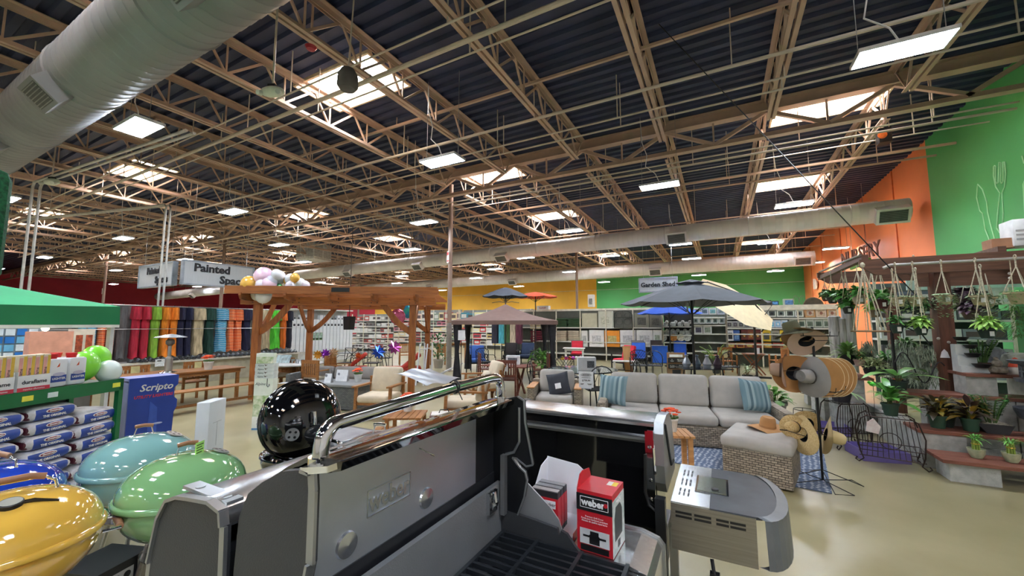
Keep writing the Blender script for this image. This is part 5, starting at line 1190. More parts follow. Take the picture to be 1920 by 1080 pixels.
# rug
rm = bpy.data.materials.new('m_rug'); rm.use_nodes = True; nt = rm.node_tree; b_ = nt.nodes['Principled BSDF']; b_.inputs['Roughness'].default_value = .95
tc = nt.nodes.new('ShaderNodeTexCoord'); vo = nt.nodes.new('ShaderNodeTexVoronoi'); vo.inputs['Scale'].default_value = 17; vo.distance = 'MANHATTAN'; vo.inputs['Randomness'].default_value = .35
rp = nt.nodes.new('ShaderNodeValToRGB'); rp.color_ramp.interpolation = 'CONSTANT'; rp.color_ramp.elements[0].color = (*hexc('b9c0c9'), 1); rp.color_ramp.elements[1].position = .42; rp.color_ramp.elements[1].color = (*hexc('5d6c85'), 1)
nt.links.new(tc.outputs['Object'], vo.inputs['Vector']); nt.links.new(vo.outputs['Distance'], rp.inputs[0]); nt.links.new(rp.outputs[0], b_.inputs['Base Color'])
t = tag(MB().box(-1.35, 1.35, -.95, .95, 0.001, .012).build('rug', rm), 'blue grey patterned rug under the ottoman and hat rack', 'rug'); t.location = (-.2, 6.35, 0); t.rotation_euler = (0, 0, R(-8))
t.location = (-.26, 6.42, 0)
low = low_table('small light wooden side table between the black grill and the sofa', onz(1268, 812, .5)+Vector((-.02, .05, -.5)), R(20), .36, .36, .5, wd=wood('b07a48', 'c99560', 0), shelf=False)
flower_pot('white pot of bright orange flowers on the small wooden side table', low.location+Vector((-.04, .02, .5)), 1.25)
# woven armchair with dark pillow left of the sofa
q2 = onz(1028, 742, .4); q2 = Vector((q2.x, q2.y+.5, 0))
s2 = sofa('woven_armchair', 'woven armchair with light cushion left of the light grey sofa', q2, R(16), 1.0, WL, CUL, back_h=.66, n=1, D=.8, ctop=.86, ah=.58)
s2['category'] = 'armchair'
MB().box(.36, .5, -.8, -.1, .58, .60).box(-.5, -.36, -.8, -.1, .58, .60).build('wooden_arm_top', wood('b07a48', 'c99560', 1), s2)
pl_ = pillow('dark_pillow', 'dark slate pillow with a white tag on the woven armchair', 'pillow', q2+Matrix.Rotation(R(16), 3, 'Z') @ Vector((.06, -.5, .63)), (R(-18), R(-12), R(16)), .42, .42, .14, mat('3c3f47', .9))
MB().box(-.06, .05, -.085, -.08, -.1, .0).build('paper_tag', mat('e4e6e8', .5), pl_)
t = thing('price_sign', 'white price sign reading 799.99 standing on the arm of the woven armchair', 'sign', q2+Matrix.Rotation(R(16), 3, 'Z') @ Vector((.58, -.75, .6)), R(10))
MB().box(-.13, .13, -.002, .002, .02, .3).build('sheet', mat('e2e6ec', .4), t); MB().box(-.09, .09, -.03, .03, 0, .02).build('holder', mat('c9ced6', .3), t)
text('$799.99', .045, INK, t, (0, -.003, .14), (R(90), 0, 0), ext=.0005, bold=.001); MB().tube([Vector((.09*math.cos(a), -.003, .24+.025*math.sin(a))) for a in [k*.2618 for k in range(24)]], .003, 5, closed=True).build('oval_mark', INK, t)
m_ = MB()
for (x0, x1, z) in ((-.1, -.04, .08), (-.1, -.05, .068), (.02, .1, .08), (.03, .09, .068), (-.08, .08, .185)): m_.box(x0, x1, -.004, -.002, z, z+.007)
for k in range(9): m_.box(-.062+.014*k, -.053+.014*k, -.004, -.002, .23, .25)
m_.build('small_print', INK, t)
# ================================================================ HAT RACK
HB = Vector((.93, 5.62, 0))
t = thing('hat_rack', 'black wire hat rack on a folding wire base beside the ottoman', 'hat rack', HB)
MB().tube([(0, 0, .03), (0, 0, 1.72)], .013, 10).build('pole', BLACK, t, True)
for k in range(4):
    a = R(20+90*k); d1 = Vector((math.cos(a-.25), math.sin(a-.25), 0)); d2 = Vector((math.cos(a+.25), math.sin(a+.25), 0))
    MB().tube([Vector((0, 0, .14)), d1*.36+Vector((0, 0, .012)), d2*.36+Vector((0, 0, .012)), Vector((0, 0, .03))], .005, 6).build('foot', mat('2c2c2c', .4, .5), t)
for z, r_ in ((1.62, .2), (1.02, .22)):
    MB().tube(loop((0, 0, z), r_, 28), .005, 6, closed=True).tube(loop((0, 0, z-.05), r_*.7, 28), .004, 6, closed=True).build('ring', BLACK, t)
    for k in range(6):
        a = R(60*k); MB().tube([(0, 0, z), (r_*1.15*math.cos(a), r_*1.15*math.sin(a), z), (r_*1.2*math.cos(a), r_*1.2*math.sin(a), z+.05)], .004, 6).build('hook', BLACK, t)
def hat(label, p, rot, color, kind='felt', r_=.2, crown=.11, band='1c1c1c', cr=.085, floppy=.02, tilt=None, group=None, cord=False, inner=None, edge=0):
    """crown points along local +z"""
    t = thing('hat', label, 'hat', p, rot=rot, group=group)
    m = mat(color, .9, var=.05, bump=.1, bscale=120) if kind == 'felt' else stripes([color, 'b99a62', color, 'd9c08c'], 2, 60) if kind == 'x' else mat(color, .85, var=.25, scale=60, stretch=(1, 1, 6), bump=.6, bscale=160, col2='e0c894')
    n = 36
    def brim(u, v):
        a = u*2*math.pi; rr = cr+(r_-cr)*v
        return Vector((rr*math.cos(a)*1.0, rr*math.sin(a)*.92, floppy*math.sin(2*a+.6)*v*v+(-.02 if kind == 'felt' else .012)*v*v))
    MB().grid(brim, n, 6).grid(lambda u, v: brim(u, v)-Vector((0, 0, .004)), n, 6).build('brim', m, t, True)
    if edge: MB().tube([brim(k/36, 1) for k in range(36)], .004, 5, closed=True).build('edge_binding', mat('e0c9a0', .7), t)
    prof = [(cr*1.02, 0), (cr*1.0, crown*.5), (cr*.93, crown*.85), (cr*.75, crown*1.02), (cr*.35, crown*.97), (0, crown*.92)] if kind == 'felt' else [(cr*1.02, 0), (cr*.98, crown*.5), (cr*.85, crown*.85), (cr*.6, crown*1.0), (0, crown*1.05)]
    MB().lathe(prof, 28, Matrix.Diagonal((1, .88, 1, 1))).build('crown', m, t, 60)
    if edge: return t
    MB().lathe([(cr*1.03+.002, .003), (cr*1.01+.003, .024)], 28, Matrix.Diagonal((1, .88, 1, 1))).build('band', mat(band, .7), t)
    MB().lathe([(cr*.98, -.006), (cr*.9, crown*.5), (cr*.6, crown*.8), (0, crown*.85)], 24, Matrix.Diagonal((1, .88, 1, 1))).build('lining', mat(inner or '17171a', .9), t, True)
    if cord: MB().tube([(cr, 0, -.006), (cr+.03, .02, -.1), (0, .03, -.17), (-cr-.02, .02, -.1), (-cr, 0, -.006)], .004, 6).tube([(0, .03, -.17), (.0, .03, -.24)], .006, 6).build('chin_cord', mat('3a2a20', .7), t)
    return t
def hp(px, py, d=0):   # a point near the hat rack plane for a pixel, d metres nearer the camera
    tt = 5.62*.884+.93*-.468; tt = (HB.x*_f[0]+HB.y*_f[1])-d; dd = Vector(ray(px, py)); k = tt/(dd.x*_f[0]+dd.y*_f[1]); return Vector((0, 0, EYE))+dd*k
def towards(px_dir, elev, roll=0):
    """rotation whose local z points: px_dir degrees clockwise from facing the camera, elev up"""
    a = YAW-R(90)+0; f = Vector((-_f[0], -_f[1], 0)); r_ = Vector((_r[0], _r[1], 0))
    z = (f*math.cos(R(px_dir))+r_*math.sin(R(px_dir)))*math.cos(R(elev))+Vector((0, 0, math.sin(R(elev)))); qd = z.to_track_quat('Z', 'Y'); return (qd @ Euler((0, 0, R(roll))).to_quaternion()).to_euler()
hat('tan sun hat lying on the ottoman cushion', onz(1436, 806, .49)+Vector((.02, .02, .03)), (R(6), R(4), R(20)), 'b98a5a', r_=.22, crown=.12, band='a87a4c', floppy=.03)
hat('olive green felt hat, topmost on the hat rack', hp(1487, 622), (R(-8), R(-14), R(30)), '5a5a42', r_=.2, crown=.12, band='4a4a38', cr=.09)
hat('tan brimmed hat tilted just under the olive hat', hp(1505, 631), towards(150, 50), 'a98a62', r_=.21, crown=.09, inner='2a2522')
hat('pinkish beige hat showing its dark inside near the top of the rack', hp(1512, 640, .03), towards(170, 38), 'c8b09a', r_=.2, crown=.09, inner='141414')
hat('grey wide brim hat facing forward in the middle of the rack', hp(1519, 706, .24), towards(-84, 4), '8d8b88', r_=.235, crown=.11, cr=.085, band='3a3634')
hat('tan hat behind the grey one, on the left side of the rack', hp(1490, 700, .08), towards(160, 6), 'a8794a', r_=.225, crown=.09)
hat('pinkish taupe hat seen side on at the left of the rack', hp(1466, 694, .05), towards(-124, 4), 'a88c78', r_=.2, crown=.11, cord=True, band='5a4438')
for i in range(4):
    hat(['brown wide brim hat right behind the grey hat', 'second brown wide brim hat right of the grey hat', 'third brown wide brim hat on the right side of the rack', 'rightmost brown wide brim hat on the rack'][i], hp(1544+i*11, 708, .12-.05*i), towards(-4+i*4, 0), 'b08350', r_=.235, crown=.012, cr=.05, floppy=.0, edge=1)
hat('woven straw hat tilted to show its dark inside, on the lower ring', hp(1506, 815, .1), towards(84, -4), 'c9ad72', 'straw', r_=.225, crown=.1, cord=True)
hat('small straw hat hanging left on the lower ring', hp(1488, 800, .0), towards(-60, 5), 'b9924e', 'straw', r_=.14, crown=.09, band='3a2c20', cr=.07)
hat('straw hat behind the others on the lower ring', hp(1512, 796, -.1), towards(180, 5), 'bd9a5c', 'straw', r_=.17, crown=.09)
hat('pale straw cowboy hat hanging sideways at the right of the lower ring', hp(1549, 815, .0), towards(60, -14), 'd9c692', 'straw', r_=.23, crown=.17, cord=True, band='4a3626', cr=.08)
# potted plant on stand behind the rack
plant('leafy green plant in a large grey pot between the sofa and the hat rack', onz(1454, 790, .06)+Vector((0, .1, .02)), .2, .3, '98948c', 60, .22, .12, 1.5, .22, LEAF, 9, .5)
t = thing('plant_stand', 'thin black wire stand under the large grey pot', 'plant stand', onz(1454, 790, .06)+Vector((0, .1, -.06)))
MB().tube(loop((0, 0, .07), .17, 20), .006, 6, closed=True).build('ring', BLACK, t)
for k in range(3): a = R(120*k+30); MB().tube([(.17*math.cos(a), .17*math.sin(a), .07), (.2*math.cos(a), .2*math.sin(a), .0)], .006, 6).build('leg', BLACK, t)
# ================================================================ FAR SHELVES (fronts facing the camera along y)
SHW = mat('cfcfc4', .5, var=.04)
def bay(label, px0, px1, y, levels, top=2.45, backc='55564f', D=.55, name='store_shelf', board=None):
    x0 = ony(px0, 600, y).x; x1 = ony(px1, 600, y).x; t = thing(name, label, 'shelf', ((x0+x1)/2, y, 0)); h = (x1-x0)/2
    MB().box(-h, h, D-.03, D, 0, top).build('back_panel', mat(backc, .7, var=.06), t)
    for z in levels: MB().box(-h, h, 0, D-.03, z-.05, z).build('shelf_board', SHW, t)
    n = max(1, round(2*h/1.2))
    for i in range(n+1): MB().box(-h+i*2*h/n-.025, -h+i*2*h/n+.025, -.005, .04, 0, top).build('upright', mat('d2ccb8', .5), t)
    if board: MB().box(-h, h, -.03, .0, board[0], board[1]).build('header_board', mat('dcd6c4', .5), t)
    return t
PICS = {}
def carton(px0, px1, py0, py1, y, label, face='dfe0de', pic=None, side='b5b0a4', group=None, depth=.3, border=.16, pic2=None, name='carton', cat='box'):
    a = ony(px0, py1, y-.01); b = ony(px1, py0, y-.01); w_ = max(.03, b.x-a.x); h = max(.03, b.z-a.z)
    t = thing(name, label, cat, (a.x+w_/2, y-.0, a.z), group=group)
    MB().box(-w_/2, w_/2, .01, depth, 0, h).build('body', mat(face, .5, var=.04), t)
    if pic:
        m_ = MB().m(0).box(-w_/2+w_*border, w_/2-w_*border, .002, .01, h*border, h*(1-border*1.6))
        if pic2: m_.m(1).ball((0, .003, h*.45), (w_*.18, .004, h*.18), 10, 6)
        m_.build('printed_picture', [mat(pic, .5, var=.25, scale=12)]+([mat(pic2, .5, var=.1)] if pic2 else []), t)
    return t
YS = 19.0
bay('long pale shelf run with cushions, gates and boxes before the yellow wall', 960, 1241, YS, (.3, .9, 1.60), 2.52, board=(2.42, 2.52))
bay('shelf with rows of stone figures and plates, left of the blue umbrella pole', 1242, 1297, YS, (.5, .95, 1.28, 1.66), 2.3, '2b2c28')
bay('shelf of boxed lanterns behind the grey umbrella', 1298, 1361, YS, (.6, .98, 1.35, 1.72, 2.05), 2.35, '6f7468')
bay('shelf of boxed fountains and lamps left of the nursery', 1362, 1572, YS, (.55, .95, 1.36, 1.60, 2.0), 2.5, '5f665c', board=(2.32, 2.52))
def cushions(px0, px1, py0, py1, color, label, n, y=YS-.02, grp=None):
    a = ony(px0, py1, y); b = ony(px1, py0, y); w_ = b.x-a.x; h = (b.z-a.z)/n
    for i in range(n):
        u = thing('chair_cushion', label, 'cushion', ((a.x+b.x)/2+random.uniform(-.02, .02), y+.24, a.z+h*i), random.uniform(-.05, .05), group=grp or label)
        MB().rbox((0, 0, h/2), (w_*.96, .45, h*.96), h*.42).build('pad', mat(color, .9, var=.1), u, True)
cushions(992, 1020, 597, 617, 'c9b795', 'tan seat cushion in the stack under the gazebo edge', 6)
cushions(993, 1020, 620, 641, '6b1f30', 'maroon seat cushion in the stack below the tan ones', 5)
cushions(1041, 1062, 597, 613.5, '2f4a2c', 'dark green seat cushion in the left green stack', 6)
cushions(1064, 1087, 597, 613.5, '2f4a2c', 'dark green seat cushion in the right green stack', 6)
cushions(1041, 1062, 620, 641, 'b3a48e', 'taupe seat cushion in the left lower stack', 6)
cushions(1064, 1086, 620, 641, 'b3a48e', 'taupe seat cushion in the right lower stack', 6)
for a in ((1006, 1028, 573, 581, 'white boxes bundle on top of the shelf above the tan cushions', 'e3e2de', 'c9a8a0'), (1102, 1112, 552, 575.5, 'tall white speaker shaped carton on top of the shelf by the green wall', 'dcd8cc', '8b8c82'),
          (1091, 1119, 587, 615, 'plain tan board box beside the green cushions', 'b9b59a', None), (1122, 1147, 583, 615, 'light olive cabinet box beside the tan board', 'c2c2b0', 'b5b5a0'),
          (1190, 1216, 586, 615, 'grey box with dark scroll picture on the upper shelf', '7d7c6c', '4d4c44'), (1218, 1239, 588, 615, 'dark grey box at the right end of the upper shelf', '6b6a60', '55544c'),
          (1090, 1101, 620, 650, 'narrow white box at the left of the lower shelf', 'd6d6d0', 'a9a9a4'), (1105, 1132, 619, 650, 'white box with an arched gate picture and red mark', 'dcdad6', 'b9b9b8'),
          (1134, 1161, 620, 650, 'orange and yellow box with a round gate picture', 'e8922c', 'b9a86c'), (1163, 1191, 619, 650, 'white box with arched gate picture right of the orange one', 'dad8d8', 'b5b3b6'),
          (1194, 1223, 619, 650, 'large white box with arch picture and red mark', 'dcdad8', 'b9b9ba'), (1225, 1240, 619, 648, 'white box with green picture at the right end of the lower shelf', 'd8d8d2', '9aa48f')):
    carton(a[0], a[1], a[2], a[3], YS+.05, a[4], a[5], a[6], border=.2)
def gate(px0, px1, py0, py1, y, label, color='3a3f3a'):
    a = ony(px0, py1, y); b = ony(px1, py0, y); w_ = b.x-a.x; h = b.z-a.z; t = thing('garden_gate', label, 'garden gate', ((a.x+b.x)/2, y, a.z)); m_ = MB()
    pts = [Vector((-w_/2, 0, 0)), Vector((-w_/2, 0, h*.75))]+[Vector((-w_/2*math.cos(k*math.pi/8), 0, h*.75+h*.25*math.sin(k*math.pi/8))) for k in range(1, 8)]+[Vector((w_/2, 0, h*.75)), Vector((w_/2, 0, 0))]
    m_.tube(pts, .02, 6); m_.bar((-w_/2, 0, .02), (w_/2, 0, .02), .03); m_.bar((0, 0, 0), (0, 0, h), .02); m_.bar((-w_/2, 0, h*.6), (w_/2, 0, h*.6), .02); m_.build('frame', mat(color, .4, .4), t)
    m_ = MB()
    for i in (-1, 1): m_.tube(loop((i*w_*.22, 0, h*.35), w_*.18, 14, 'xz'), .012, 5, closed=True).tube(loop((i*w_*.22, 0, h*.72), w_*.14, 14, 'xz'), .012, 5, closed=True)
    m_.build('scrollwork', mat(color, .4, .4), t)
gate(1152, 1185, 582, 615, YS-.03, 'dark scroll metal gate displayed on the upper shelf')
# animal and stone figures
STN = mat('a9aaa4', .8, var=.15, scale=12, bump=.3)
for j, (py, xs) in enumerate(((612, (1248, 1262, 1276, 1288)), (628, (1246, 1256, 1266, 1279, 1290)), )):
    for i, px in enumerate(xs):
        p = ony(px, py, YS+.2); t = thing('stone_figure', 'grey stone animal figure on the dark shelf', 'figurine', p, random.uniform(-1, 1), group='stone figures on the dark shelf')
        MB().rbox((0, 0, .1), (.26, .15, .2), .07).ball((.13, 0, .2), (.08, .07, .08), 10, 8).build('body', STN, t, True)
for i, px in enumerate((1244, 1263, 1277, 1289)):
    p = ony(px, 640, YS+.1); t = thing('decor_plate', ['grey stone plate at the left of the lowest row', 'ochre round plate in the lowest row', 'cream round plate with leaf pattern', 'pale plate at the right of the lowest row'][i], 'plate', p)
    MB().lathe([(0, 0), (.1, .01), (.15, .04), (.16, .04), (.1, .0), (0, -.01)], 24, Matrix.Translation((0, 0, .16)) @ Matrix.Rotation(R(80), 4, 'X')).build('dish', mat(['a9aca6', 'c98a3c', 'd6d2bc', 'b9bcb2'][i], .4, var=.2, scale=14), t, True)
def row(px0, px1, n, py0, py1, faces, pics, label, group, pics2=None, gap=.12, y=YS+.05, border=.16):
    w_ = (px1-px0)/n
    for i in range(n):
        carton(px0+i*w_, px0+(i+1-gap)*w_, py0, py1, y, label, faces[i % len(faces)], pics[i % len(pics)], group=group, pic2=pics2[i % len(pics2)] if pics2 else None, border=border)
row(1299, 1360, 4, 577, 589.5, ['d9dcdc', 'c9cede'], ['4a5058', '5a6f78', '6fa8b0', '8a98a0'], 'boxed lantern with picture front on the top shelf row', 'top row of boxed lanterns')
row(1299, 1360, 5, 594, 607, ['d6dad8'], ['6a7a78', '5f7068'], 'white boxed lamp with dark round picture, second row', 'second row of boxed lanterns', ['2a2e2e'])
row(1302, 1336, 2, 610, 626, ['dfe0de'], ['4c4a5c', '8f9a88'], 'white box with small dark picture, third row', 'third row of boxed lanterns')
row(1362, 1440, 4, 579, 595, ['b9bcb4', 'c6c9bf'], ['4a5a48', '4f5460', '5a6a70', '54605a'], 'large boxed garden lamp on the top row, middle bay', 'top row of the middle bay', ['8ea0a8'])
row(1440, 1508, 4, 580, 594, ['c3cac2', 'd2d4cc'], ['3b403c', '5a6460'], 'box with black fixture picture on the top row', 'top row of the right middle bay', ['17181a'])
row(1510, 1572, 3, 577, 595, ['c99a6a', 'd3bfae'], ['b9a898', 'c0a890'], 'orange edged box with planter picture, top right', 'top right row of planter boxes', ['8a5a48'])
row(1363, 1428, 6, 602, 614, ['a9a8a0', '9a9a98'], ['3c3e40', '4a4650'], 'small grey boxed lamp in the second row', 'second row of small boxed lamps', ['6f7076'])
row(1429, 1478, 4, 600, 614, ['b9c8dc', 'c8d4e2'], ['4f8ab8', '3f9ac4', '7fb0d0'], 'pale blue boxed light in the second row', 'pale blue boxes', ['dfe8ee'])
row(1480, 1560, 5, 599, 614, ['b5bdb2'], ['5c6a5c', '48584c'], 'dim boxed lamp behind the plants, second row', 'second row boxes behind the plants')
row(1364, 1388, 2, 619, 639, ['dfe2e6', '3a5a98'], ['2a2c30', '6f94c8'], 'black and white box at the left of the third row', 'left boxes in the third row')
row(1390, 1428, 3, 618, 637, ['6a2a2a', '7c3a28'], ['5c3a20', '8a5a28'], 'brown red box with gold disc picture', 'brown boxes with gold discs', ['d9a85a'])
row(1430, 1480, 3, 619, 640, ['d6b42c', '8c8a80', 'd8b834'], ['4c4c44', '5a5550', '3f4440'], 'yellow edged box with grey picture, third row', 'yellow edged boxes')
row(1364, 1500, 8, 643, 652, ['a83a2a', 'c98a3c', '9a4a3a'], ['e0c070', '7a3a28'], 'small red and orange box on the low shelf', 'small boxes on the low shelf')
# things on top of that shelf
for a in ((1425, 1446, 563, 572, 'low black planter on the shelf top', '25282a', None), (1447, 1460, 564, 572, 'blue and black box on the shelf top', '2a2c30', '5a9ad8'), (1470, 1489, 560, 573, 'framed mountain picture on the shelf top', 'b9c4b4', '5a88c0')):
    carton(a[0], a[1], a[2], a[3], YS+.1, a[4], a[5], a[6], border=.12)
for i, px in enumerate((1493, 1505)):
    p = ony(px, 573, YS+.1); t = thing('metal_ornament', 'slender metal ornament on the shelf top, %s one' % ('left', 'right')[i], 'ornament', p); MB().tube(loop((0, 0, .2), .09, 16, 'xz', ry=.2), .012, 6, closed=True).bar((0, 0, 0), (0, 0, .4), .012).build('wire_frame', mat('6d8a6a', .4, .5), t)
p = ony(1525, 573, YS+.1); t = thing('arched_planter', 'brown half round planter on the shelf top', 'planter', p); MB().lathe([(0, 0), (.3, 0), (.3, .02), (0, .02)], 24, Matrix.Rotation(R(90), 4, 'X'), 0, math.pi).build('half_disc', mat('4f4636', .6, var=.2), t); MB().tube(loop((0, -.01, 0), .31, 20, 'xz', 0, math.pi), .02, 6).build('rim', mat('6a5a44', .6), t)
# nursery / garden shed signs
a = ony(1200, 536, 20.0); b = ony(1268, 536, 20.0)
hang_sign(((a.x+b.x)/2, 20.0, a.z+.02), 0, b.x-a.x, .62, [('Garden Shed', 0, 0, .30)], 'white corrugated sign reading Garden Shed before the green wall', 0)
t = thing('nursery_sign', 'brown cut-out lettering reading NURSERY against the orange wall', 'sign', onx(1611, 482, 5.4))
q = t.location
text('NURSERY', .8, mat('7a4a38', .7), t, (0, 0, .1), (R(90), 0, R(-82)), bold=.01, ext=.02)
MB().box(-.04, .04, -1.3, 1.3, -.4, -.22).build('mossy_board', mat('4f7a2c', .8, var=.3, scale=9), t)
for y in (-1, 1): MB().bar((0, y, .3), (0, y, DECK-q.z), .012).build('hanging_wire', STEEL, t)
t = thing('wall_clock', 'pale round clock plate with bracket on the orange wall', 'clock', onx(1531, 533, 5.9)); MB().lathe([(0, 0), (.3, 0), (.3, -.04), (0, -.05)], 24, Matrix.Rotation(R(90), 4, 'Y')).build('dial', mat('d8b9a0', .5, var=.2), t, 40); MB().box(-.1, 0, .2, .5, -.3, .4).build('bracket', mat('cfc0b2', .5), t)
# ================================================================ BLINDS RACK AND BACK AISLES
BX = -16.5
ya = onx(548, 620, BX).y; yb = onx(662, 620, BX).y
t = thing('display_rack', 'white rack of tall boxed blinds seen through the pergola', 'display rack', (BX-.25, (ya+yb)/2, 0))
h = (yb-ya)/2
MB().box(-.25, .2, -h, h, .45, .52).box(-.25, .15, -h, h, 0, .45).build('base_shelf', mat('c9c9c2', .5), t); MB().box(-.28, -.25, -h, h, 0, 2.45).build('back_panel', mat('b9bbb6', .5), t); MB().box(-.25, .2, -h, h, 2.4, 2.45).build('top_board', mat('dadad4', .5), t)
n = 17
for i in range(n):
    y = ya+(i+.5)*(yb-ya)/n; w_ = (yb-ya)/n*.86
    g_ = i in (4, 5, 6, 7)
    t = thing('blind_box', 'tall narrow white boxed blind in the rack' if not g_ else 'tall white boxed blind with green landscape picture', 'box', (BX-.12, y, .52), group='boxed blinds' if not g_ else 'boxed blinds with landscape pictures')
    MB().box(-.1, .1, -w_/2, w_/2, 0, 1.45+.2*(i % 5 > 1)).build('body', mat('d3d6d9', .5, var=.03), t)
    if g_: MB().m(0).box(.1, .105, -w_*.45, w_*.45, .55, .85).m(1).box(.1, .105, -w_*.45, w_*.45, .5, .6).build('printed_picture', [mat('8fa894', .5, var=.3, scale=9), mat('4a6a3a', .5)], t)
    else: MB().ball((.1, 0, 1.5), (.01, .04, .04), 10, 6).box(.1, .103, -w_*.3, w_*.3, 1.15, 1.25).build('window', mat('3a3c40', .4), t)
# aisle of small goods behind the pergola (x 660..730)
def goods(label, px0, px1, y, zs, top, cols, group, wmin=.12, wmax=.22, hfrac=.8, backc='8a8c88', glabel=None):
    bay(label, px0, px1, y, zs, top, backc, .5)
    x0 = ony(px0, 600, y).x+.05; x1 = ony(px1, 600, y).x-.05; rn = random.Random(int(px0)); cache = {}
    zs2 = list(zs)+[top]
    for j, z in enumerate(zs):
        hh = (zs2[j+1]-z-.05); x = x0
        while x < x1-.1:
            w_ = rn.choice((wmin, (wmin+wmax)/2, wmax)); hf = rn.choice((hfrac, hfrac*.85)); c = cols[(j*3+int((x-x0)/(1.2))) % len(cols)] if rn.random() < .75 else rn.choice(cols)
            key = (w_, hf, c, round(hh, 2))
            if key not in cache: cache[key] = MB().m(0).box(-w_*.47, w_*.47, 0, .3, 0, hh*hf).m(1).box(-w_*.36, w_*.36, -.004, 0, hh*hf*.25, hh*hf*.75).mesh('packet', [mat(c, .5, var=.05), mat('cfcfca' if rn.random() < .5 else '5a4a4a', .5)])
            o = bpy.data.objects.new('packet', cache[key]); COL.objects.link(o); o.location = (x+w_/2, y+.03, z); tag(o, glabel, 'packet', group); x += w_
goods('white shelves of small red and white goods behind the pergola', 660, 728, 18, (.25, .59, .91, 1.24, 1.61, 1.99), 2.4, ['c9c9c6', 'b9483e', 'd8d6d0', 'a9aaa4', 'b85a50', 'c9b9b0', '7f817c'], 'goods on the white shelves behind the pergola', .3, .42, glabel='small packet on the white shelves behind the pergola')
goods('lit aisle of mixed goods below the yellow wall', 728, 860, 25, (.3, .75, 1.2, 1.65, 2.1), 2.9, ['d8b9a8', 'c9c4b9', 'a84a4a', 'd9c89a', 'e2e0d6', '8a9a8a', 'c97a8a'], 'goods in the lit aisle below the yellow wall', .5, .7, glabel='packet in the lit aisle below the yellow wall, left part')
goods('aisle with red and white goods seen under the gazebo', 862, 995, 24, (.3, .75, 1.2, 1.65, 2.1), 2.8, ['c8323a', 'e2ddd4', 'd9c070', 'c8424a', 'b9b4a8', '4a8a9a', 'e0d8a0'], 'goods seen under the gazebo', .5, .7, glabel='packet on the aisle shelves seen under the gazebo')
t = thing('hanging_fabric', 'row', 'x') if False else None
for i, (px, c, nmx) in enumerate(((928, '2c2c3a', 'black'), (941, '4aa0b0', 'turquoise'), (951, '3f5a34', 'dark green'), (962, 'b9ab94', 'beige'), (973, '5a2a3a', 'plum'))):
    p = ony(px, 625, 18.0); t = thing('folded_umbrella', nmx+' folded umbrella hanging under the gazebo', 'folded umbrella', (p.x, 18.0, .75))
    MB().grid(lambda u, v: Vector((.19*math.cos(u*6.283)*(1+.1*math.sin(u*30)), .12*math.sin(u*6.283), 1.5*(1-v))), 20, 6).build('fabric', fab(c), t, True); MB().bar((0, 0, -.75), (0, 0, 0), .03).build('pole', BLACK, t)
# ================================================================ UMBRELLAS AND GAZEBO
def at(px, t_, z=0):
    u = (px-960)/FPX; return Vector(((_f[0]+_r[0]*u)*t_, (_f[1]+_r[1]*u)*t_, z))
def umbrella(label, p, r_, ztop, zedge, color, n=8, rot=0, pole='17171a', under=None, cap=True, tilt=None):
    t = thing('patio_umbrella', label, 'umbrella', p, rot)
    m_ = MB(); nn = 6
    M = Matrix.Translation((0, 0, ztop)) @ Matrix.Rotation(tilt or 0, 4, 'X') @ Matrix.Translation((0, 0, -ztop))
    for i in range(n):
        a0 = 2*math.pi*i/n; a1 = 2*math.pi*(i+1)/n
        def fn(u, v):
            c0 = Vector((math.cos(a0), math.sin(a0), 0)); c1 = Vector((math.cos(a1), math.sin(a1), 0)); rr = .04+(r_-.04)*v; c = (c0*(1-u)+c1*u)*rr
            z = ztop-(ztop-zedge)*(v**1.25)-.04*math.sin(math.pi*u)*v+(.0); return M @ Vector((c.x, c.y, z))
        m_.grid(fn, 4, 7)
    o = m_.build('canopy', mat(color, .85, var=.04), t, 30)
    if cap:
        m_ = MB()
        for i in range(n):
            a0 = 2*math.pi*i/n; a1 = 2*math.pi*(i+1)/n; m_.add([M @ Vector((0, 0, ztop+.09)), M @ Vector((r_*.22*math.cos(a0), r_*.22*math.sin(a0), ztop+.0)), M @ Vector((r_*.22*math.cos((a0+a1)/2)*.95, r_*.22*math.sin((a0+a1)/2)*.95, ztop+.015)), M @ Vector((r_*.22*math.cos(a1), r_*.22*math.sin(a1), ztop))], [(0, 1, 2), (0, 2, 3)])
        m_.build('vent_cap', mat(color, .85), t)
    for i in range(n):
        a = 2*math.pi*i/n; MB().bar(M @ Vector((.03*math.cos(a), .03*math.sin(a), ztop-.03)), M @ Vector((r_*.98*math.cos(a), r_*.98*math.sin(a), zedge-.015)), .015).bar((0, 0, zedge-.25), M @ Vector((r_*.5*math.cos(a), r_*.5*math.sin(a), (ztop+zedge)/2-.02)), .012).build('rib', BLACK, t)
    if pole: MB().tube([(0, 0, 0), (0, 0, ztop)], .024, 12).build('pole', mat(pole, .35), t, True); MB().lathe([(.25, 0), (.25, .05), (.05, .09), (.035, .3), (0, .3)], 20).build('base', BLACK, t, 40)
    return t
u = umbrella('large grey patio umbrella standing open behind the light grey sofa', at(1297, 8.35), 1.48, 2.62, 2.2, '6b7077', rot=R(10))
MB().box(-.1, -.07, -.03, .03, 2.0, 2.2).build('paper_tag', mat('d8d8d8', .6), u)
umbrella('blue patio umbrella further back, under the edge of the grey one', at(1254, 16.5), 1.3, 2.62, 2.2, '2a5ac4', cap=False, rot=R(5))
umbrella('dark slate umbrella rising above the brown gazebo', at(948, 16), .98, 3.25, 2.88, '3f4650', cap=False)
umbrella('orange umbrella beside the slate one before the yellow wall', at(1004, 19.5), 1.15, 3.35, 3.1, 'e85a28', cap=False)
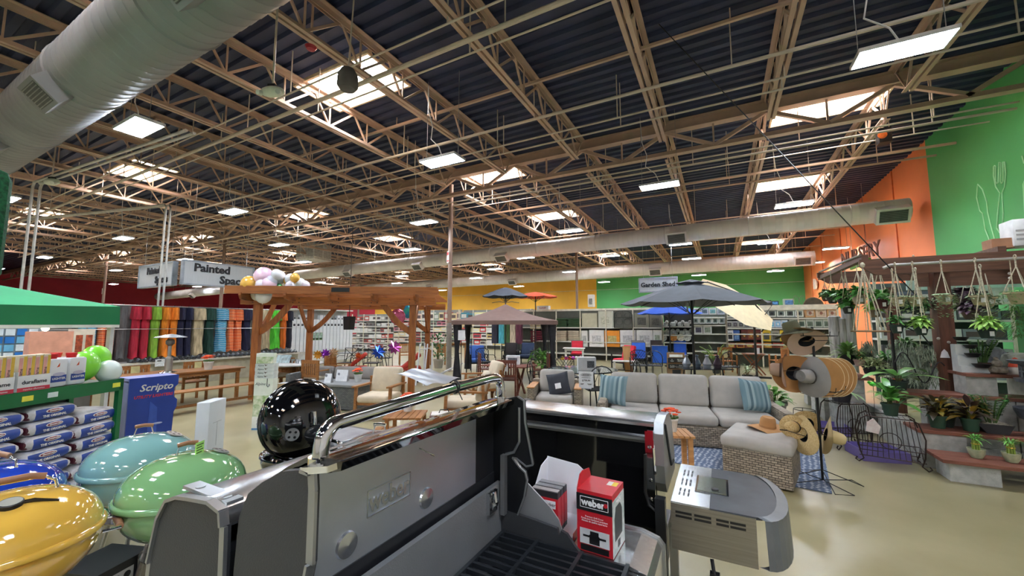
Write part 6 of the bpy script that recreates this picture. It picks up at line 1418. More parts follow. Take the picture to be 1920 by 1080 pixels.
# tilted cream umbrella on a side arm
t = thing('patio_umbrella', 'cream cantilever umbrella tilted behind the grey umbrella, dark side pole', 'umbrella', at(1412, 13))
c_ = at(1378, 13, 2.35)-t.location; rr = 1.35
Mx = Matrix.Translation((c_.x, c_.y, 2.45)) @ Matrix.Rotation(YAW, 4, 'Z') @ Matrix.Rotation(R(24), 4, 'Y') @ Matrix.Rotation(R(36), 4, 'X')
m_ = MB()
for i in range(8):
    a0 = 2*math.pi*i/8; a1 = 2*math.pi*(i+1)/8; m_.add([Mx @ Vector((0, 0, .3)), Mx @ Vector((rr*math.cos(a0), rr*math.sin(a0), 0)), Mx @ Vector((rr*math.cos(a1), rr*math.sin(a1), 0))], [(0, 1, 2)])
m_.build('canopy', mat('d9c8a4', .85, var=.04), t)
for i in range(8): a0 = 2*math.pi*i/8; MB().bar(Mx @ Vector((0, 0, .27)), Mx @ Vector((rr*math.cos(a0), rr*math.sin(a0), -.02)), .015).build('rib', mat('4a4540', .5), t)
MB().tube([(0, 0, 0), (0, 0, 2.5)], .035, 12).build('pole', mat('2e2a28', .35), t, True)
MB().tube([(0, 0, 1.6), Mx @ Vector((0, 0, .3))+Vector((.9, .5, -.3)), (c_.x-.8, c_.y, 3.2)], .022, 8).tube([(0, 0, 2.5), (.45, .2, 1.85), (.2, .1, 1.5)], .025, 8).build('arm', mat('3a3634', .35), t)
MB().box(-.4, .4, -.04, .04, 0, .06).box(-.04, .04, -.4, .4, 0, .06).build('cross_base', BLACK, t)
# gazebo
t = thing('gazebo', 'brown soft top gazebo with black curtains tied at its posts', 'gazebo', at(948, 13), YAW); GZ = mat('775f57', .85, var=.04)
hw = 1.55; m_ = MB(); ap = Vector((0, 0, 2.42))
cs = [(-hw, -hw), (hw, -hw), (hw, hw), (-hw, hw)]
for i in range(4):
    a, b = Vector((*cs[i], 1.86)), Vector((*cs[(i+1) % 4], 1.86)); m_.grid(lambda u, v: (a*(1-u)+b*u)*v+ap*(1-v)-Vector((0, 0, .08*math.sin(math.pi*v)))*1, 8, 6)
    m_.quad(a, b, b-Vector((0, 0, .12)), a-Vector((0, 0, .12)))
m_.build('canopy', GZ, t, 20)
for (x, y) in cs:
    x *= .93; y *= .93; MB().bar((x, y, 0), (x, y, 1.85), .04).bar((x*.88, y, 0), (x*.88, y, 1.85), .02).bar((x, y, .9), (x*.88, y, .9), .02).build('post', BLACK, t)
    MB().lathe([(.13, 1.8), (.1, 1.4), (.055, .95), (.1, .5), (.12, .15)], 14, Matrix.Translation((x*.97, y*.97, 0))).build('curtain', mat('1e1c22', .8, var=.2), t, True)
MB().tube([(-.45, 0, 2.46), (-.2, 0, 2.5), (0, 0, 2.46), (.2, 0, 2.5), (.45, 0, 2.46)], .01).bar((0, 0, 2.4), (0, 0, 2.55), .02).build('finial', mat('6a5a48', .5), t)
u = tag(MB().box(-.12, .12, -.002, .002, 0, .28).build('price_card', mat('dfe2e4', .5)), 'white price card hanging at the left gazebo post', 'sign'); u.location = at(866, 11.2, 1.3)
# ================================================================ PATIO FURNITURE IN THE MIDDLE
IRON = mat('1c1d20', .4, .3)
def iron_chair(label, p, rz, kind='arch', seat='2a2b2d', group=None, cush=None, back=None, s_=1):
    """faces -y at rz=0"""
    t = thing('metal_chair', label, 'chair', p, rz, group)
    for (x, y) in ((-.24, -.23), (.24, -.23), (-.22, .24), (.22, .24)): MB().tube([(x*1.05, y*1.08, 0), (x, y, .44)], .012, 7).build('leg', IRON, t)
    MB().rbox((0, 0, .44), (.5, .48, .03), .012).build('seat', mat(seat, .6), t)
    if kind == 'arch':
        pts = [(-.24, .23, .44)]+[(-.25*math.cos(k*math.pi/8), .25+.04, .68+.24*math.sin(k*math.pi/8)) for k in range(9)]+[(.24, .23, .44)]
        m_ = MB().tube(pts, .013, 7)
        for k in range(4): m_.tube([(-.2+.13*k, .25, .46), (.07-.0*k+(.1-.1*k)*.3, .28, .88)], .006, 5)
        m_.build('backrest', IRON, t)
    elif kind == 'lattice':
        m_ = MB()
        for k in range(7): x0 = -.24+.08*k; m_.tube([(x0, .25, .46), (min(.24, x0+.3), .29, .46+.42*min(1, (min(.24, x0+.3)-x0)/.3))], .007, 5).tube([(x0, .25, .46), (max(-.24, x0-.3), .29, .46+.42*min(1, (x0-max(-.24, x0-.3))/.3))], .007, 5)
        m_.tube([(-.25, .24, .44), (-.25, .28, .82), (-.12, .29, .9), (.12, .29, .9), (.25, .28, .82), (.25, .24, .44)], .013, 7); m_.build('backrest', IRON, t)
    elif kind == 'x':
        m_ = MB().tube([(-.25, .24, .44), (-.25, .28, .92), (.25, .28, .92), (.25, .24, .44)], .014, 7).tube([(-.25, .27, .5), (.25, .28, .9)], .01, 6).tube([(.25, .27, .5), (-.25, .28, .9)], .01, 6); m_.build('backrest', IRON, t)
    elif kind == 'sling':
        MB().tube([(-.26, .24, .4), (-.26, .34, 1.02), (.26, .34, 1.02), (.26, .24, .4)], .014, 7).build('back_frame', mat('6a6a70', .4, .5), t)
        MB().grid(lambda u, v: Vector((-.25+.5*u, .245+.095*v-.03*math.sin(math.pi*v), .44+.58*v)), 4, 6).grid(lambda u, v: Vector((-.25+.5*u, .25+.095*v-.03*math.sin(math.pi*v), .44+.58*v)), 4, 6).build('sling_back', mat(back or '2a62c8', .7, var=.05), t, True)
    if kind != 'sling' or True: MB().tube([(-.25, .26, .66), (-.28, -.05, .68), (-.27, -.22, .62), (-.25, -.23, .44)], .011, 6).tube([(.25, .26, .66), (.28, -.05, .68), (.27, -.22, .62), (.25, -.23, .44)], .011, 6).build('armrest', IRON, t)
    if cush:
        cushion(MB(), (0, 0, .49), (.48, .46, .09)).build('seat_cushion', mat(cush, .9, var=.06), t, 50); cushion(MB(), (0, 0, .26), (.48, .09, .5), M=Matrix.Translation((0, .22, .5)) @ Matrix.Rotation(R(-12), 4, 'X')).build('back_cushion', mat(cush, .9, var=.06), t, 50)
    return t
def glass_table(label, p, r_, h=.72, rect=None, top='77807c', rz=0, cat='table'):
    t = thing('patio_table', label, cat, p, rz)
    if rect: MB().rbox((0, 0, h), (rect[0], rect[1], .02), .009).build('tabletop', mat(top, .1, var=.05), t); rx, ry = rect[0]*.4, rect[1]*.38
    else: MB().lathe([(0, h-.01), (r_, h-.01), (r_, h+.01), (0, h+.01)], 32).build('tabletop', mat(top, .1, var=.05), t); MB().tube(loop((0, 0, h), r_, 32), .014, 6, closed=True).build('rim', IRON, t); rx = ry = r_*.6
    for a in (-1, 1):
        for b in (-1, 1): MB().tube([(a*rx, b*ry, 0), (a*rx*.8, b*ry*.8, h-.02)], .016, 7).build('leg', IRON, t)
    return t
# brown folding set left
RBW = wood('5a2c22', '7a4232', 0, .45)
fp = onz(955, 684, .73); fp.z = 0
t = thing('folding_table', 'reddish brown round folding table with a white price box on it', 'table', fp); slat_top(MB(), -.62, .62, -.38, .38, .73, 9).build('tabletop', RBW, t)
for a in (-1, 1):
    MB().bar((a*.35, -.28, 0), (a*.3, .28, .7), .045).bar((a*.3, .28, 0), (a*.35, -.28, .7), .045).build('crossed_leg', RBW, t)
u = thing('price_box', 'white box with a price oval on the reddish folding table', 'box', onz(962, 683, .73), R(20)); MB().box(-.17, .17, -.1, .1, 0, .22).build('carton', mat('e0e2e4', .5), u); MB().m(0).box(-.12, .12, -.103, -.1, .08, .17).build('printed_panel', mat('5a5f68', .5, var=.3, scale=30), u)
fc = slat_chair('dark reddish wooden folding chair in front of the folding table, with a white tag', onz(945, 742, 0)+Vector((.15, -.1, 0)), R(200), RBW, arm=False)
MB().box(-.05, .03, .255, .26, .64, .78).build('white_tag', mat('e2e4e6', .5), fc)
slat_chair('reddish wooden folding chair at the left of the folding table', onz(928, 722, 0)+Vector((-.4, .2, 0)), R(130), RBW, arm=False)
slat_chair('reddish wooden folding chair at the right of the folding table', onz(985, 722, 0)+Vector((.35, .3, 0)), R(-60), RBW, arm=False)
def deep_chair(label, p, rz, cush, frame=IRON):
    t = thing('lounge_chair', label, 'chair', p, rz)
    for (x, y) in ((-.32, -.32), (.32, -.32), (-.32, .34), (.32, .34)): MB().bar((x, y, 0), (x, y, .58), .04).build('leg', frame, t)
    for x in (-.32, .32): MB().bar((x, -.34, .58), (x, .36, .58), .06, .03).build('armrest', frame, t)
    MB().box(-.32, .32, -.32, .34, .24, .28).build('seat_frame', frame, t)
    cushion(MB(), (0, 0, .35), (.58, .62, .14)).build('seat_cushion', mat(cush, .9, var=.06), t, 50); cushion(MB(), (0, 0, .26), (.58, .14, .54), M=Matrix.Translation((0, .24, .4)) @ Matrix.Rotation(R(-16), 4, 'X')).build('back_cushion', mat(cush, .9, var=.06), t, 50)
    return t
deep_chair('dark framed chair with blue cushions beside the gazebo post', onz(888, 694, 0)+Vector((0, .3, 0)), R(40), '3f66b0')
iron_chair('dark woven chair with light wooden legs between the blue chair and the folding set', onz(905, 704, 0)+Vector((0, .2, 0)), R(60), 'lattice', '25282e')
deep_chair('dark lounge chair with a blue pillow under the gazebo', onz(958, 690, 0)+Vector((-.2, 1.8, 0)), R(10), '33405a')
deep_chair('dark brown lounge chair under the left half of the gazebo', onz(925, 690, 0)+Vector((-.2, 1.8, 0)), R(20), '2e2a2a')
# glass table set
gt = onz(1085, 695, .72); gt.z = 0; gt += Vector((0, .25, 0))
glass_table('round glass patio table with boxes and papers on it, behind the price sign', gt, .78)
u = thing('white_carton', 'white carton standing on the glass patio table', 'box', gt+Vector((.12, -.05, .73)), R(25)); MB().box(-.2, .2, -.1, .1, 0, .28).build('carton', mat('d9dadc', .5, var=.05), u); MB().box(.0, .16, -.103, -.1, .05, .2).build('printed_panel', mat('5f6266', .5, var=.4, scale=40), u)
for i, (dx, dy, rz, k, lb) in enumerate(((-.75, -.55, 130, 'arch', 'black scroll chair left of the glass table'), (.55, -.75, 215, 'arch', 'black arched chair in front of the glass table'), (.85, .45, -60, 'arch', 'black arched chair right of the glass table'), (-.6, .75, 40, 'lattice', 'black lattice chair behind the glass table'), (-.1, -1.0, 185, 'lattice', 'black wrought iron chair right behind the price sign'))):
    iron_chair(lb, gt+Vector((dx, dy, 0)), R(rz), k)
for i in range(6):
    u = tag(MB().ball((0, 0, .05), .055, 12, 8).build('ornament_ball', mat(['e2b040', 'c83a8a', 'e86a3a', 'a83aa0', 'd8d0c0', 'e8408a'][i], .15, .2), None, True), ['yellow', 'magenta', 'orange', 'purple', 'pearl white', 'pink'][i]+' glass ball in the row behind the white carton', 'ornament'); u.location = onz(1055+i*6.5, 675, .78)
t = table('small white table under the row of glass balls', onz(1068, 690, 0)+Vector((0, .6, 0)), R(15), .9, .5, .77, wd=WHITE, name='side_table')
# red chairs and slings
iron_chair('black framed chair with red cushions, left of the white carton', onz(1070, 690, 0)+Vector((-.2, 1.4, 0)), R(15), 'sling', '5a1a20', cush='c4283a', back='c4283a')
deep_chair('red cushioned lounger right of the white carton', onz(1165, 697, 0)+Vector((-.1, .9, 0)), R(-30), 'cf2a3e')
t = thing('wooden_board', 'light wooden board leaning in front of the red lounger', 'board', onz(1172, 700, 0)+Vector((.1, .2, .0)), rot=(R(-14), 0, R(30))); MB().box(-.14, .14, 0, .03, 0, .95).build('panel', wood('a87a4a', 'c09058', 2), t); MB().box(-.16, .16, -.01, .04, .93, .97).build('end_cap', wood('a87a4a', 'c09058', 0), t)
iron_chair('bright blue sling chair, left one behind the sofa', onz(1197, 697, 0)+Vector((-.1, .9, 0)), R(15), 'sling', '2a62c8')
iron_chair('bright blue sling chair, large one nearest the sofa back', onz(1229, 705, 0)+Vector((.1, .4, 0)), R(190), 'sling', '2a62c8')
iron_chair('blue sling chair behind the umbrella pole', onz(1270, 690, 0)+Vector((0, 1.5, 0)), R(5), 'sling', '2a62c8')
iron_chair('brown sling chair behind the blue chairs', onz(1222, 688, 0)+Vector((0, 1.5, 0)), R(5), 'sling', '3a2a26', back='3a2e2a')
iron_chair('grey mesh chair between the white boxes and the blue chairs', onz(1185, 688, 0)+Vector((0, 1.2, 0)), R(5), 'sling', '6a6a6a', back='77767a')
iron_chair('black lattice back chair just behind the sofa', onz(1196, 712, 0)+Vector((0, .2, 0)), R(10), 'lattice')
iron_chair('black chair with arched back and white tag just behind the sofa', onz(1226, 712, 0)+Vector((.0, .15, 0)), R(190), 'arch')
low_table('low white topped table left of the lattice chair', onz(1168, 702, 0)+Vector((0, .3, 0)), R(10), .8, .5, .45, wd=mat('c9c9c6', .4), shelf=False)
# sign stand
t = thing('word_sign_rack', 'brown rack of black word plaques and one white plaque behind the sofa', 'display stand', onz(1268, 712, 0)+Vector((0, .15, 0)), R(20))
MB().box(-.27, .27, 0, .05, 0, .84).build('backboard', mat('8a6a4a', .6, var=.1), t)
m_ = MB().m(0).box(-.2, .2, -.03, 0, .70, .78).m(1)
for (x, z) in ((-.13, .55), (.13, .55), (-.13, .36), (.13, .36), (0, .18)): m_.box(x-.125, x+.125, -.03, 0, z-.02, z+.12)
m_.build('plaques', [mat('dfe1de', .5), mat('1a1a1c', .5)], t)
for (x, z, s_) in ((-.13, .60, 'be\nhappy'), (.13, .60, 'ALL LOVE\nALWAYS'), (-.13, .41, 'so very\ngrateful'), (.13, .41, 'STAY\nDEEPLY HAPPY')): text(s_, .045, WHITE, t, (x, -.032, z), (R(90), 0, 0), ext=.0005)
# right middle furniture
tb = onz(1318, 690, .72); tb.z = 0
glass_table('black table holding bagged chairs right of the umbrella pole', tb, 0, rect=(1.1, .7), top='2a2c30', rz=R(25))
for i in range(4):
    u = tag(MB().lathe([(.07, 0), (.1, .08), (.06, .18), (.03, .24), (.05, .28), (0, .3)], 14).build('glass_lantern', mat(['9aa0a8', '6f7a86', 'b9bcc4', '5a4a54'][i], .15, .2), None, True), ['clear glass lantern at the left of the black table', 'dark glass lantern on the black table', 'pale glass jar on the black table', 'purple jar at the right of the black table'][i], 'lantern'); u.location = tb+Vector((-.35+.22*i, .0+.05*i, .73))
iron_chair('black chair with red seat right of the lanterns', onz(1340, 690, 0)+Vector((0, 1.0, 0)), R(-100), 'x', '9a2018', cush=None)
iron_chair('black dining chair with red seat under the cream umbrella, left', onz(1395, 688, 0)+Vector((-.7, 1.7, 0)), R(30), 'x', 'b02a1c')
iron_chair('black dining chair with red seat under the cream umbrella, right', onz(1425, 688, 0)+Vector((.3, 2.1, 0)), R(-20), 'x', 'b02a1c')
glass_table('black round table under the cream umbrella', onz(1400, 684, 0)+Vector((0, 1.8, 0)), .55, .74, top='35383c')
wc = slat_chair('light wooden folding chair with papers on its seat left of the round wooden table', onz(1366, 700, 0)+Vector((0, .2, 0)), R(20), wood('9a6238', 'b87c4a', 0), arm=False)
MB().box(-.1, .08, .21, .22, .52, .78).build('paper_tag', mat('dfe0c0', .5), wc)
rt2 = onz(1416, 661, .73)
rt2 = onz(1416, 705, 0)+Vector((0, .3, 0))
t = thing('bistro_table', 'round wooden bistro table with crossed legs and a white card', 'table', rt2); MB().lathe([(0, .71), (.36, .71), (.36, .735), (0, .735)], 28).build('tabletop', wood('7a4630', '96603f', 0), t)
for a in (-1, 1): MB().bar((a*.06-.28, a*.1, 0), (a*.06+.25, a*.1, .7), .03, .045).bar((a*.06+.28, a*.1, 0), (a*.06-.25, a*.1, .7), .03, .045).build('crossed_leg', wood('7a4630', '96603f', 2), t)
u = tag(MB().box(-.07, .07, -.002, .002, 0, .2).box(-.05, .05, -.02, .02, 0, .01).build('table_card', mat('e2e6ea', .5)), 'white card standing on the round bistro table', 'card'); u.location = rt2+Vector((.12, 0, .735))
slat_chair('light wooden chair right of the bistro table, behind the hats', onz(1452, 700, 0)+Vector((.2, .5, 0)), R(-70), wood('9a6238', 'b87c4a', 0), arm=False)
iron_chair('black round backed chair behind the right end of the sofa', onz(1370, 716, 0)+Vector((0, .2, 0)), R(185), 'arch', '202124')
def palm(label, p, pot='3c3d40', h=.9, n=11, pr=.15, ph=.25, seed=2, col=LLEAF, L=.75):
    t = thing('potted_palm', label, 'plant', p); rn = random.Random(seed); m_ = MB(); potmesh(m_, pr, ph); m_.build('pot', mat(pot, .5), t, 40)
    b = MB(); s_ = MB()
    for i in range(n):
        a = rn.uniform(0, 6.283); el = rn.uniform(.85, 1.35); d = Vector((math.cos(a)*math.cos(el), math.sin(a)*math.cos(el), math.sin(el))); LL = L*rn.uniform(.8, 1.2); prev = Vector((0, 0, ph))
        for k in range(1, 15):
            u_ = k/14; p_ = Vector((0, 0, ph))+d*LL*u_-Vector((0, 0, .35*LL*u_*u_))+Vector((0, 0, (h-.9)*1)); s_.tube([prev, p_], .005, 4)
            if k > 3:
                sd = d.cross(Vector((0, 0, 1))).normalized()
                for q_ in (-1, 1): leafmesh(b, p_, (d*.7+sd*q_*.8+Vector((0, 0, -.1))), .17*(1-.4*u_), .022, .4, .1, 3)
            prev = p_
    b.build('fronds', col, t, True); s_.build('stems', mat('6a8a34', .5), t); return t
palm('tall bright palm in a black pot between the lanterns and the wooden chair', onz(1343, 700, 0), h=1.0, n=12, L=1.0)
plant('green plant with a red flower in front of the gazebo, left of the glass table', onz(1017, 712, 0), .15, .25, '55504a', 90, .38, .09, 1.3, .55, LEAF, 5, .6, stem=.15, name='potted_plant')
plant('variegated leafy plant behind the right sofa arm', onz(1395, 716, 0)+Vector((.1, .1, 0)), .14, .2, '2a2c2a', 60, .22, .035, 1.2, .2, mat('5f7a50', .5, var=.3, scale=20, col2='c3cfae'), 8, .6, stem=.1)
# dining sets seen through the pergola
for i, (px, dy, rz, lb) in enumerate(((655, 0, 20, 'first from the left'), (682, .2, -160, 'second'), (702, .2, 30, 'third'), (724, 0, -150, 'nearest the right post'))):
    iron_chair('black cross backed dining chair behind the grey sofa, '+lb, at(px, 13.6+2.0*(i % 2)), R(rz), 'x', '2a2224')
glass_table('dark dining table behind the grey sofa', at(690, 14.6), 0, rect=(1.8, .9), top='6a6c70', rz=R(35))
for i, (px, c, lb, sz) in enumerate(((600, 'd8942c', 'orange foil balloon at the left end of the grey sofa', .14), (614, '8a2ab0', 'purple foil balloon over the left end of the grey sofa', .15), (629, 'd8b48a', 'gold foil balloon behind the grey sofa', .15), (712, '2a5ad8', 'blue foil balloon behind the grey sofa', .2), (675, 'e8602a', 'orange foil balloon peeking over the middle of the grey sofa', .1), (742, 'c85ab0', 'pink flamingo foil balloon above the right end of the grey sofa', .2))):
    p = at(px, 10.8, (.92, .95, .98, 1.0, .9, 1.12)[i]); t = thing('foil_balloon', lb, 'balloon', p, rot=(R(90), R(20*i), YAW)); n = 9
    m_ = MB(); prof = []
    for k in range(18):
        rr = sz*(1 if k % 2 else .6); a = k*math.pi/9; prof.append((rr*math.cos(a), rr*math.sin(a)))
    vs_ = [(0, 0, sz*.35), (0, 0, -sz*.35)]+[(x, y, 0) for x, y in prof]; m_.add(vs_, [(0, 2+k, 2+(k+1) % 18) for k in range(18)]+[(1, 2+(k+1) % 18, 2+k) for k in range(18)]); m_.build('skin', mat(c, .15, .6, var=.1), t, True)
    MB().tube([(0, -sz*.9, 0), (0, -sz*.9-.4, 0.05)], .003, 4).build('string', WHITE, t)
for i, (px, lb) in enumerate(((640, 'left'), (742, 'right'))):
    t = thing('lounge_chair', 'red cushioned chaise behind the grey sofa, %s one' % lb, 'chair', at(px, 12.1), YAW+R(15)); MB().box(-.8, .8, -.3, .3, .25, .32).build('frame', IRON, t); cushion(MB(), (0, 0, .4), (1.6, .6, .12)).build('cushion', mat('b83a2c', .9), t, 50); cushion(MB(), (0, 0, 0), (.7, .6, .12), M=Matrix.Translation((.5, 0, .62)) @ Matrix.Rotation(R(-40), 4, 'Y')).build('back_cushion', mat('b83a2c', .9), t, 50)
    for x in (-.7, .7):
        for y in (-.25, .25): MB().box(x-.02, x+.02, y-.02, y+.02, 0, .26).build('leg', IRON, t)
# brown bistro set and big foil balloons near the rear post
t = thing('foil_balloon', 'large round maroon and pink foil balloon between the rear posts', 'balloon', at(746, 12.0, 1.98)); MB().ball((0, 0, 0), (.24, .12, .24), 20, 14, Matrix.Rotation(YAW, 3, 'Z').to_4x4()).build('skin', mat('8a3048', .2, .3, var=.5, scale=6, col2='d87090'), t, True); MB().tube([(0, 0, -.24), (0, .05, -1.3)], .004, 4).build('string', WHITE, t)
t = thing('foil_balloon', 'blue and green foil balloon beside the maroon one', 'balloon', at(765, 12.4, 2.15)); MB().ball((0, 0, 0), (.16, .1, .22), 20, 14).build('skin', mat('2a6ab8', .2, .3, var=.5, scale=6, col2='3ac08a'), t, True); MB().tube([(0, 0, -.2), (0, .05, -1.4)], .004, 4).build('string', WHITE, t)
for i, px in enumerate((770, 812)):
    slat_chair('dark wooden high chair behind the pergola post, %s one' % ('left', 'right')[i], at(px+18*i-8, 17.2), YAW+R(20-60*i), TK, arm=False)
t = table('light wooden table between the two dark wooden chairs', at(858, 18.2), YAW, 1.0, .7, .9, name='dining_table')
# ================================================================ NURSERY
BLK = mat('b3b5b0', .85, var=.1, scale=12, bump=.5, bscale=120); RW = wood('6e4032', '8a5644', 0, .55); DWD = wood('4a2a1c', '6b4030', 2, .5); DWX = wood('55382a', '74503c', 0, .55)
def block(x0, x1, y0, y1, z0, z1, label, group=None):
    t = tag(MB().rbox(((x0+x1)/2, (y0+y1)/2, (z0+z1)/2), (x1-x0, y1-y0, z1-z0), .006).build('cinder_block', BLK, None, False), label, 'cinder block', group); return t
def board(x0, x1, y0, y1, z, label, n=2):
    t = thing('wooden_board', label, 'board', ((x0+x1)/2, (y0+y1)/2, z)); hx, hy = (x1-x0)/2, (y1-y0)/2
    for i in range(n): MB().box(-hx, hx, -hy+i*2*hy/n, -hy+(i+1)*2*hy/n-.008, -.038, 0, ch=.003).build('plank', RW, t)
    return t
board(2.13, 4.6, 6.27, 6.72, .245, 'lowest reddish plank shelf of the stepped plant display')
block(2.2, 2.6, 6.33, 6.66, 0, .205, 'grey cinder block under the left end of the lowest plank shelf')
block(3.6, 4.0, 6.33, 6.66, 0, .205, 'grey cinder block under the right part of the lowest plank shelf')
board(2.1, 4.4, 6.76, 7.22, .455, 'second plank shelf carrying the croton pots')
for j in range(2): block(2.13, 2.53, 6.78, 7.2, .0+.208*j, .208*(j+1)-.002, ['lower', 'upper'][j]+' cinder block at the left front of the second shelf')
for k in range(4):
    for j in range(2): block(2.13, 2.33, 7.22+.41*k, 7.62+.41*k, .208*j, .208*(j+1)-.002, 'grey cinder block in the low side wall running back behind the wire stand', 'cinder blocks of the low side wall')
for k in range(6):
    for j in range(4): block(2.36+.41*k, 2.76+.41*k, 7.27, 7.46, .2*j, .2*(j+1)-.002, 'grey cinder block in the wall behind the crotons', 'cinder blocks of the wall behind the crotons')
board(2.12, 4.8, 7.24, 7.68, .84, 'third plank shelf, running behind the wall of blocks')
block(2.78, 3.06, 7.32, 7.64, .842, 1.08, 'cinder block on the third shelf, right of the timber post'); block(3.5, 3.8, 7.32, 7.64, .842, 1.08, 'cinder block on the third shelf, near the black fountain')
board(2.76, 4.3, 7.26, 7.76, 1.12, 'top short plank shelf right of the timber post', 2)
# side counter
board(1.55, 2.1, 8.2, 11.5, .9, 'long plank counter behind the hat rack holding small potted plants', 3)
for k in range(4):
    for j in range(4): block(1.6, 2.0, 8.3+.8*k, 8.7+.8*k, .215*j, .215*(j+1)-.004, 'cinder block leg under the long plank counter', 'cinder block legs of the long counter')
# timber frame
t = thing('timber_frame', 'dark brown timber frame with bolted beams holding the hanging baskets', 'timber frame', (2.8, 7.8, 0))
for (x, y, lb) in ((0, 0, ''), (0.42, 1.3, ''), (3.2, 0, ''), (.3, 2.9, '')): MB().box(x-.08, x+.08, y-.08, y+.08, 0, 2.5).build('post', DWD, t)
MB().prism([(-.9, 2.72), (-.9, 2.62), (-.72, 2.48), (3.4, 2.48), (3.4, 2.72)], .06, 'xz', -.15).build('beam', DWX, t)
MB().box(-.2, 3.4, .09, .15, 2.3, 2.5).build('beam', DWX, t)
MB().prism([(-.9, 2.86), (-.9, 2.76), (-.72, 2.62), (3.4, 2.62), (3.4, 2.86)], .06, 'xz', 2.75).build('beam', DWX, t)
for x in (-.82, .6, 1.9): MB().box(x-.04, x+.04, -.1, 2.95, 2.72, 2.8).build('cross_rafter', DWX, t)
m_ = MB()
for (x, z) in ((.45, 2.62), (.62, 2.42), (.62, 2.36), (-.1, 1.55), (.0, 1.5)): m_.lathe([(.02, 0), (.014, .012), (0, .014)], 10, Matrix.Translation((x, -.15 if z > 2.3 else -.085, z)) @ Matrix.Rotation(R(90), 4, 'X'))
m_.build('bolt', mat('c9c5be', .3, .7), t)
t = tag(MB().tube([(2.2, 7.5, 2.60), (5.8, 7.5, 2.60)], .02, 10).tube([(2.12, 7.5, 2.56), (2.2, 7.5, 2.60)], .02).build('hanging_rail', mat('c9c9c4', .3, .7), None, True), 'silver pipe rail running along the front of the timber beam', 'rail')
t = tag(MB().tube([(1.93, 7.7, 2.8), (1.95, 10.6, 2.88)], .02, 8).build('hanging_rail', mat('7a7468', .4, .5), None, True), 'dull pipe rail with hooks along the left end of the timber frame', 'rail')
# guy cable
pe = ony(1725, 562, 7.45); tag(MB().tube([GUY[0], pe], .008, 6).build('guy_cable', BLACK), 'thin black cable slanting from the roof down to the timber frame', 'cable')
ROPE = mat('c6bea6', .9, var=.15, scale=60)
def hanger(m_, top, c, r_, n=3):
    m_.tube([top, Vector(top)+Vector((0, 0, -.14))], .008, 6); a_ = Vector(top)+Vector((0, 0, -.12))
    for k in range(n): a = 2*math.pi*k/n+.5; m_.tube([a_, Vector(c)+Vector((r_*math.cos(a), r_*math.sin(a), 0))], .006, 5)
    m_.tube(loop(Vector(top)+Vector((0, 0, .0)), .026, 12, 'yz'), .006, 5, closed=True)
def hanging_pot(label, px, py, y=7.42, pot='bdb08c', topz=2.6, r_=.088, h=.125, kind='trail', seed=1, col=None, n=26, L=.1, W=.03, tagc=True):
    c = ony(px, py, y); t = thing('hanging_basket', label, 'hanging plant', (c.x, y, c.z-h/2)); rn = random.Random(seed)
    MB().lathe([(0, 0), (r_*.55, 0), (r_*.62, h*.1), (r_*.9, h*.85), (r_*1.08, h*.86), (r_*1.08, h), (r_*.95, h), (r_*.9, h*.85), (0, h*.85)], 24).build('pot', mat(pot, .5, var=.08), t, 40)
    MB().lathe([(0, h*.86), (r_*.9, h*.86)], 16).build('soil', SOIL, t)
    m_ = MB(); hanger(m_, (0, 0, topz-t.location.z), (0, 0, h), r_); m_.build('rope', ROPE, t)
    b = MB()
    for i in range(n):
        a = rn.uniform(0, 6.283)
        if kind == 'trail':
            q_ = Vector((r_*math.cos(a), r_*math.sin(a), h)); dd = rn.uniform(.05, .32)
            for k in range(4):
                z = q_.z+.02-dd*k/3; rr = r_*(1+.12*math.sin(k)); leafmesh(b, (rr*math.cos(a), rr*math.sin(a), z), (math.cos(a+k), math.sin(a+k), -.2), L*rn.uniform(.5, 1), W, .3, .1, 3)
        else:
            el = rn.uniform(-.2, 1.2); leafmesh(b, (r_*.5*math.cos(a)*rn.random(), r_*.5*math.sin(a), h+.02+rn.uniform(0, .08)), (math.cos(a)*math.cos(el), math.sin(a)*math.cos(el), math.sin(el)), L*rn.uniform(.7, 1.1), W*rn.uniform(.7, 1.2), .5, .1, 4)
    b.build('foliage', col or mat('8aa06a', .5, var=.25, scale=10), t, True)
    if tagc: MB().box(-.02, .02, -r_-.005, -r_+.0, .03, .09).build('price_sticker', mat('e2e4e0', .5), t)
    return t
SAGE = mat('7f9a72', .6, var=.2, scale=9, col2='a9ba94')
hanging_pot('leftmost tan hanging basket with trailing plant under the silver rail', 1684, 566, seed=1, col=SAGE, L=.05)
hanging_pot('second tan hanging basket from the left under the silver rail', 1717, 566, seed=2, col=SAGE, L=.05)
hanging_pot('tan hanging basket just right of the front timber post', 1771, 562, seed=3, col=SAGE, L=.05, n=40)
hanging_pot('tan hanging basket between the second post and the fern basket', 1836, 563, seed=4, col=SAGE, L=.05, n=22)
hanging_pot('tan hanging basket behind, slightly right of its neighbour', 1852, 566, 7.9, seed=5, col=SAGE, L=.05, n=22)
hanging_pot('large tan basket with long trailing fern at the right edge', 1912, 559, 7.3, r_=.125, h=.15, seed=6, col=mat('5f8a44', .6, var=.3, scale=10), L=.05, W=.012, n=60)
t = thing('hanging_fern', 'long mass of feathery trailing fern at the right edge of the photo', 'hanging plant', ony(1905, 590, 7.5)); rn = random.Random(5); b = MB()
for i in range(420):
    a = rn.uniform(0, 6.28); z = rn.uniform(-.28, .12); rr = rn.uniform(.02, .17)*(1-abs(z+.05)); leafmesh(b, (rr*math.cos(a), rr*math.sin(a), z), (math.cos(a), math.sin(a), rn.uniform(-.6, .3)), rn.uniform(.04, .08), .01, .4, .1, 2)
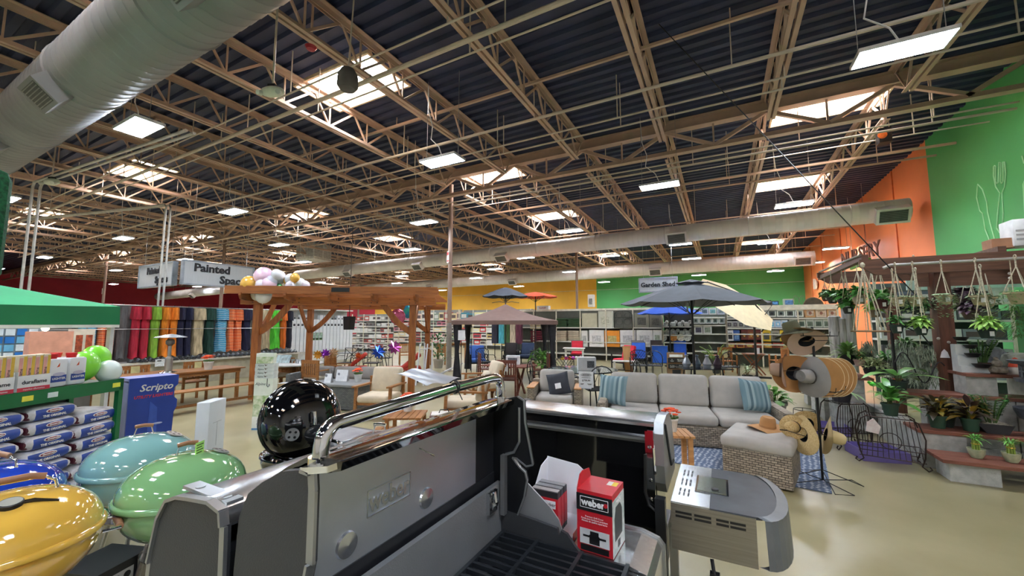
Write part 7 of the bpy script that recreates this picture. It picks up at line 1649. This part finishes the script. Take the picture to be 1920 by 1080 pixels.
b.build('foliage', mat('5a8440', .6, var=.3, scale=10), t); MB().tube([(0, 0, .1), (0, 0, 2.6-t.location.z)], .006).build('rope', ROPE, t)
GRN2 = mat('3a7a34', .4, var=.25, scale=8, col2='62a048'); BRT = mat('7fb848', .45, var=.2, scale=8, col2='b4d870')
for i, (px, py, yy, pc, lb, col, s_) in enumerate(((1561, 563, 9.6, '26302a', 'dark hanging pot with broad leaves at the far left end of the timber frame', GRN2, 1.0), (1582, 566, 9.0, '2c3430', 'black hanging pot with a tag, second at the left end of the frame', GRN2, 1.1), (1611, 562, 8.4, 'a39c88', 'grey hanging pot with lush leaves near the macrame hanger', GRN2, 1.1), (1590, 582, 8.8, '1f2623', 'black hanging pot lower behind the grey one', GRN2, .9),
                                                 (1548, 560, 10.4, '5a1f24', 'dark red hanging pot at the extreme left of the frame', mat('6aa05a', .5, var=.2), .8), (1653, 570, 8.0, '5a2a2c', 'maroon hanging pot with white sticker right of the macrame hanger', GRN2, 1.1), (1722, 582, 7.9, '2a332f', 'dark pot with deep green leaves behind the two tan baskets', DLEAF, 1.0), (1640, 588, 8.3, '7a6a50', 'hanging pot with yellow green leaves behind the macrame ropes', BRT, .9))):
    hanging_pot(lb, px, py, yy, pc, 2.75, .1*s_, .13*s_, 'bush', seed=20+i, col=col, n=110, L=.17*s_, W=.065)
hanging_pot('hanging pot of dark purple leaves behind the second timber post', 1822, 590, 8.6, '6a5a50', 2.7, .13, .14, 'bush', seed=40, col=mat('3a2a34', .4, var=.3, scale=8, col2='5a4450'), n=120, L=.2, W=.08)
hanging_pot('second hanging pot of dark purple leaves, higher behind the posts', 1808, 566, 9.0, '6a5a50', 2.8, .13, .14, 'bush', seed=41, col=mat('3a2a34', .4, var=.3, scale=8, col2='5a4450'), n=120, L=.22, W=.08)
hanging_pot('bright lime leafed plant in a dark green pot left of the timber post', 1727, 620, 7.3, '24382f', 2.5, .085, .12, 'bush', seed=50, col=BRT, n=150, L=.14, W=.05)
hanging_pot('small leafy plant in a dark green pot with a light green tag', 1682, 617, 7.3, '24382f', 2.5, .08, .12, 'bush', seed=51, col=GRN2, n=60, L=.11, W=.04)
hanging_pot('bright lime leafed plant in a dark green pot right of the posts', 1851, 624, 7.3, '24382f', 2.5, .1, .14, 'bush', seed=52, col=BRT, n=150, L=.14, W=.05)
# macrame hanger
q = ony(1617, 497, 7.35); t = thing('rope_hanger', 'triangular rope plant hanger with a wooden bottom bar at the left end of the beam', 'plant hanger', q)
zb_ = ony(1630, 621, 7.35).z-q.z; xa_ = ony(1603, 621, 7.35).x-q.x; xb_ = ony(1660, 621, 7.35).x-q.x
m_ = MB()
for x in (xa_, xa_*.2+xb_*.3, xb_*.95): 
    for yy in (-.08, .08): m_.tube([(0, 0, -.05), (x*.5, yy*.7, zb_*.5), (x, yy, zb_)], .008, 6)
m_.ball((0, 0, 0), (.03, .03, .04), 8, 6); m_.build('rope', ROPE, t); MB().tube([(xa_-.03, -.08, zb_), (xb_+.03, -.08, zb_)], .012).tube([(xa_-.03, .08, zb_), (xb_+.03, .08, zb_)], .012).build('wooden_bar', wood('7a5a3c', '9a7852', 0), t)
t = thing('potted_plant', 'orange foliage pot sitting on the bar of the rope hanger', 'plant', q+Vector((.1, 0, zb_+.012))) if False else None
# shelf plants
plant('croton with yellow and dark leaves, left pot on the second shelf', (2.36, 6.98, .457), .088, .155, '2e4f3c', 60, .23, .06, 1.0, .18, mat('3a3c2a', .4, var=.3, scale=9, col2='5a4a34'), 61, .45, mats2=mat('c79a2c', .45, var=.3, scale=9, col2='4a5a2a'), elmin=.1)
plant('croton with yellow and dark leaves, right pot on the second shelf', (2.64, 6.95, .457), .088, .155, '2e4f3c', 60, .23, .06, 1.0, .18, mat('3a3c2a', .4, var=.3, scale=9, col2='4a2c30'), 62, .45, mats2=mat('b98a2c', .45, var=.3, scale=9, col2='5a6a2a'), elmin=.1)
plant('dark leafed plant between and behind the two crotons', (2.48, 7.12, .457), .1, .15, '23302a', 40, .22, .06, 1.0, .15, mat('2f2c28', .4, var=.3, scale=9, col2='4f5a3a'), 63, .4)
def zz(label, p, bowl, seed, h=.3):
    t = thing('potted_plant', label, 'plant', p); rn = random.Random(seed); BL = mat('26262a', .45, var=.08)
    if bowl: MB().prism([(-.08, 0), (.1, 0), (.155, .11), (-.155, .11)], .18, 'xz', -.09).build('pot', BL, t); MB().box(-.14, .14, -.085, .085, .11, .114).build('gravel', mat('a9a090', .9, var=.3, scale=50, bump=.5), t)
    else: m_ = MB(); potmesh(m_, .1, .12); m_.build('pot', mat('5a3a34', .5), t, 40)
    b = MB(); s_ = MB()
    for i in range(12):
        a = rn.uniform(0, 6.283); tip = Vector((.16*math.cos(a), .12*math.sin(a), .12+h*rn.uniform(.7, 1.1))); b0 = Vector((.04*math.cos(a), .04*math.sin(a), .12)); s_.tube([b0, (b0+tip)/2+Vector((0, 0, .03)), tip], .008, 5)
        for k in range(2, 9):
            c = b0.lerp(tip, k/8)+Vector((0, 0, .03*math.sin(k/8*3.1)))
            for sgn in (-1, 1): leafmesh(b, c, Vector((-math.sin(a)*sgn, math.cos(a)*sgn, .5)), .075, .035, .3, .15, 3)
    b.build('foliage', mat('2c5a30', .25, var=.25, scale=8, col2='4f8a44'), t, True); s_.build('stem', mat('4a6a34', .5), t, True); return t
zz('glossy zamia plant in an angular dark bowl with gravel', (2.83, 6.98, .457), True, 3)
zz('glossy leafed plant behind the stepped white fountain', (3.06, 7.62, 1.122), False, 4, .28)
def bamboo(label, p, seed):
    t = thing('bamboo_pot', label, 'plant', p); t.scale = (.85, .85, 1); rn = random.Random(seed)
    MB().lathe([(0, 0), (.05, 0), (.075, .04), (.088, .1), (.08, .1), (.06, .03), (0, .03)], 22).build('pot', mat('8a9a78', .35, var=.35, scale=14, col2='c4c8a4'), t, 40); MB().lathe([(0, .085), (.08, .085)], 16).build('gravel', mat('b9b4a4', .9, var=.3, scale=60), t)
    m_ = MB()
    for k in range(16): a = k*.39*2; rr = .035 if k % 2 else .02; m_.tube([(rr*math.cos(a), rr*math.sin(a), .08), (rr*.9*math.cos(a), rr*.9*math.sin(a), .2)], .007, 6)
    m_.build('stalks', mat('9ab04c', .4), t, True); MB().tube(loop((0, 0, .155), .042, 16), .004, 5, closed=True).build('gold_tie', mat('d8b04a', .3, .6), t)
    b = MB()
    for i in range(46): a = rn.uniform(0, 6.283); el = rn.uniform(.1, 1.3); leafmesh(b, (.03*math.cos(a), .03*math.sin(a), rn.uniform(.18, .23)), (math.cos(a)*math.cos(el), math.sin(a)*math.cos(el), math.sin(el)), rn.uniform(.07, .13), .018, .5, .1, 3)
    b.build('foliage', mat('4f9a3c', .4, var=.25, scale=9, col2='82c05c'), t, True); return t
bamboo('lucky bamboo in a mottled pot, left of the pair on the lowest shelf', (2.5, 6.52, .247), 1)
bamboo('lucky bamboo in a mottled pot, right of the pair on the lowest shelf', (2.76, 6.5, .247), 2)
# black fountain
FNT = mat('3d4148', .55, var=.3, scale=30, col2='5c626b', bump=.3)
t = thing('stone_fountain', 'black stone pedestal fountain with a round bowl at the right edge', 'fountain', (3.25, 6.92, .457))
MB().lathe([(0, 0), (.14, 0), (.17, .04), (.17, .1), (.1, .13), (.12, .15), (.2, .2), (.235, .28), (.24, .32), (.225, .32), (.19, .24), (0, .2)], 28).build('bowl', FNT, t, 40)
MB().prism([(.05, .2), (.2, .2), (.13, .35), (.12, .5), (.2, .62), (-.1, .62), (-.02, .5), (.0, .35)], .12, 'xz', -.02).build('curved_neck', FNT, t)
t2 = MB().lathe([(0, .62), (.2, .62), (.21, .66), (0, .68)], 24); t2.build('upper_tray', FNT, t, 40)
m_ = MB()
for k in range(14):
    a = 2*math.pi*k/14; m_.tube([(.15*math.cos(a), .15*math.sin(a), .67), (.15*math.cos(a), .15*math.sin(a), .82)], .012, 6)
m_.tube(loop((0, 0, .74), .15, 20), .012, 6, closed=True).tube(loop((0, 0, .81), .15, 20), .014, 6, closed=True); m_.build('lattice', FNT, t)
MB().lathe([(0, .83), (.22, .83), (.25, .87), (.2, .87), (0, .86)], 28).build('top_dish', FNT, t, 40)
# stepped white fountain
t = thing('stepped_fountain', 'white stepped fountain with three small black bowls beside the post', 'fountain', (2.9, 7.5, 1.122)); WF = mat('c3c9c9', .5, var=.06)
MB().box(-.13, .13, -.12, .1, 0, .08).box(-.13, .05, -.06, .1, .08, .22).box(-.13, 0, -.02, .1, .22, .36).build('steps', WF, t)
for (x, y, z, r_) in ((.05, -.15, .1, .09), (.0, -.1, .23, .08), (-.0, -.06, .34, .07), (-.06, -.0, .44, .08)): MB().lathe([(0, z-.03), (r_*.6, z-.03), (r_, z+.02), (r_*.9, z+.02), (0, z)], 18, Matrix.Translation((x, y, 0))).build('bowl', BLACK, t, 40)
# gnome, stones and figures
t = thing('gnome', 'garden gnome with orange red hat and white beard on the top shelf', 'garden gnome', (3.28, 7.43, 1.122)); MB().lathe([(0, 0), (.06, .0), (.07, .06), (.05, .11), (0, .12)], 16).build('beard', mat('dcdad2', .7), t, True); MB().lathe([(.065, .09), (.055, .13), (.02, .2), (0, .21)], 16).build('hat', mat('c84a2c', .6), t, True); MB().ball((0, -.06, .1), .014, 8, 6).build('nose', mat('d8a888', .6), t, True)
t = tag(MB().rbox((0, 0, .13), (.34, .22, .26), .09).build('stone_mound', mat('8f9488', .9, var=.3, scale=9, bump=.6), None, True), 'rounded grey carved stone block behind the gnome', 'stone'); t.location = (3.42, 7.64, 1.122)
t = thing('animal_ornament', 'small dark animal ornament with shells between the white fountain and the gnome', 'ornament', (3.1, 7.38, 1.122)); MB().rbox((0, 0, .05), (.17, .12, .09), .04).ball((.0, 0, .13), .05, 10, 8).ball((-.02, -.03, .19), .025, 8, 6).build('body', mat('5a4c42', .6, var=.4, scale=20, col2='a9a090'), t, True)
def buddha(label, p, s_=1, rz=0):
    t = thing('stone_statue', label, 'statue', p, rz); M = Matrix.Scale(s_, 4); b = MB()
    b.lathe([(0, 0), (.24, 0), (.26, .06), (.2, .14), (.16, .2), (.17, .32), (.19, .42), (.14, .48), (.06, .5), (0, .5)], 20, M @ Matrix.Diagonal((1, .75, 1, 1))); b.ball(M @ Vector((0, -.02, .6)), .1*s_, 14, 10); b.ball(M @ Vector((0, -.02, .7)), .04*s_, 8, 6)
    for k in (-1, 1): b.tube([M @ Vector((k*.18, 0, .42)), M @ Vector((k*.22, -.08, .28)), M @ Vector((k*.05, -.2, .18))], [.05*s_, .045*s_, .035*s_], 10); b.tube([M @ Vector((k*.05, -.1, .08)), M @ Vector((k*.28, -.12, .08)), M @ Vector((-k*.02, -.22, .06))], [.08*s_, .07*s_, .05*s_], 10)
    b.build('figure', mat('7d828a', .7, var=.15, scale=10, bump=.2), t, True); return t
board(2.9, 5.2, 8.6, 9.2, 1.1, 'wooden shelf of statues behind the timber posts'); MB_ = None
for k in range(3): block(3.0+.9*k, 3.3+.9*k, 8.7, 9.1, 0, 1.06, 'tall grey block pillar under the statue shelf', 'pillars of the statue shelf')
buddha('seated grey stone statue behind the posts, left of the two', (3.68, 8.85, 1.1), .62, R(20)); buddha('seated grey stone statue at the right edge behind the gnome', (4.45, 8.8, 1.1), .62, R(10))
t = thing('gazing_globe', 'reflective glass globe on a dark base right of the timber post', 'globe', (3.25, 8.8, 1.1)); MB().ball((0, 0, .22), .14, 20, 14).build('glass_ball', mat('8a96a0', .05, .8, var=0), t, True); MB().lathe([(.12, 0), (.08, .06), (.1, .1), (0, .1)], 16).build('base', BLACK, t)
for i, (x, c) in enumerate(((2.8, 'left'), )):
    t = thing('dish_tag', 'pale fan shaped paper tag hanging on the timber post', 'tag', ony(1771, 660, 7.7)); MB().prism([(-.05, -.08), (.05, -.08), (.03, 0), (0, .04), (-.03, 0)], .004, 'xz', 0).build('paper', mat('d3cfd6', .5), t)
# counter plants
for (lb, px, py, y, pr, pc, n, L, W, col, sd) in (('big bushy plant in a black pot on the counter behind the hats', 1591, 683, 8.9, .13, '1f2220', 110, .26, .045, mat('4f7a3a', .4, var=.25, scale=9, col2='8ab05c'), 71), ('small variegated plant in a black pot on the counter, left one', 1631, 701, 8.35, .09, '1f2220', 60, .13, .04, mat('7f9a5a', .5, var=.3, scale=16, col2='c9d4a4'), 72),
                                                ('small variegated plant in a black pot on the counter, right one', 1647, 704, 8.3, .1, '1f2220', 60, .14, .04, mat('7f9a5a', .5, var=.3, scale=16, col2='d3d8a9'), 73), ('leafy plant in a pale pink pot on the counter', 1612, 686, 8.7, .08, 'c9a9a0', 30, .1, .03, GRN2, 74),
                                                ('dracaena like spiky plant far behind the hats', 1530, 660, 11.2, .14, '2a2c2a', 70, .42, .03, mat('4a6a34', .4, var=.3, scale=9, col2='7f9a4c'), 75), ('second spiky plant behind the olive hat', 1500, 665, 11.0, .14, '2a2c2a', 70, .42, .03, mat('2f5a2c', .4, var=.3, scale=9, col2='5a8a4a'), 76), ('low leafy plant on the counter under the rope hanger', 1665, 690, 9.4, .1, '4a4c46', 60, .2, .06, GRN2, 77), ('leafy plant hanging over the counter below the lime plant', 1700, 668, 8.6, .1, '3a3c36', 70, .2, .05, mat('6a9a5a', .4, var=.3), 78)):
    p = ony(px, py, y); plant(lb, (p.x, y, p.z if 1 else .9), pr, pr*1.3, pc, n, L, W, 1.1, .12, col, sd, .5)
# grey driftwood posts
for i, (px, h, lb) in enumerate(((1567, 1.95, 'left'), (1580, 1.9, 'middle'), (1593, 2.2, 'right'))):
    p = ony(px, 640, 12.0); t = tag(MB().tube([(0, 0, 0), (.01, 0, h*.5), (0, 0, h-.02), (0, 0, h)], [.13, .125, .12, .09], 14).build('stone_pillar', mat('9c9a96', .8, var=.25, scale=4, stretch=(6, 6, .6), bump=.5), None, True), 'rough grey pillar behind the nursery plants, %s of three' % lb, 'pillar'); t.location = (p.x, 12.0, 0)
# spanish moss
def moss(label, px, py, y, w_, h, seed, col='8f9a86'):
    p = ony(px, py, y); t = thing('hanging_moss', label, 'moss', p); rn = random.Random(seed); b = MB()
    for i in range(260):
        x = rn.gauss(0, w_*.3); yy = rn.gauss(0, w_*.2); z0 = rn.uniform(-h*.6, h*.4); L = rn.uniform(.08, .25); b.tube([(x, yy, z0), (x+rn.uniform(-.03, .03), yy+rn.uniform(-.03, .03), z0-L*.5), (x+rn.uniform(-.04, .04), yy+rn.uniform(-.04, .04), z0-L)], .005, 3, cap=False)
    b.build('strands', mat(col, .9, var=.3, scale=9), t); MB().tube([(0, 0, h*.3), (0, 0, 2.6-p.z)], .004, 4).build('string', ROPE, t); return t
moss('grey green hanging moss left of the timber post', 1728, 670, 8.0, .3, .5, 1); moss('grey green hanging moss beside the black upright', 1690, 662, 8.5, .3, .55, 2); moss('slim strand of grey moss above the counter', 1627, 655, 8.8, .12, .35, 3)
t = thing('shepherd_hook', 'black upright with curled hooks among the moss left of the timber post', 'hook stand', (ony(1678, 690, 8.1).x, 8.1, .86)); MB().tube([(0, 0, 0), (0, 0, 1.1)], .02, 8).tube([(0, 0, .75), (.15, 0, .85), (.3, -.1, .75), (.36, -.15, .6), (.3, -.15, .55)], .01, 6).build('iron', BLACK, t, True)
t = tag(MB().tube([Vector((2.72, 7.7, 1.2))+Vector((-.5+.03*k, 0, .18*math.sin(k*.5)-.01*k)) for k in range(18)], .008, 6).build('black_cable', BLACK, None, True), 'black cable looping left of the timber post', 'cable')
# orange dishes
t = thing('bird_feeder', 'small copper two tier dish ornament beside the moss', 'ornament', (ony(1692, 712, 7.7).x, 7.7, .86)); MB().tube([(0, 0, 0), (.0, 0, .14), (.06, 0, .24)], .008).build('stem', BLACK, t)
for (x, z, r_) in ((-.05, .1, .06), (.06, .25, .065)): MB().lathe([(0, z-.015), (r_*.7, z-.01), (r_, z+.01), (r_*.8, z+.01), (0, z)], 16, Matrix.Translation((x, 0, 0))).build('dish', mat('c8683c', .35, .5), t, True)
# wire plant stands with plants
def wire_stand(label, p, rz, w_=.75, h=.62, d=.3):
    t = thing('wire_plant_stand', label, 'plant stand', p, rz); WI = mat('33261f', .4, .5)
    for s_ in (-1, 1):
        for yy in (-d/2, d/2):
            pts = [(s_*w_*.3, yy, h*.98), (s_*w_*.42, yy, h*.9), (s_*w_*.5, yy, h*.6), (s_*w_*.47, yy, h*.25), (s_*w_*.42, yy, .06), (s_*w_*.5, yy, .015), (s_*w_*.55, yy, .04), (s_*w_*.52, yy, .07)]
            MB().tube(pts, .008, 7).build('curved_leg', WI, t, True)
    for z in (h*.95, h*.35, .1):
        m_ = MB()
        ww = w_*(.33 if z > h*.9 else .48); m_.tube([(-ww, -d/2, z), (ww, -d/2, z), (ww, d/2, z), (-ww, d/2, z)], .006, 6, closed=True)
        if z > .3*h:
            for k in range(9): x = -ww+2*ww*k/8; m_.tube([(x, -d/2, z), (x, d/2, z)], .004, 5)
        m_.build('wire_shelf', WI, t)
    m_ = MB()
    for k in range(12): x = -w_*.45+w_*.9*k/11; m_.tube([(x, -d/2, .1), (x*.8, -d/2, h*.93)], .004, 5)
    m_.tube(loop((0, -d/2, h*.5), .1, 18, 'xz'), .005, 5, closed=True); m_.build('wire_bars', WI, t)
    return t
ws = onz(1700, 880, 0)
wire_stand('brown wire plant stand with curved scroll legs before the block wall', (1.82, 6.75, 0), R(-10), .62, .62, .3)
wire_stand('second dark wire plant stand further left, half hidden', (1.52, 7.35, 0), R(30), .5, .66, .3)
plant('anthurium with broad leaves in a dark green pot on the wire stand', (1.86, 6.75, .6), .088, .15, '2a4436', 34, .3, .09, 1.0, .2, mat('3f7a34', .35, var=.25, scale=8, col2='6aa84a'), 81, .5, elmin=.3)
plant('large banana like leaf plant behind the anthurium', (2.12, 7.3, .86), .1, .12, '26382e', 9, .5, .16, .6, .1, mat('4f8f3a', .35, var=.2, scale=6, col2='7fb85a'), 82, .5, elmin=.1, elmax=.7)
rn = random.Random(9)
plant('mixed plants with ornaments on the left wire stand', (1.5, 7.35, .64), .13, .14, '2f2c34', 60, .24, .04, 1.2, .2, mat('6a9a5a', .4, var=.3, scale=8, col2='b4c8a0'), 83, .5)
for i, (dx, dz, c, lb) in enumerate(((-.15, .34, 'c8282c', 'red'), (-.08, .3, 'd8b82c', 'yellow'), (.04, .27, 'e2c42c', 'golden'), (.3, .3, '4fc83a', 'shiny green'), (.38, .28, '5ad04a', 'bright green'))):
    t = thing('bird_ornament', '%s glossy bird ornament perched among the stand plants' % lb, 'ornament', (1.5+dx, 7.1, .64+dz)); MB().ball((0, 0, 0), (.045, .03, .03), 12, 8).ball((-.04, 0, .02), .02, 8, 6).build('body', mat(c, .2, .2), t, True); MB().tube([(0, 0, -.02), (0, .02, -.32)], .003, 4).build('stake', BLACK, t)
t = thing('seed_packet', 'pinkish white crumpled wrapped card hanging on the wire stand', 'card', (1.62, 6.55, .48), R(15)); MB().prism([(-.07, -.06), (.06, -.09), (.09, .0), (.02, .1), (-.05, .05)], .01, 'xz', 0).build('card', mat('d8c6c6', .6, var=.3, scale=20, col2='e8e2e0'), t)
# purple trays
def tray(label, p, rz, w_, d, h):
    t = thing('purple_tray', label, 'tray', p, rz); PU = mat('7668ac', .5, var=.05); m_ = MB().box(-w_/2, w_/2, -d/2, d/2, 0, .008); m_.box(-w_/2, w_/2, -d/2, -d/2+.01, 0, h).box(-w_/2, w_/2, d/2-.01, d/2, 0, h).box(-w_/2, -w_/2+.01, -d/2, d/2, 0, h).box(w_/2-.01, w_/2, -d/2, d/2, 0, h)
    m_.build('cardboard_walls', PU, t); MB().box(-w_/2+.01, w_/2-.01, -d/2+.01, d/2-.01, .008, .01).build('base_liner', mat('b9b4c4', .6), t); return t
tray('purple cardboard tray on the floor inside the wire stand', (1.75, 7.0, 0), R(12), .5, .45, .13); tray('purple cardboard box on the floor behind the hat rack', (1.42, 8.2, 0), R(5), .6, .4, .14)
t = thing('plant_stand', 'thin black wire stand with round ring behind the purple box', 'plant stand', (1.2, 8.4, 0)); MB().tube(loop((0, 0, .3), .15, 20), .006, 6, closed=True).build('ring', BLACK, t)
for k in range(4): a = R(90*k); MB().tube([(.15*math.cos(a), .15*math.sin(a), .3), (.17*math.cos(a), .17*math.sin(a), 0)], .005, 5).build('leg', BLACK, t)
# things stored on the frame top
t = thing('white_appliance', 'white boxed appliance stored on top of the timber frame at the right edge', 'box', (ony(1925, 440, 8.0).x, 8.1, 2.81)); MB().rbox((0, 0, .2), (.3, .3, .38), .02).build('housing', mat('dfe0de', .5), t, 40); MB().box(-.12, .12, -.155, -.15, .1, .12).box(-.12, .12, -.155, -.15, .16, .18).box(-.12, .12, -.155, -.15, .22, .24).build('vent_slot', mat('a9aaa8', .5), t)
t = tag(MB().box(-.11, .11, -.12, .12, 0, .14, ch=.004).build('cardboard_box', mat('a8795a', .7)), 'brown cardboard box on the timber frame left of the white appliance', 'box'); t.location = (ony(1880, 462, 8.0).x, 8.1, 2.81)
# shelves behind the nursery
goods('long shelf of dark garden goods behind the nursery posts', 1645, 1900, 13.0, (.5, .95, 1.4, 1.85, 2.25), 2.8, ['4a4c52', '8a9098', 'b9c4c4', '5a5a60', '9aa4a0', '6a7480', 'c9cfcc'], 'garden goods behind the nursery posts', .3, .42, .7, '55605c', 'boxed garden item on the shelf behind the nursery posts')
a = ony(1700, 535, 12.9); t = tag(MB().box(0, 2.9, 0, .05, 0, .3).build('shelf_header', mat('b9d0c8', .5), None), 'pale teal header board over the shelf behind the nursery posts', 'board'); t.location = (a.x, 12.9, a.z-.12)
